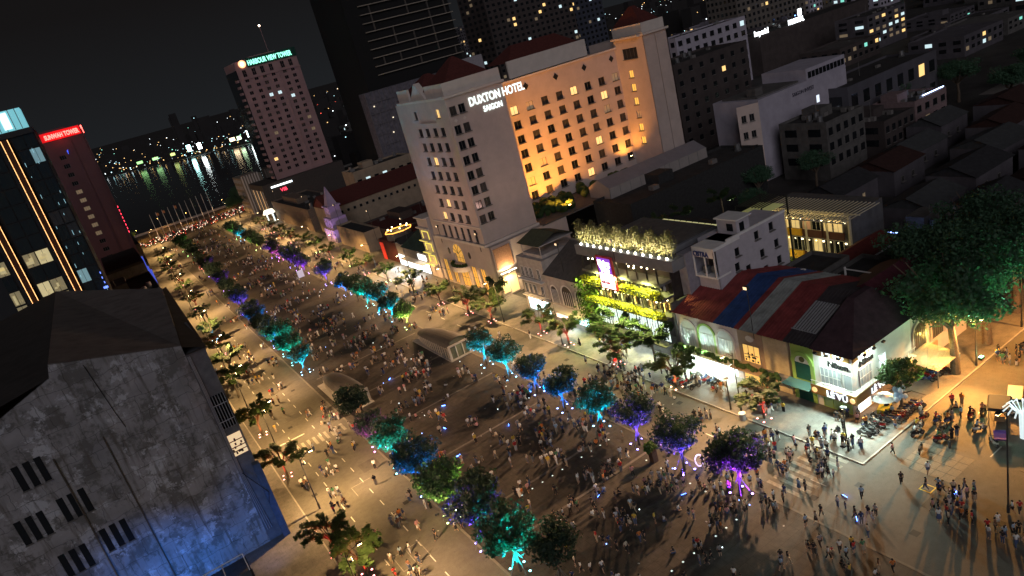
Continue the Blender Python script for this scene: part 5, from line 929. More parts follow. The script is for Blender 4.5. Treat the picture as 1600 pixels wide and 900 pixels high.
lt_body = MB().loft([[(.17*math.cos(t), .17*math.sin(t), z) for t in np.linspace(0, 6.283, 8, endpoint=False)] for z in (0, .1)], black_m).mesh('ground_light')
lens_cache = {}
COLS = dict(purple=((.28,.03,1),'purple'), violet=((.12,.05,1),'violet blue'), blue=((.0,.16,1),'blue'), cyan=((.0,.48,1),'cyan'), teal=((.0,.70,.72),'teal'), green=((.25,1,.10),'green'), lime=((.70,1,.16),'yellow green'), pink=((1,.08,.75),'pink'), red=((1,.05,.03),'red'), off=(None,'unlit'), orange=((1,.22,.05),'orange'))
def uplights(x, y, col, where, r_=1.25, z=.03, cname=None, pw=1, lamps=2, tgt=5.2):
    c, nm = COLS[col]
    if c is None: return
    if col not in lens_cache:
        lens_cache[col] = MB().loft([[(.14*math.cos(t), .14*math.sin(t), z_) for t in np.linspace(0, 6.283, 8, endpoint=False)] for z_ in (.1, .125)], E('lens_' + col, tuple(.25 + .75*q for q in c), 13 if col != 'red' else 9)).mesh('lens')
    for k in range(4):
        a = .6 + k * math.pi / 2; t = put('ground_light', lt_body, None, (x + r_*math.cos(a), y + r_*math.sin(a), z), 0, '%s ground spotlight round %s' % (nm, where), 'spotlight', 'spotlights round ' + where)
        put('lens', lens_cache[col], t)
        if (lamps == 4 or k % 2 == 0 and k // 2 < lamps): lamp('SPOT', (0, 0, .16), 8800 * pw, c, t, (-r_*math.cos(a) * .5, -r_*math.sin(a) * .5, tgt), 74, .8, .1)
TREES = []
def plaza_tree(i, x, y, col, side, big=1.0, rank=0):
    far = y > 130; nm = COLS[col][1]
    lab = 'round %s plaza tree, %s from the front in the %s row' % (nm + ' lit' if col != 'off' else 'unlit', ordinal(rank), side)
    t = thing('plaza_tree', lab, 'tree', (x, y, 0), rng.uniform(0, 6.28), 'round trees in two rows along the plaza')
    s = big * rng.uniform(.92, 1.08); t.scale = (s, s, s * rng.uniform(.95, 1.05)); put('trunk', trunks[i % 3], t); put('crown', crowns[i % 5], t)
    if y < 190: [put('support_pole', prop_m, t, (0,0,0), k * math.pi / 2 + .3) for k in range(4)]
    uplights(x, y, col, 'the %s tree of the %s row' % (ordinal(rank), side), pw=(1.9 if col in ('teal','cyan','blue') else 1.2) * (1 if not far else 2.2), lamps=4 if y < 116 else 2); TREES.append((x, y, 'the %s lit %s row tree' % (nm, side) if col != 'off' else 'the unlit %s row tree' % side))
Rrow = [(48.9,50.4,'purple',1.14),(48.3,58.8,'violet',1.06),(48.6,67.5,'violet',1),(48.4,75.4,'cyan',1.02),(48.2,84.2,'blue',.98),(48.8,92.7,'blue',.98),(48.9,101.6,'cyan',1),(49.1,110,'cyan',.95),(48.7,144.7,'lime',.9),(48.8,153.4,'cyan',1),(49.0,162,'cyan',1),(49.2,170.5,'teal',1),(49.1,179,'off',1),(49.1,187.5,'blue',1),(49.6,206,'violet',1.1),(49.1,228,'purple',1),(49.2,236.5,'purple',1.05),(49.3,245,'violet',1),(49.6,262,'pink',1.05),(49.4,271,'purple',1.05),(49.2,288,'off',1),(49.4,297,'lime',1),(49.2,306,'off',1),(50,330,'cyan',1),(50,339,'green',1),(50,348,'off',1.1)]
Lrow = [(26.0,55.5,'off',.95),(23.8,60.8,'teal',1.28),(23.2,67.8,'violet',1.24),(22.9,75.9,'lime',1.12),(23.0,84.2,'blue',1.1),(22.9,92.7,'teal',1.0),(23.0,101.8,'pink',.95),(23.2,111.5,'off',1.05),(24.1,146.5,'cyan',1),(24.2,154.5,'teal',1),(24.3,162.5,'teal',1.05),(24.2,171,'blue',1),(24.2,179.5,'off',1),(24.5,188,'blue',1),(24.6,196,'violet',1),(25.2,211,'violet',.95),(25.6,222,'off',1),(26.2,236,'off',1),(26.7,248,'purple',1),(27.0,262,'off',1),(27.4,281,'purple',1),(27.7,300,'red',1),(27.8,322,'off',1.05),(28.2,340,'green',1.05),(28.4,357,'green',1.1)]
for i, (x, y, c, s) in enumerate(Rrow): plaza_tree(i, x, y, c, 'right', s, min(i, 19) if i < 20 else 19) if i < 20 else None
for i, (x, y, c, s) in enumerate(Rrow[20:]):
    t = thing('plaza_tree', 'far round tree, number %s from the river end in the right row' % ordinal(5 - i), 'tree', (x, y, 0), i, 'round trees in two rows along the plaza'); t.scale = (s,)*3; put('trunk', trunks[i % 3], t); put('crown', crowns[i % 5], t); uplights(x, y, c, 'the %s tree from the river end of the right row' % ordinal(5 - i), lamps=2, pw=3)
for i, (x, y, c, s) in enumerate(Lrow[:20]): plaza_tree(i + 2, x, y, c, 'left', s, i)
for i, (x, y, c, s) in enumerate(Lrow[20:]):
    t = thing('plaza_tree', 'far round tree, number %s from the river end in the left row' % ordinal(4 - i), 'tree', (x, y, 0), i, 'round trees in two rows along the plaza'); t.scale = (s,)*3; put('trunk', trunks[i % 3], t); put('crown', crowns[(i+2) % 5], t); uplights(x, y, c, 'the %s tree from the river end of the left row' % ordinal(4 - i), lamps=1)
# light loop ornament by the second right tree, trimmed shrub in a pot
lo = thing('light_loop', 'glowing white loop ornament at the foot of the second right row tree', 'ornament', (50.0, 57.8, 0)); MB().tube([(.62*math.cos(t), .25*math.sin(t), .85 + .68*math.sin(t)) for t in np.linspace(-1.4, 4.6, 16)], .08, 5).build('tube', E('loop_glow', (.75,.6,1), 1.4), lo); lamp('POINT', (0, 0, 1.2), 90, (.6,.5,1), lo)
sh = thing('clipped_shrub', 'small round clipped shrub in a tall brown planter right of the plaza', 'shrub', (47.2, 63.2, 0)); put('foliage', crown_mesh(77, 700, 1.15, .8, 2.2, .16, leafmat('shrub_leaf', (.06,.12,.03)), 14, 'foliage'), sh); MB().box(-.4,-.4,0,.4,.4,1.7).build('planter', M('brown_planter', (.09,.05,.035), .8, .2), sh)
# street trees: spreading, with red-lit trunks
def feather_mesh(seed, mat, n_br=13, R=3.1, h0=2.5):
    g = np.random.default_rng(seed); b = MB(); b.tube([(0,0,0),(.08,0,h0*.5),(0,.06,h0)], [.2,.17,.14], 7); Ps = []; Dr = []
    for k in range(n_br):
        a = k * 6.283 / n_br * 1.9 + g.uniform(-.3,.3); r_ = R * g.uniform(.55, 1.1); z1 = h0 + g.uniform(1.0, 3.2); e = np.array([r_*math.cos(a), r_*math.sin(a), z1]); mpt = np.array([.45*r_*math.cos(a), .45*r_*math.sin(a), h0 + .75*(z1-h0)])
        b.tube([(0,.04,h0 - .3), tuple(mpt), tuple(e)], [.09,.055,.02], 5)
        for q in range(3):
            d = np.array([math.cos(a + (q-1)*.55), math.sin(a + (q-1)*.55), .0]); L_ = R * .36; s0 = mpt + (e - mpt) * (.1 + .4*q)
            for t in np.linspace(0, 1, 26):
                for w in (-1, 1): Ps.append(s0 + d * L_ * t + np.array([-d[1], d[0], 0]) * w * .24 * (1.15 - t) + np.array([0, 0, -.22 * t * t + g.normal(0, .18)])); Dr.append(d * .4 + np.array([-d[1], d[0], 0]) * w)
    P = np.array(Ps); Dn = np.array(Dr); Dn /= np.linalg.norm(Dn, axis=1)[:,None]; up = g.normal(0, .3, P.shape) + (0,0,1); bb = np.cross(Dn, up); bb /= np.linalg.norm(bb, axis=1)[:,None]; s = g.uniform(.16, .36, (len(P),1))
    V = np.stack([P - Dn*s, P + bb*s*.5, P + Dn*s, P - bb*s*.5], 1).reshape(-1,3); me = bpy.data.meshes.new('crown'); me.from_pydata(V.tolist(), [], np.arange(len(V)).reshape(-1,4).tolist()); me.materials.append(mat); me.update(); t = b.mesh('trunk'); t.materials.append(pale_bark); return t, me
feath = [feather_mesh(50 + i, leaf_st) for i in range(4)]
SR = [(62.6,57.9,'red'),(62.3,73.8,'orange'),(62.4,87.3,'red'),(62.5,101.5,'red'),(62.8,110.8,'red'),(60.8,127,'red'),(60.4,136.6,'red'),(59.8,149.8,'red'),(60,166,'off'),(60.4,184,'lime'),(60,200,'red'),(61,216,'lime'),(60.6,236,'red'),(61,252,'lime'),(61,268,'off'),(61,286,'red'),(61.5,304,'off'),(62,322,'red'),(62,340,'red')]
SL = [(10.3,74.9,'red'),(8.7,82.4,'red'),(9.2,107.7,'red'),(9.8,126.7,'orange'),(10.2,150,'off'),(12.2,166,'off'),(12.9,182,'red'),(13.6,197,'cyan'),(14.6,217,'off'),(15.6,239,'red'),(16,262,'off'),(16.5,282,'red'),(17,304,'off'),(17.6,326,'red'),(18.5,348,'off')]
for side, rows in (('right', SR), ('left', SL)):
    for i, (x, y, c) in enumerate(rows):
        t = thing('street_tree', 'spreading %s street tree, %s from the front on the %s pavement' % ({'off':'unlit'}.get(c, COLS[c][1] + ' lit'), ordinal(i), side), 'tree', (x, y, .0), rng.uniform(0, 6.28), 'spreading trees along the two pavements'); s = rng.uniform(.95, 1.2); t.scale = (s,)*3
        put('trunk', feath[i % 4][0], t); put('crown', feath[i % 4][1], t)
        uplights(x, y, c, 'the %s street tree on the %s pavement' % (ordinal(i), side), .9, .03 if x > 8.2 else .13, pw=.42 if y < 150 else .8, lamps=2 if y < 140 else 1, tgt=2.6)
        if i == 0 and side == 'right': pass
t = thing('street_tree', 'broad leafy street tree standing in front of the restaurant', 'tree', (65.2, 90.5, .13)); t.scale = (1.35,)*3; put('trunk', feath[1][0], t); put('crown', feath[2][1], t)
t = thing('street_tree', 'dense green street tree right of the vine tower', 'tree', (66.2, 82.5, .13)); t.scale = (1.2,)*3; put('trunk', feath[0][0], t); put('crown', feath[3][1], t)
t = thing('street_tree', 'yellow lit small tree under the brick lit hotel corner', 'tree', (64.5, 131.5, .13)); t.scale = (1.3,)*3; put('trunk', feath[0][0], t); put('crown', feath[1][1], t); lamp('POINT', (2.2, 1.5, 2.0), 300, (1,1,.35), t)
t = thing('street_tree', 'small leafy tree beside the balloon seller at the shop corner', 'tree', (73.0, 45.2, .13)); t.scale = (1.15,)*3; put('trunk', feath[2][0], t); put('crown', crown_mesh(91, 1700, 2.5, 1.6, 4.6, .2, leaf_st, 18), t)
t = thing('street_tree', 'small leafy tree at the right edge behind the dark lamp post', 'tree', (64.4, 25.4, .13)); put('trunk', feath[3][0], t); put('crown', crown_mesh(92, 1900, 2.4, 1.9, 5.0, .2, leafmat('edge_tree_leaf', (.06,.12,.045)), 18), t)
# big shade trees on the cross street
def shade_tree(x, y, s, seed, lab):
    t = thing('shade_tree', lab, 'tree', (x, y, .13), 0, 'tall shade trees along the cross street'); b = MB(); b.tube([(0,0,0),(.1,.1,3.5),(-.2,.2,7)], [.62,.5,.42], 9); g = random.Random(seed)
    for k in range(9):
        a = k * .8 + g.random(); r_ = g.uniform(3.5, 8); z = g.uniform(10.5, 15.5); b.tube([(-.15,.2,6.2 + .12*k), (.4*r_*math.cos(a), .4*r_*math.sin(a), 7.5 + .45*(z-7)), (r_*math.cos(a), r_*math.sin(a), z)], [.28,.17,.05], 6)
    b.build('trunk', bark, t); put('crown', crown_mesh(seed, 9000, 7.5, 4.2, 12.3, .25, leaf_big, 46), t); t.scale = (s,)*3; return t
tt = shade_tree(84.5, 44.6, 1.0, 5, 'tall dark shade tree with a lit trunk on the cross street pavement')
lamp('POINT', (-1.0, .8, 4.6), 130, (1,.72,.1), tt); lamp('POINT', (5.0, 5, 8.4), 2200, (.2,1,.4), tt, size=.3); lamp('POINT', (-5, -6, 6.5), 900, (.35,1,.6), tt, size=.3); lamp('POINT', (-1, 2, 20.5), 2600, (.35,1,.72), tt, size=2) if False else None
gf = thing('added_green_flood', 'added green floodlight on the cross street kerb to brighten the shade trees', 'floodlight', (89.2, 43.7, .13)); MB().box(-.35,-.25,0,.35,.25,.4).build('housing', black_m, gf); MB().box(-.3,-.2,.4,.3,.2,.43).build('lens', E('green_lens', (.3,1,.5), 12), gf)
lamp('SPOT', (0, -.3, .5), 17000, (.2,.8,.46), gf, (-3, -3.0, 12), 120, .9, .3)  # added lamp, there only to brighten the dark shade tree crowns
shade_tree(93.5, 45.0, 1.02, 6, 'second tall shade tree along the cross street pavement'); shade_tree(104, 46, 1.0, 8, 'third tall shade tree at the right edge of the view'); shade_tree(98, 54, .95, 9, 'tall shade tree behind the two front ones')
shade_tree(112, 54, .95, 10, 'tall shade tree farthest right behind the row')
for i, (x, y, s, lab) in enumerate([(172,146,.9,'dark tree in front of the brown apartments'), (196,150,.8,'dark tree right of the brown apartments'), (140,120,.6,'dark tree behind the courtyard building'), (152,112,.62,'dark bushy tree left of the brown stepped house'), (214,128,.8,'dark tree behind the pinkish flat house'), (236,120,.85,'dark tree left of the lit parking ground'), (250,104,.85,'dark tree over the lit parking ground'), (224,100,.8,'large dark tree before the lit parking ground'), (270,96,.9,'dark tree right of the lit parking ground'), (128,112,.5,'small dark tree behind the pergola'), (64,400,.8,'dark tree at the river corner of the street'), (74,430,.9,'dark tree by the curved bank corner'), (86,438,.8,'dark tree left of the harbour tower foot'), (12,436,.5,'yellow lit tree left of the flagpoles')]):
    t = shade_tree(x, y, s, 30 + i, lab) if i < 2 else thing('shade_tree', lab, 'tree', (x, y, 0), i, 'dark trees between the houses')
    if i >= 2: t.scale = (s,)*3; put('trunk', [o for o in tt.children if o.name.startswith('trunk')][0].data, t); put('crown', [o for o in tt.children if o.name.startswith('crown')][0].data, t)
    if i == 13: lamp('POINT', (0, -6, 5), 900, (1,.6,.1), t)
for i, (x, y, lab) in enumerate([(92,98,'lit palm on the dark restaurant terrace'), (101,96,'pale lit palm left of the pergola'), (86,100,'dim palm behind the bamboo hedge')]):
    t = thing('palm_tree', lab, 'palm', (x, y, 8)); MB().tube([(0,0,0),(.2,0,4),(.1,.1,8)], [.2,.16,.13], 6).build('trunk', bark, t); put('crown', feather_mesh(70 + i, leafmat('palm_leaf', (.05,.09,.04)), 9, 2.2, 6.6)[1], t); lamp('POINT', (1.2, -1.2, 7.2), 40, (.95,1,.6), t)
    MB().box(-.8,-.8,-8,.8,.8,0).build('planter', dkconc, t)
# lit parking ground and its lamps, upper right
pk = MB().box(244, 96, 0, 300, 118, .1).build('parking_ground', g_side, kind='structure')
# ------------------------------------------------------------------ street furniture
lamp_m = M('lamp_post_grey', (.05,.05,.05), .5, .1, metal=.3); warm = E('lamp_lens', (1,.72,.35), 30); white_l = E('lamp_lens_white', (.9,1,.95), 22)
def street_lamp(lab, x, y, h, ax, ay, pw, col, arms=1, ang=150, z0=.13, disc=False, lens=None, grp='street lamps along both pavements', flood=0):
    t = thing('street_lamp', lab, 'street lamp', (x, y, z0), 0, grp); b = MB(); b.tube([(0,0,0),(0,0,.9),(0,0,.95),(0,0,h)], [.16,.15,.1,.06], 8); b.build('pole', lamp_m, t)
    for k in range(arms):
        s = 1 if k == 0 else -1; e = (ax * s, ay * s, h + .35); MB().tube([(0,0,h - .5), (ax*s*.4, ay*s*.4, h + .2), e], .05, 6).build('arm', lamp_m, t)
        hd = MB().ball(e, (.42,.42,.1), 10, 4) if disc else MB().box(e[0]-.35, e[1]-.18, e[2]-.02, e[0]+.35, e[1]+.18, e[2]+.12); hd = hd.build('lamp_head', lamp_m, t)
        MB().box(e[0]-.25, e[1]-.12, e[2]-.12, e[0]+.25, e[1]+.12, e[2]-.105).build('lens', lens or warm, hd)
        if pw: lamp('SPOT', (e[0], e[1], e[2] - .16), pw, col, t, (e[0]*1.15, e[1]*1.15, 0), ang, .5, .12)
    if flood < 0:
        f = MB().box(-.6, -.25, h - .9, -.12, .25, h - .55).build('floodlight', lamp_m, t); MB().box(-.62, -.22, h - .88, -.605, .22, h - .58).build('lens', warm, f); lamp('SPOT', (-.75, -.2, h - .7), 50000, SOD, t, (-30, -9, 0), 100, .9, .1)
    if 0 < flood < 1:  # left row only: floodlight head added as fill light for the plaza
        f = MB().box(.12, -.25, h - 1.1, .5, .25, h - .75).build('floodlight', lamp_m, t); MB().box(.505, -.22, h - 1.08, .52, .22, h - .78).build('lens', warm, f); lamp('SPOT', (.62, 0, h - .95), 17000, (1,.60,.33), t, (24, 0, 0), 100, 1, .5)
    if flood > 1:
        f = MB().box(-.5, -.25, h - 1.1, -.12, .25, h - .75).build('floodlight', lamp_m, t); MB().box(-.52, -.22, h - 1.08, -.505, .22, h - .78).build('lens', warm, f); lamp('SPOT', (-.62, 0, h - .95), flood, (1,.60,.33), t, (-24, 0, 0), 112, 1, .18)
    return t
WARM = (1,.59,.22); SOD = (1,.42,.09)
for i, y in enumerate((68.5, 94.2, 118, 142, 168, 196, 226, 258, 292, 328, 366, 404)):
    street_lamp('grey street lamp, %s from the front on the left pavement' % ordinal(i), 10.3 + max(0, y - 140) * .035 if y > 94 else 8.0, y, 8.6, 1.8, 0, (17000 if y < 150 else 22000) * (.8 if y < 80 else 1), WARM, 1, flood=.5)
for i, y in enumerate((61.2, 103, 124, 146, 170, 196, 226, 258, 292, 328, 366, 404)):
    street_lamp('grey street lamp, %s from the front on the right pavement' % ordinal(i), 62.0, y, 9.4, -1.9, 0, [9000, 10000, 13000, 16000, 18000][min(i, 4)] if i < 5 else 21000, WARM, 1)
street_lamp('tall sodium street lamp on the cross street pavement under the first shade tree', 87.5, 43.5, 7.6, -1.6, -1.6, 13000, SOD, 1, 160, flood=-1)
street_lamp('sodium street lamp farther along the cross street by the shade trees', 100, 43.6, 9.2, 0, -1.8, 11000, SOD, 1, 155)
street_lamp('dark lamp post with no lit head at the right edge', 62.4, 28.5, 11.6, -.9, .3, 0, SOD, 1)
street_lamp('short disc topped lamp post in front of the white corner shop', 64.1, 47.0, 4.4, .01, .01, 0, SOD, 1, disc=True, z0=.13)
street_lamp('short disc topped lamp post at the left pavement edge near the front', 9.2, 76.5, 4.2, .01, .01, 0, SOD, 1, disc=True, z0=0)
street_lamp('short disc topped lamp post in front of the brown tiled shop', 61.9, 63.0, 4.6, .01, .01, 0, SOD, 1, disc=True)
for i, (x, y) in enumerate(((256, 100), (272, 108), (288, 100))): street_lamp('white lamp over the parking ground, %s from left' % ordinal(i), x, y, 6, 0, -1, 2600, (.75,1,.9), 1, 150, lens=white_l, grp='white lamps over the parking ground')
# floodlights on the roofs and masts of the right side, washing the plaza
for i, (x, y, z, zb, p_, lab) in enumerate(((69.0, 63.5, 15.5, 9.8, 88000, 'striped roof row'), (67.4, 89, 20.2, 18.2, 62000, 'restaurant roof edge'), (70.5, 110, 16, 12, 52000, 'colonial house roof'), (69.2, 140, 15.5, 13.3, 62000, 'hotel podium by the brick corner'), (69.2, 160, 15.5, 13.3, 56000, 'hotel podium far end'), (70.4, 186, 15, 8, 62000, 'green roofed shop house'), (71, 214, 15, 6, 66000, 'wide dark red house'), (70.6, 246, 15, 6.5, 66000, 'brown flat house'), (72.5, 292, 15, 9, 80000, 'brown balconied block'), (72.5, 340, 15, 9, 90000, 'far end of the balconied block'))):
    t = thing('floodlight', 'mast floodlight above the %s, aimed at the plaza' % lab, 'floodlight', (x, y, zb), 0, 'floodlights above the right hand buildings'); MB().tube([(0,0,-2 if zb > 9 else -1),(0,0,z - zb)], .06, 6).build('mast', lamp_m, t); MB().box(-.35,-.35,z - zb,.1,.35,z - zb + .5).build('housing', lamp_m, t); MB().box(-.37,-.3,z - zb + .05,-.352,.3,z - zb + .45).build('lens', E('flood_lens_dim', (1,.7,.4), 1.5), t)
    lamp('SPOT', (-.55, 0, z - zb + .2), p_ * .75, (1,.57,.30), t, (33 - x, -14 if i == 0 else -4, -zb), 104, 1, .25)
# ground lights in the paving
gl_me = MB().box(-.10,-.10,0,.10,.10,.02, E('paving_light', (.85,1,.95), .9)).mesh('paving_light')
for x in (31.6,33.3,35,36.7,38.4,41.8,43.5,45.2,46.8):
    for y in (48, 72): put('paving_light', gl_me, None, (x, y, .013), 0, 'small white paving light, %s from left in the %s row across the plaza' % (ordinal((31.6,33.3,35,36.7,38.4,41.8,43.5,45.2,46.8).index(x)), 'front' if y == 48 else 'second'), 'paving light', 'white lights flush in the paving, %s row' % ('front' if y == 48 else 'second'))
for y in (53.9,56.4,61.4,64.2,79,81.5,97,99.5): put('paving_light', gl_me, None, (46.7, y, .013), 0, 'small white paving light, %s from the front along the right tree row' % ordinal((53.9,56.4,61.4,64.2,79,81.5,97,99.5).index(y)), 'paving light', 'white lights along the right tree row')
# flagpoles on the embankment
for i in range(11):
    x = 24.5 + i * 3.45; y = 424 + i * 2.6; t = thing('flagpole', 'tall pale flagpole by the river, %s from the left' % ordinal(i), 'flagpole', (x, y, 0), 0, 'row of flagpoles by the river'); MB().tube([(0,0,0),(0,0,14)], [.16,.09], 6).build('pole', M('flagpole_white', (.75,.70,.62), .5, .05), t); MB().ball((0,0,14.1), .18, 6, 4).build('finial', steel, t)
    if i in (1, 2, 4): MB().poly([(0,0,13.8),(1.3,.2,13.3),(1.2,.3,11.9),(0,0,12.2)]).poly([(0,.03,13.8),(0,.03,12.2),(1.2,.33,11.9),(1.3,.23,13.3)]).build('flag', M('flag_cloth', (.5,.2,.08), .8, .1), t)
    if i % 2 == 0: lamp('SPOT', (.8, -1.5, .3), 1800, (1,.6,.35), t, (0, 0, 9), 60, .8)
for i, (x, y) in enumerate(((16, 440), (44, 446), (66, 452), (30, 462))): street_lamp('golden globe lamp by the river road, %s from left' % ordinal(i), x, y, 6.5, .01, .01, 5200, SOD, 1, 175, z0=0, lens=E('gold_lens', (1,.6,.15), 60), grp='golden lamps by the river road')
# traffic waiting on the river road: a crush of headlights
tr = MB(); hl = E('headlight', (1,.82,.62), 5); tlm = E('tail_light', (1,.06,.03), 3)
for _ in range(240):
    x = rng.uniform(12, 88); y = rng.uniform(404, 428) + (x - 20) * .25; tr.box(x-.3, y-.8, .25, x+.3, y+.8, .9, black_m).box(x-.25, y-.3, .9, x+.25, y+.3, 1.55, random.choice((white_p, black_m, M('helmet_red', (.3,.03,.03), .5, .1)))); tr.box(x-.12, y-.86, .75, x+.12, y-.81, .95, hl if rng.random() < .6 else tlm)
tr.build('motorbike_traffic', None, kind='stuff')
# metro entrance kiosks
def kiosk(x, lab, flip):
    t = thing('kiosk', lab, 'kiosk', (x, 118.6, 0)); t.scale = (.78, 1, .86); shell = M('kiosk_shell', (.07,.064,.057), .6, .15, .8); rings = []
    for j, (y, hw, h, z) in enumerate(((0,3.0,4.9,0),(4,3.0,4.7,0),(9,2.8,4.1,0),(14,2.4,3.2,0),(17,1.8,2.3,0),(18.4,1.0,1.6,0))):
        rings.append([(3 + hw*math.cos(a), y, max(1.6, h * .62) + (h - max(1.6, h*.62)) * math.sin(a)) for a in np.linspace(math.pi, 0, 13)])
    k = MB().loft(rings, None, cap=False, close=False); k.loft([[(p[0], p[1], p[2] - .15) for p in r_] for r_ in rings], None, cap=False, close=False); k.build('roof', shell, t)
    sl = MB()
    for sd in (-1, 1):
        for j in range(14):
            y = .6 + j * 1.15; hw = np.interp(y, [0,4,9,14,17], [3,3,2.8,2.4,1.8]); h = np.interp(y, [0,4,9,14,17], [3.0,2.9,2.5,2.0,1.6]); sl.box(3 + sd*hw - .05, y, 0, 3 + sd*hw + .05, y + .35, h)
    sl.build('louvre', M('kiosk_louvre', (.32,.29,.24), .6, .1), t, kind='stuff')
    e = MB(); e.box(-.05, -.15, 0, .5, .1, 3.6).box(5.5, -.15, 0, 6.05, .1, 3.6).box(.5, -.15, 3.2, 5.5, .1, 3.6).box(2.0,-.12,0,2.2,.05,3.2).box(3.9,-.12,0,4.1,.05,3.2); e.build('portal_frame', M('portal_white', (.45,.41,.35), .6, .08), t)
    MB().poly([(.5,.1,0),(5.5,.1,0),(5.5,.1,4.4),(3,.1,4.9),(.5,.1,4.4)]).build('glass_door', M('kiosk_glass', (.12,.12,.08), .15, .2, 1), t); MB().box(-.4,-.6,0,6.4,18,.16).build('plinth', kerb_m, t); lamp('SPOT', (3, -2.0, 3.3), 110, (1,.9,.65), t, (3, .1, 1), 100)
kiosk(45.9, 'rounded grey metro entrance pavilion on the right side of the plaza', 0); kiosk(23.9, 'rounded grey metro entrance pavilion on the left side of the plaza', 1)
# ------------------------------------------------------------------ motorbikes, carts, car
def bike_parts(col):
    b = MB(); b.tube([(0,-.62,.55),(0,-.45,.85),(0,-.38,1.0)], [.05,.06,.04], 6); b.loft([[(-.1,-.45,.35),(.1,-.45,.35),(.12,-.42,.75),(-.12,-.42,.75)],[(-.14,0,.3),(.14,0,.3),(.1,0,.5),(-.1,0,.5)],[(-.16,.35,.4),(.16,.35,.4),(.15,.35,.78),(-.15,.35,.78)],[(-.1,.85,.6),(.1,.85,.6),(.09,.85,.8),(-.09,.85,.8)]])
    body = b.mesh('body'); body.materials.append(col); s = MB().loft([[(-.13,.05,.76),(.13,.05,.76),(.13,.05,.86),(-.13,.05,.86)],[(-.15,.4,.78),(.15,.4,.78),(.15,.4,.9),(-.15,.4,.9)],[(-.1,.8,.8),(.1,.8,.8),(.1,.8,.9),(-.1,.8,.9)]]).mesh('seat'); s.materials.append(rubber)
    w_ = MB(); n_ = 12; w_.loft([[(dx, .29*math.cos(t) * k, .29*math.sin(t) * k) for t in np.linspace(0, 6.283, n_, endpoint=False)] for dx, k in ((-.05,.75),(-.05,1),(.05,1),(.05,.75))], rubber, cap=False); w_.loft([[(dx, .21*math.cos(t), .21*math.sin(t)) for t in np.linspace(0, 6.283, n_, endpoint=False)] for dx in (-.02,.02)], steel); wheel = w_.mesh('wheel')
    h = MB().tube([(-.34,-.28,1.04),(-.1,-.4,1.0),(.1,-.4,1.0),(.34,-.28,1.04)], .022, 5).tube([(-.3,-.35,1.05),(-.34,-.36,1.18)], .015, 4).tube([(.3,-.35,1.05),(.34,-.36,1.18)], .015, 4).mesh('handlebar'); h.materials.append(black_m); hd = MB().ball((0,-.52,.9), (.1,.07,.09), 7, 4).mesh('headlight'); hd.materials.append(M('headlight_glass', (.5,.5,.45), .1, 0)); m = MB().tube([(.17,.2,.3),(.2,.9,.4)], .05, 6).box(-.14,-.15,.25,.14,.25,.42).mesh('engine'); m.materials.append(steel); return body, s, wheel, h, hd, m
bcol = {k: bike_parts(M('bike_' + k, c, .35, .1)) for k, c in dict(red=(.30,.02,.02), black=(.02,.02,.022), white=(.6,.6,.58), blue=(.03,.07,.22), grey=(.13,.13,.13)).items()}
def bike(x, y, rz, k, lab, grp, z=.01):
    t = thing('motorbike', lab, 'motorbike', (x, y, z), rz, grp); bo, s, wh, h, hd, m = bcol[k]
    put('body', bo, t); put('seat', s, t); put('wheel', wh, t, (0,-.66,.29)); put('wheel', wh, t, (0,.62,.29)); put('handlebar', h, t); put('headlight', hd, t); put('engine', m, t); return t
def label_near(x, y, marks): return min(marks, key=lambda q: (q[0]-x)**2 + (q[1]-y)**2)[2]
BM = [(70,47,'by the white corner shop'),(73.5,45.5,'under the balloon seller'),(71.5,41,'waiting on the orange road'),(77,37,'waiting on the orange road to the right'),(64.5,76,'outside the arched shop row'),(85,45,'by the big tree trunk'),(80,46,'by the parking shelter')]
bk_spots = []
for i in range(10): bk_spots.append((66.2 + i * .62 + rng.uniform(-.1,.1), 45.6 + rng.uniform(-.4,.4) + .1*i, rng.uniform(2.6, 3.5), .01 if 0 else .14))
for i in range(9): bk_spots.append((70.2 + i * .62, 44.5 + rng.uniform(-.3,.3), rng.uniform(.2, .8), .14))
for i in range(8): bk_spots.append((63.4 + rng.uniform(-.2,.2), 71 + i * .75, rng.uniform(1.2, 1.9), .14))
for i in range(7): bk_spots.append((65.8 + rng.uniform(-.2,.2), 68.5 + i * .8, rng.uniform(1.2, 1.9), .14))
for i in range(5): bk_spots.append((81.0 + i * .8, 46.4 + rng.uniform(-.2,.2), rng.uniform(-.4,.4), .14))
RIDE = [(69.6,41.4,1.2),(70.9,42.0,1.4),(71.8,39.7,1.5),(73.2,41.0,1.6),(73.9,40.0,1.5),(76.2,38.6,1.6),(77.6,38.0,1.7),(74.0,36.7,1.2),(79.2,35.4,2.0),(70.0,38.9,1.0),(72.9,42.4,1.5)]
PARK2 = [(67.0,39.6,1.9),(72.3,34.4,2.5),(83.6,45.3,.8)]
bnames = {}; BK = list(bcol)
def bike_label(k, what, x, y, ridden):
    base = '%s motorbike %s' % (k, what.replace('waiting on the orange road to the right', 'on the far orange road').replace('waiting on the orange road', 'on the orange road')); bnames.setdefault(base, []).append(1); n_ = len(bnames[base]); return base if n_ == 1 else '%s, %s of its kind there' % (base, ordinal(min(n_ - 1, 19)))
for (x, y, a, z) in bk_spots: k = random.choice(BK); bike(x, y, a, k, bike_label(k, 'parked ' + label_near(x, y, BM), x, y, 0), 'parked motorbikes', z)
for (x, y, a) in RIDE: k = random.choice(BK); bike(x, y, a, k, bike_label(k, 'with a rider ' + label_near(x, y, [BM[2], BM[3]]), x, y, 1), 'motorbikes waiting on the cross street')
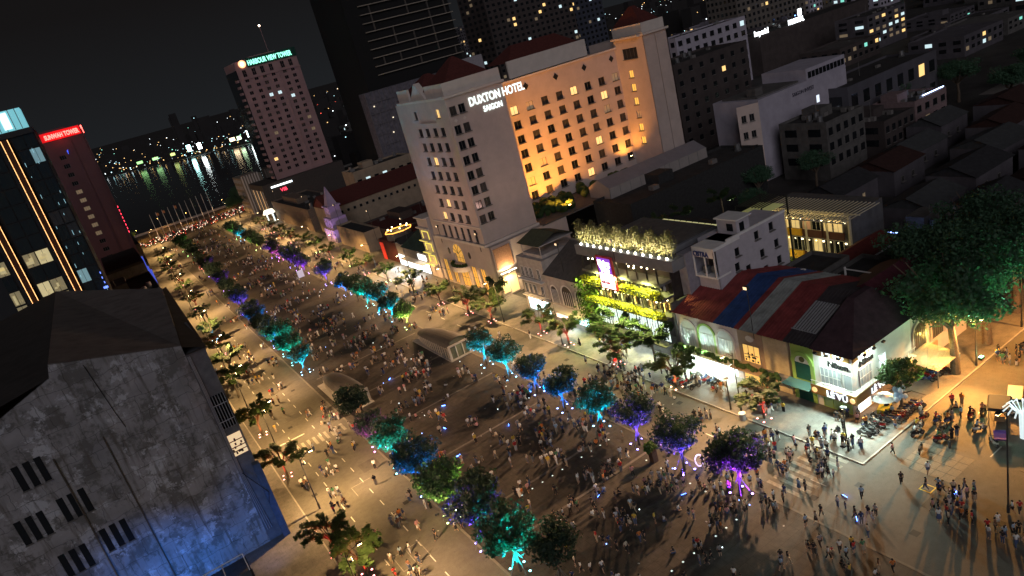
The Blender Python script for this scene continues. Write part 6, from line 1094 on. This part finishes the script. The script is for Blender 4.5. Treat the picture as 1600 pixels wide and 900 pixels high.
for (x, y, a), l in zip(PARK2, ('on the pavement edge beside the pale paving', 'at the dark food stall', 'leaning by the big tree trunk')): bike(x, y, a, 'white' if l.startswith('at') else 'black', ('white' if l.startswith('at') else 'black') + ' motorbike parked ' + l, 'parked motorbikes')
c = thing('minivan', 'cream minivan cut off by the right edge of the view', 'van', (80.6, 35.9, .01), -1.2); cm = M('cream_car_paint', (.6,.52,.40), .25, .05); b = MB(); b.loft([[(-.85,-2.1,.35),(.85,-2.1,.35),(.85,2.1,.35),(-.85,2.1,.35)],[(-.9,-2.2,.9),(.9,-2.2,.9),(.9,2.2,.9),(-.9,2.2,.9)],[(-.86,-1.5,1.1),(.86,-1.5,1.1),(.86,2.15,1.1),(-.86,2.15,1.1)],[(-.74,-1.0,1.8),(.74,-1.0,1.8),(.74,2.0,1.8),(-.74,2.0,1.8)]]); b.build('body', cm, c)
MB().poly([(-.8,-1.46,1.15),(.8,-1.46,1.15),(.7,-1.06,1.72),(-.7,-1.06,1.72)]).poly([(-.885,-1.3,1.15),(-.885,1.9,1.15),(-.775,1.8,1.72),(-.775,-.9,1.72)]).poly([(.885,-1.3,1.15),(.775,-.9,1.72),(.775,1.8,1.72),(.885,1.9,1.15)]).build('window', dk_glass, c)
for sx in (-1, 1):
    for sy in (-1.35, 1.35): MB().loft([[(sx*.78 + d, sy + .33*math.cos(t), .33 + .33*math.sin(t)) for t in np.linspace(0, 6.283, 12, endpoint=False)] for d in (-.1, .1)]).build('wheel', rubber, c)
    MB().box(sx*.6-.15,-2.24,.7,sx*.6+.15,-2.19,.88).build('headlight', E('headlight', (1,.82,.62), 5), c)
v = thing('food_cart', 'yellow vendor cart with a white umbrella beside the corner shop', 'cart', (71.6, 46.6, .13), .3); MB().box(-1.1,-.6,.35,1.1,.6,1.1).build('cart_body', M('yellow_cart', (.55,.48,.05), .5, .1), v); [MB().loft([[(x + d, .3*math.cos(t), .3 + .3*math.sin(t)) for t in np.linspace(0, 6.283, 10, endpoint=False)] for d in (-.04,.04)]).build('wheel', rubber, v) for x in (-.9,.9)]; MB().tube([(0,0,1.1),(0,0,2.5)], .03, 5).build('pole', steel, v); MB().loft([[(1.5*math.cos(t), 1.5*math.sin(t), 2.3) for t in np.linspace(0, 6.283, 8, endpoint=False)], [(.1*math.cos(t), .1*math.sin(t), 2.85) for t in np.linspace(0, 6.283, 8, endpoint=False)]]).build('umbrella', white_p, v)
v = thing('food_stall', 'dark canopied food stall on the orange road at right', 'stall', (77.2, 36.0, .01), .4); MB().loft([[(-1.7,-1.2,2.2),(1.7,-1.2,2.2),(1.7,1.2,2.2),(-1.7,1.2,2.2)],[(-1.5,-1,2.5),(1.5,-1,2.5),(1.5,1,2.5),(-1.5,1,2.5)]]).build('canopy', M('black_canopy', (.02,.02,.025), .8, .2), v); MB().box(-1.1,-.5,.5,1.1,.5,1.0).build('table', M('stall_wood', (.2,.13,.08), .8, .2), v); k = MB(); [k.box(x-.04,y-.04,0,x+.04,y+.04,2.2) for x in (-1.5,1.5) for y in (-1,1)]; k.build('post', steel, v)
v = thing('food_stall', 'purple cloth topped vendor table by the pale paving', 'stall', (72.9, 34.0, .13), .5); MB().box(-.9,-.6,.9,.9,.6,1.05).build('table_top', M('purple_cloth', (.10,.03,.25), .8, .15), v); k = MB(); [k.box(x-.03,y-.03,0,x+.03,y+.03,.9) for x in (-.8,.8) for y in (-.5,.5)]; k.build('leg', steel, v)
bl = thing('balloon_bunch', 'big bunch of white and pale blue balloons above the corner pavement', 'balloons', (72.0, 45.0, .13))
for i in range(17): a = random.uniform(0, 6.28); r_ = random.uniform(0, 1.0); MB().ball((r_*math.cos(a), r_*math.sin(a), 3.4 + random.uniform(-.7,.7)), (.3,.3,.36), 9, 6).build('balloon', M('balloon_' + str(i % 3), [(.75,.8,.85),(.45,.65,.85),(.8,.55,.25)][0 if i % 3 == 0 else (1 if i % 5 else 2)], .2, 0), bl)
MB().tube([(0,0,1.2),(.02,0,2.8)], .015, 4).build('string', white_p, bl)
pa = thing('light_sculpture', 'white glowing palm shaped light sculpture at the right edge', 'sculpture', (75.0, 32.6, .13)); wg = E('sculpture_glow', (.85,1,1), .8)
for k in range(14): a = k * 6.283 / 14; MB().tube([(.25*math.cos(a), .25*math.sin(a), 0), (.35*math.cos(a), .35*math.sin(a), 3.2), (1.3*math.cos(a), 1.3*math.sin(a), 4.3), (1.9*math.cos(a), 1.9*math.sin(a), 3.6)], .09, 5).build('light_tube', wg, pa)
lamp('POINT', (0, 0, 5), 120, (.85,1,1), pa); MB().tube([(0,0,0),(0,0,3)], .2, 7).build('trunk', wg, pa)
bn = thing('litter_bin', 'round pale drum shaped bin beside the first red lit street tree', 'bin', (61.0, 60.2, 0)); MB().loft([[(.45*math.cos(t), .45*math.sin(t), z) for t in np.linspace(0, 6.283, 14, endpoint=False)] for z in (0,.95)]).build('drum', M('bin_grey', (.35,.33,.31), .7, .15), bn); MB().loft([[(.48*math.cos(t), .48*math.sin(t), z) for t in np.linspace(0, 6.283, 14, endpoint=False)] for z in (.95,1.02)]).build('lid', white_p, bn)
bo = MB(); [bo.loft([[(x + .14*math.cos(t), 43.9 + .14*math.sin(t), z) for t in np.linspace(0, 6.283, 8, endpoint=False)] for z in (0,.9)]) for x in (0,)]; bo_m = MB().loft([[(.15*math.cos(t), .15*math.sin(t), z) for t in np.linspace(0, 6.283, 8, endpoint=False)] for z in (0,.85,.9)], dkconc).mesh('bollard')
put('bollard', bo_m, None, (69.3, 37.6, .01), 0, 'short dark bollard at the far corner of the pale paving', 'bollard')
sb = thing('stage_banner', 'white lit banner board leaning at the violet trees in the far right row', 'banner', (47.0, 226, 0)); MB().box(-1.0,-.06,.2,1.0,.06,2.6).build('panel', E('banner_lilac', (.8,.75,1), .4), sb); MB().box(-.9,.06,0,-.75,.5,2).box(.75,.06,0,.9,.5,2).build('stand', steel, sb)
# ------------------------------------------------------------------ people
def skinned(name, V, Ed, R, root=0, sub=1):
    bm = bmesh.new(); lay = bm.verts.layers.skin.verify(); vs_ = [bm.verts.new(v) for v in V]
    for a, b in Ed: bm.edges.new((vs_[a], vs_[b]))
    for v, r in zip(vs_, R): v[lay].radius = r if hasattr(r, '__len__') else (r, r)
    vs_[root][lay].use_root = True
    me = bpy.data.meshes.new(name); bm.to_mesh(me); bm.free(); o = bpy.data.objects.new('tmp', me); COL.objects.link(o)
    m = o.modifiers.new('s', 'SKIN'); m.use_smooth_shade = True
    if sub: q = o.modifiers.new('u', 'SUBSURF'); q.levels = sub; q.render_levels = sub
    bpy.context.view_layer.update(); r = bpy.data.meshes.new_from_object(o.evaluated_get(bpy.context.evaluated_depsgraph_get())); bpy.data.objects.remove(o); bpy.data.meshes.remove(me); r.name = name; return r
def pose(kind):
    """joint positions for a 1.66 m figure facing -y"""
    J = dict(pel=(0,0,.90), wai=(0,0,1.06), che=(0,.01,1.26), nb=(0,.01,1.41), nk=(0,0,1.47), hd=(0,-.02,1.555), ht=(0,-.01,1.64))
    for s, k in ((-1,'l'), (1,'r')):
        J.update({'hip'+k:(s*.095,0,.86), 'kne'+k:(s*.10,-.02,.47), 'ank'+k:(s*.10,.02,.08), 'toe'+k:(s*.11,-.14,.035), 'sho'+k:(s*.175,.01,1.375), 'elb'+k:(s*.23,.03,1.10), 'wri'+k:(s*.24,-.05,.86), 'han'+k:(s*.235,-.08,.77)})
    if kind == 'walk':
        J.update(knel=(-.09,-.17,.50), ankl=(-.09,-.20,.10), toel=(-.09,-.36,.06), kner=(.09,.06,.47), ankr=(.09,.30,.15), toer=(.09,.20,.03), elbl=(-.22,.14,1.12), wril=(-.21,.10,.88), hanl=(-.2,.07,.80), elbr=(.22,-.06,1.10), wrir=(.20,-.22,.92), hanr=(.19,-.28,.86))
    if kind == 'phone':
        J.update(elbl=(-.24,-.02,1.12), wril=(-.10,-.26,1.22), hanl=(-.06,-.31,1.28), elbr=(.24,-.02,1.12), wrir=(.12,-.24,1.20), hanr=(.07,-.30,1.25), hd=(0,-.06,1.54), ht=(0,-.09,1.62))
    if kind == 'hip':
        J.update(elbr=(.36,.04,1.14), wrir=(.20,-.03,.98), hanr=(.15,-.05,.95), kner=(.15,-.04,.47), ankr=(.20,.02,.08), toer=(.25,-.12,.035))
    if kind == 'sit':     # cross-legged or crouched on the ground
        d = -.74
        for k in ('pel','wai','che','nb','nk','hd','ht','shol','shor','elbl','elbr'): x, y, z = J[k]; J[k] = (x, y - (.12 if z > 1.2 else .03), z + d)
        J.update(hipl=(-.1,-.02,.13), hipr=(.1,-.02,.13), knel=(-.30,-.32,.22), kner=(.30,-.32,.22), ankl=(-.02,-.42,.07), ankr=(.06,-.36,.07), toel=(.12,-.46,.05), toer=(-.10,-.44,.05), wril=(-.18,-.28,.30), wrir=(.18,-.28,.30), hanl=(-.12,-.34,.28), hanr=(.12,-.34,.28))
    if kind == 'ride':    # astride a motorbike, seat at .85
        for k in ('pel','wai','che','nb','nk','hd','ht','shol','shor'): x, y, z = J[k]; J[k] = (x, y + .35 - (.16 if z > 1.2 else 0), z + .02)
        J.update(hipl=(-.1,.33,.90), hipr=(.1,.33,.90), knel=(-.22,-.06,.72), kner=(.22,-.06,.72), ankl=(-.24,.08,.32), ankr=(.24,.08,.32), toel=(-.25,-.08,.28), toer=(.25,-.08,.28), elbl=(-.28,.0,1.14), elbr=(.28,.0,1.14), wril=(-.30,-.22,1.06), wrir=(.30,-.22,1.06), hanl=(-.30,-.29,1.05), hanr=(.30,-.29,1.05))
    return J
RAD = dict(pel=(.13,.10), wai=(.115,.09), che=(.135,.10), nb=.07, nk=.052, hd=(.078,.09), ht=(.055,.06), hip=.085, kne=.058, ank=.04, toe=.035, sho=.058, elb=.042, wri=.03, han=(.034,.018))
def rad(k): return RAD.get(k) or RAD[k[:-1]]
CH = [('pel','wai'),('wai','che'),('che','nb'),('nb','nk'),('nk','hd'),('hd','ht')] + [e for k in 'lr' for e in (('pel','hip'+k),('hip'+k,'kne'+k),('kne'+k,'ank'+k),('ank'+k,'toe'+k),('nb','sho'+k),('sho'+k,'elb'+k),('elb'+k,'wri'+k),('wri'+k,'han'+k))]
def body_part(name, J, edges, grow=0, sub=1, root=None, extra=None):
    ks = []; [ks.append(k) for e in edges for k in e if k not in ks]; JJ = dict(J); JJ.update(extra or {})
    R = [tuple(q + grow for q in (rad(k) if hasattr(rad(k), '__len__') else (rad(k),)*2)) if not k.startswith('_') else (.075 + grow if k[1] == 'a' else .062 + grow,)*2 for k in ks]
    return skinned(name, [JJ[k] for k in ks], [(ks.index(a), ks.index(b)) for a, b in edges], R, ks.index(root or edges[0][0]), sub)
def mid(a, b, t): return tuple(a[i] + (b[i]-a[i])*t for i in range(3))
def figure(kind, bottom, low=False):
    J = pose(kind); sub = 0 if low else 1
    ex = {'_sl': mid(J['shol'], J['elbl'], .75), '_sr': mid(J['shor'], J['elbr'], .75), '_al': mid(J['hipl'], J['knel'], .72), '_ar': mid(J['hipr'], J['kner'], .72)}
    out = {}
    edges = CH
    out['body'] = body_part('person', J, edges, 0, sub, 'pel')
    out['shirt'] = body_part('shirt', J, [('pel','wai'),('wai','che'),('che','nb'),('nb','shol'),('nb','shor'),('shol','_sl'),('shor','_sr')], .017, sub, 'pel', ex)
    if bottom == 'trousers': out['low'] = body_part('trousers', J, [('pel','hipl'),('pel','hipr'),('hipl','knel'),('hipr','kner'),('knel','ankl'),('kner','ankr')], .02, sub, 'pel')
    elif bottom == 'shorts': out['low'] = body_part('shorts', J, [('pel','hipl'),('pel','hipr'),('hipl','_al'),('hipr','_ar')], .028, sub, 'pel', ex)
    else:
        p = J['pel']; b = MB(); b.loft([[(p[0] + r*math.cos(t), p[1] + r*.8*math.sin(t), z) for t in np.linspace(0, 6.283, 10, endpoint=False)] for r, z in ((.13, p[2] + .14), (.17, p[2]), (.23, p[2] - .28), (.25, p[2] - .42))]); out['low'] = b.mesh('skirt')
    h = J['hd']; b = MB(); rings = []
    for a, k in ((-.035, .86), (.02, 1.02), (.075, .95), (.12, .62), (.14, .2)): rings.append([(h[0] + .098*k*math.cos(t), h[1] + .022 + .108*k*math.sin(t) + (.03 if a < 0 else 0), h[2] + a) for t in np.linspace(0, 6.283, 9, endpoint=False)])
    if bottom == 'skirt': b.loft([[(h[0] + .085*k*math.cos(t), h[1] + .07 + .05*k*math.sin(t), h[2] + a) for t in np.linspace(0, 6.283, 7, endpoint=False)] for a, k in ((-.26, .5), (-.1, 1), (.06, 1))])
    b.loft(rings); out['hair'] = b.mesh('hair'); f = MB()
    f.loft([[(h[0] + .012*q, h[1] - .088 - .0*q, h[2] - .02), (h[0] - .012*q, h[1] - .088, h[2] - .02), (h[0], h[1] - .108, h[2] - .025), (h[0], h[1] - .09, h[2] + .015)] for q in (1,)] * 2); out['nose'] = f.mesh('nose')
    for m in out.values(): m.polygons.foreach_set('use_smooth', [True] * len(m.polygons))
    return out
KINDS = [(k, b) for k in ('stand','walk','phone','hip','sit') for b in ('trousers','shorts','skirt') if not (k in ('sit',) and b == 'skirt')] + [('ride','trousers')]
FIG = {kb: figure(*kb) for kb in KINDS}
SHIRT = dict(white=(.72,.72,.70), black=(.025,.025,.028), grey=(.25,.25,.26), red=(.42,.03,.03), navy=(.03,.05,.15), yellow=(.60,.42,.06), pink=(.55,.28,.28), cream=(.58,.50,.38), orange=(.55,.18,.04), green=(.07,.20,.10), brown=(.18,.09,.05)); SHIRT['light blue'] = (.30,.42,.55)
LOWC = dict(black=(.018,.018,.02), dark=(.05,.045,.045), blue=(.07,.10,.19), beige=(.38,.31,.22), white=(.6,.6,.58), grey=(.16,.16,.17))
SKIN = [M('skin_a', (.42,.26,.17), .6, .08), M('skin_b', (.34,.20,.13), .6, .08), M('skin_c', (.50,.33,.23), .6, .08)]; HAIR = M('black_hair', (.012,.010,.009), .5, .2)
SM = {k: M('cloth_' + k.replace(' ', '_'), c, .85, .08) for k, c in SHIRT.items()}; LM = {k: M('cloth_low_' + k, c, .85, .08) for k, c in LOWC.items()}
for f in FIG.values():
    f['body'].materials.clear(); f['body'].materials.append(SKIN[0])
    for k, m in (('shirt', SM['white']), ('low', LM['dark']), ('hair', HAIR)): f[k].materials.clear(); f[k].materials.append(m)
def setm(o, m): o.material_slots[0].link = 'OBJECT'; o.material_slots[0].material = m; return o
def person(x, y, rz, kb, sc, lc, label, grp, z=.02, scale=1):
    f = FIG[kb]; t = put('person', f['body'], None, (x, y, z), rz, label, 'person', grp); setm(t, random.choice(SKIN)); t.scale = (scale,)*3
    setm(put('shirt', f['shirt'], t), SM[sc]); setm(put(f['low'].name.split('.')[0], f['low'], t), LM[lc]); put('hair', f['hair'], t); return t
# where people stand: clusters read off the plaza, (x, y, sx, sy, n)
CL = [(57.2,83,2.6,3.2,56), (56.0,75.5,2.4,2.6,30), (61.0,84,1.6,4,16), (66.0,92,1.5,5,14), (54.0,58,3.0,4,24), (56.5,49,3.2,3,26), (60.0,46.5,2.6,2.2,18), (48.5,52,2.4,4,26), (43.5,58,3.0,4,28), (45.5,48,4,4,26), (36,60,5,6,44), (36,82,6,8,66), (44,76,3,5,34), (45,92,2.2,7,40), (29,80,3,7,26), (30,52,5,5,16), (40,44,6,4,18),
      (58.5,27.5,1.6,2.4,22), (60.5,31.5,1.5,1.2,9), (53.5,39,1.4,1.6,8), (65.5,47.5,2.6,1.2,22), (67.5,45.5,3,1,10), (74,41,3,2,8), (92,40,2.5,2,16), (65,60,1.5,3,14), (65.2,75,1.0,4,14), (63,33,1.2,1.5,7), (47,38,4,3,16),
      (15,88,3.5,12,30), (16,75,3,5,10), (20,110,2.5,10,20), (13,135,4,14,30), (36,110,7,9,70), (33,130,6,10,70), (42,135,4,12,60), (36,160,7,12,120), (56,125,3,12,26), (56,155,3.5,16,50), (63,165,3,10,26), (16,175,4,22,56), (38,195,7,16,130), (56,200,4,22,60), (20,225,3,22,34), (38,235,7,20,130), (38,280,7,25,150), (57,260,4,30,60), (40,330,7,30,150), (58,330,4,30,50), (24,300,4,40,34), (40,390,12,14,90)]
PTS = []
KEEP = [(48.9,50.4),(48.3,58.8),(48.6,67.5),(48.4,75.4),(48.2,84.2),(48.8,92.7),(48.9,101.6),(23.8,60.8),(23.2,67.8),(22.9,75.9),(23,84.2),(22.9,92.7),(23,101.8),(62.6,57.9),(62.3,73.8)]
def clear(x, y, d=.5):
    if any((x-a)**2 + (y-b)**2 < .64 for a, b in KEEP): return False
    if 117.5 < y < 138 and (43.5 < x < 50.8 or 22 < x < 29.2): return False
    if x < 7.5 and y < 200 or x > 69 and 49 < y < 400 or (67.4 < x < 69.4 and 46 < y < 60 and False): return False
    return all((x-p[0])**2 + (y-p[1])**2 > d*d for p in PTS[-260:])
for cx_, cy_, sx, sy, n_ in CL:
    k = 0; tries = 0; n_ = int(n_ * (.9 if cy_ > 100 else 1.12))
    while k < n_ and tries < n_ * 14:
        tries += 1; x = rng.normal(cx_, sx * .95); y = rng.normal(cy_, sy * .95)
        if not clear(x, y): continue
        PTS.append((x, y)); k += 1
        for _ in range(int(rng.choice([0, 1, 2, 3, 5, 7], p=[.24, .28, .2, .14, .09, .05]))):    # companions close by
            a = rng.uniform(0, 6.28); q = rng.uniform(.5, 1.25); x2, y2 = x + q*math.cos(a), y + q*math.sin(a)
            if clear(x2, y2, .42) and k < n_: PTS.append((x2, y2)); k += 1
FAM = [(16.5,81.3),(17.1,80.4),(14.8,101.6),(15.6,101.2),(18.6,92.3),(20.4,84.0),(20.9,84.6),(18.6,77.4),(19.4,73.7),(15.9,71.6),(62.3,33.6),(52.9,38.7),(60.6,38.2),(63.7,37),(61.2,35.9),(64.8,41.6)]
PTS += FAM
def onscreen(x, y):
    d = Vector((x, y, -56)); a, b, c = d.dot(CX), d.dot(CY), -d.dot(CZ)
    return c > 1 and abs(a / c) < .745 and abs(b / c) < .425
PTS = [p for p in PTS if onscreen(*p)]
PTS.sort(key=lambda p: math.hypot(p[0], p[1])); NEAR, FARP = PTS[:284], PTS[284:]
MARKS = [(x, y, nm) for x, y, nm in TREES if y < 125 and (x, y) != (48.6, 67.5)]
MARKS = [(48.9,50.4,'front purple tree'),(48.3,58.8,'light loop tree'),(48.6,67.5,'violet right tree'),(48.4,75.4,'nearest cyan tree'),(48.2,84.2,'blue right trees'),(48.9,100,'farther cyan tree'),(26,55.5,'unlit front tree'),(23.8,60.8,'big teal tree'),(23.2,67.8,'violet left tree'),(22.9,75.9,'lime lit tree'),(23,84.2,'blue left tree'),(23,97,'pink lit tree'),(62.6,57.9,'front red tree'),(62.3,73.8,'orange lit tree'),(62.4,88,'restaurant trees'),(66,47,'white corner shop'),(65,36,'pale paving patch'),(58.4,27.5,'dark lamp post'),(36,50,'front paving lights'),(36,73,'second paving lights'),(36,92,'open plaza centre'),(36,62,'front plaza centre'),(55,47,'right zebra crossing'),(16,75,'painted road box'),(15,95,'left lane dashes'),(84,45,'big trunk'),(74,41,'orange cross street'),(93,41,'far orange street'),(47.2,63.2,'clipped shrub')]
seen = {}; VERB = dict(stand='standing', walk='walking', phone='with phone', hip='hand on hip', sit='sitting')
FACE = ('facing us','facing right','facing away','facing left')
plist = []
for i, (x, y) in enumerate(NEAR):
    kind = rng.choice(['stand','walk','phone','hip','sit'], p=[.36,.30,.12,.10,.12]) if (x, y) not in FAM else 'walk'
    if x < 22.5 or x > 50.5: kind = 'walk' if kind == 'sit' else kind
    bt = str(rng.choice(['trousers','shorts','skirt'], p=[.62,.25,.13])) if kind != 'sit' else str(rng.choice(['trousers','shorts'])); kind = str(kind)
    sc = str(rng.choice(list(SHIRT), p=[.20,.29,.11,.05,.09,.04,.04,.05,.03,.02,.03,.05])); lc = str(rng.choice(list(LOWC), p=[.34,.24,.2,.1,.05,.07])); rz = rng.uniform(0, 6.283); child = rng.random() < .10
    fi = FACE[int(((rz + .785) % 6.283) / 1.5708) % 4]; mk = label_near(x, y, MARKS)
    lab = '%s in %s %s, %s %s, %s by %s' % ('child' if child else 'person', sc, 'top' if bt == 'skirt' else 'shirt', lc, bt, VERB[kind], mk); plist.append([x, y, rz, (kind, bt), sc, lc, lab, child, fi])
cnt = {}
for p in plist: cnt.setdefault(p[6], []).append(p)
for lab, ps in cnt.items():
    if len(ps) > 1:
        ps.sort(key=lambda p: pr_x(p[0], p[1]) if False else Vector((p[0], p[1], -56)).dot(CX) / -Vector((p[0], p[1], -56)).dot(CZ))
        for j, p in enumerate(ps): p[6] = ('leftmost ' if j == 0 else 'rightmost ' if j == len(ps) - 1 else ordinal(j) + ' from left ') + lab
for x, y, rz, kb, sc, lc, lab, child, fi in plist: person(x, y, rz, kb, sc, lc, lab, 'people on the plaza and roads', .02 if not (61.4 < x < 72 and y > 43.2) else .13, .66 if child else rng.uniform(.95, 1.07))
# riders on the waiting motorbikes
for i, (x, y, a) in enumerate(RIDE):
    sc = list(SHIRT)[(i * 5) % 12]; person(x, y, a, ('ride','trousers'), sc, 'dark', 'motorbike rider in %s shirt, %s from the corner shop on the cross street' % (sc, ordinal(i)), 'motorbike riders on the cross street', .01)
# the rest of the crowd, too many to name one by one
def crowd(points, name):
    LO = [figure(k, b, True) for k, b in (('stand','trousers'),('walk','trousers'),('hip','shorts'),('walk','skirt'),('phone','trousers'))]; sit = figure('sit','trousers',True); LO.append(sit); mats = SKIN[:1] + [HAIR] + list(SM.values()) + list(LM.values()); ns = len(SM)
    data = []
    for f in LO:
        d = []
        for k in ('body','shirt','low','hair'):
            me = f[k]; v = np.empty(len(me.vertices)*3); me.vertices.foreach_get('co', v); d.append((k, v.reshape(-1,3), [tuple(p.vertices) for p in me.polygons]))
        data.append(d)
    V = []; F = []; MI = []; off = 0
    pw = [.16,.33,.12,.05,.10,.03,.04,.04,.03,.02,.04,.04]
    for x, y in points:
        d = data[int(rng.choice(6, p=[.36,.24,.12,.10,.08,.10]))]; a = rng.uniform(0, 6.283); c, s = math.cos(a), math.sin(a); sc = rng.uniform(.93, 1.07) if rng.random() > .1 else .65; si = 2 + int(rng.choice(12, p=pw)); li = 2 + ns + int(rng.integers(0, 6))
        for k, v, fs in d:
            w_ = v * sc; V.append(np.stack([w_[:,0]*c - w_[:,1]*s + x, w_[:,0]*s + w_[:,1]*c + y, w_[:,2] + .02], 1)); F += [tuple(q + off for q in f) for f in fs]; MI += [dict(body=0, shirt=si, low=li, hair=1)[k]] * len(fs); off += len(v)
    me = bpy.data.meshes.new(name); me.from_pydata(np.concatenate(V).tolist(), [], F)
    for m in mats: me.materials.append(m)
    me.polygons.foreach_set('material_index', MI); me.update(); put(name, me, None, kind='stuff')
crowd(FARP, 'crowd')
# hoverboards and glowing toys
hb = MB().box(-.3,-.09,.07,.3,.09,.13).mesh('hoverboard'); hb.materials.append(black_m); hw = MB().loft([[(d, .085*math.cos(t), .085*math.sin(t) + .085) for t in np.linspace(0, 6.283, 10, endpoint=False)] for d in (-.04,.04)], rubber).mesh('wheel'); hbl = MB().box(-.32,-.13,.02,.32,-.09,.14, E('hover_blue', (.08,.2,1), 16)).mesh('light_bar')
for i, (x, y, w_) in enumerate(((62.3,33.6,'by the yellow painted box'),(52.9,38.7,'in front of the drummers'),(55.2,41.5,'on the dark road left of the pale paving'),(54.0,52.6,'by the zebra crossing'),(44.6,55.4,'right of the front purple tree'),(38.0,63.5,'in the middle of the front plaza'),(40.1,88.2,'by the blue trees'),(33.0,97.0,'in the open plaza'),(36.4,104.0,'farther out in the open plaza'),(30.5,88.0,'left of the plaza centre'),(34.5,124.0,'between the two metro pavilions'))):
    t = put('hoverboard', hb, None, (x, y, .02), i * .7, 'blue glowing self balancing board ' + w_, 'hoverboard', 'blue glowing boards on the plaza'); put('wheel', hw, t, (-.34,0,0)); put('wheel', hw, t, (.34,0,0)); put('light_bar', hbl, t); lamp('POINT', (0, -.3, .25), 14, (.1,.25,1), t, size=.1)
toy = MB().ball((0,0,.08), .08, 6, 4, E('toy_blue', (.25,.4,1), 5)).mesh('light_toy'); toyw = MB().ball((0,0,.07), .07, 6, 4, E('toy_white', (.8,.95,1), 4)).mesh('light_toy')
TM = MARKS + [(24 + 8*a_, b_, '%s %s' % (w1, w2)) for a_, w2 in ((0,'left tree row'),(1.5,'plaza middle'),(3,'right tree row')) for b_, w1 in ((120,'middle'),(160,'farther'),(210,'far'),(280,'distant'),(345,'most distant'))]
tp = [(rng.uniform(24, 48.5), 40 + 330 * rng.random() ** 1.25, ('blue','white')[i % 2]) for i in range(52)]; tg = {}
for p in tp: tg.setdefault((p[2], label_near(p[0], p[1], TM)), []).append(p)
for (k, mk), ps in tg.items():
    ps.sort(key=lambda p: p[0] / p[1])
    for j, (x, y, _) in enumerate(ps): put('light_toy', toy if k == 'blue' else toyw, None, (x, y, .02 if rng.random() < .7 else rng.uniform(.8, 1.6)), 0, ('' if len(ps) == 1 else 'leftmost ' if j == 0 else ordinal(j) + ' from left ') + 'tiny %s glowing toy by the %s' % (k, mk), 'light toy', 'tiny glowing toys in the crowd')
pap = MB().box(-.12,-.08,0,.12,.08,.006).mesh('litter'); pap.materials.append(M('paper', (.5,.5,.48), .8, .1))
for i in range(60): put('litter', pap, None, (rng.uniform(9, 60), rng.uniform(40, 130), .024), rng.uniform(0, 3), 'scrap of pale paper litter on the paving', 'litter', 'scraps of paper on the ground')
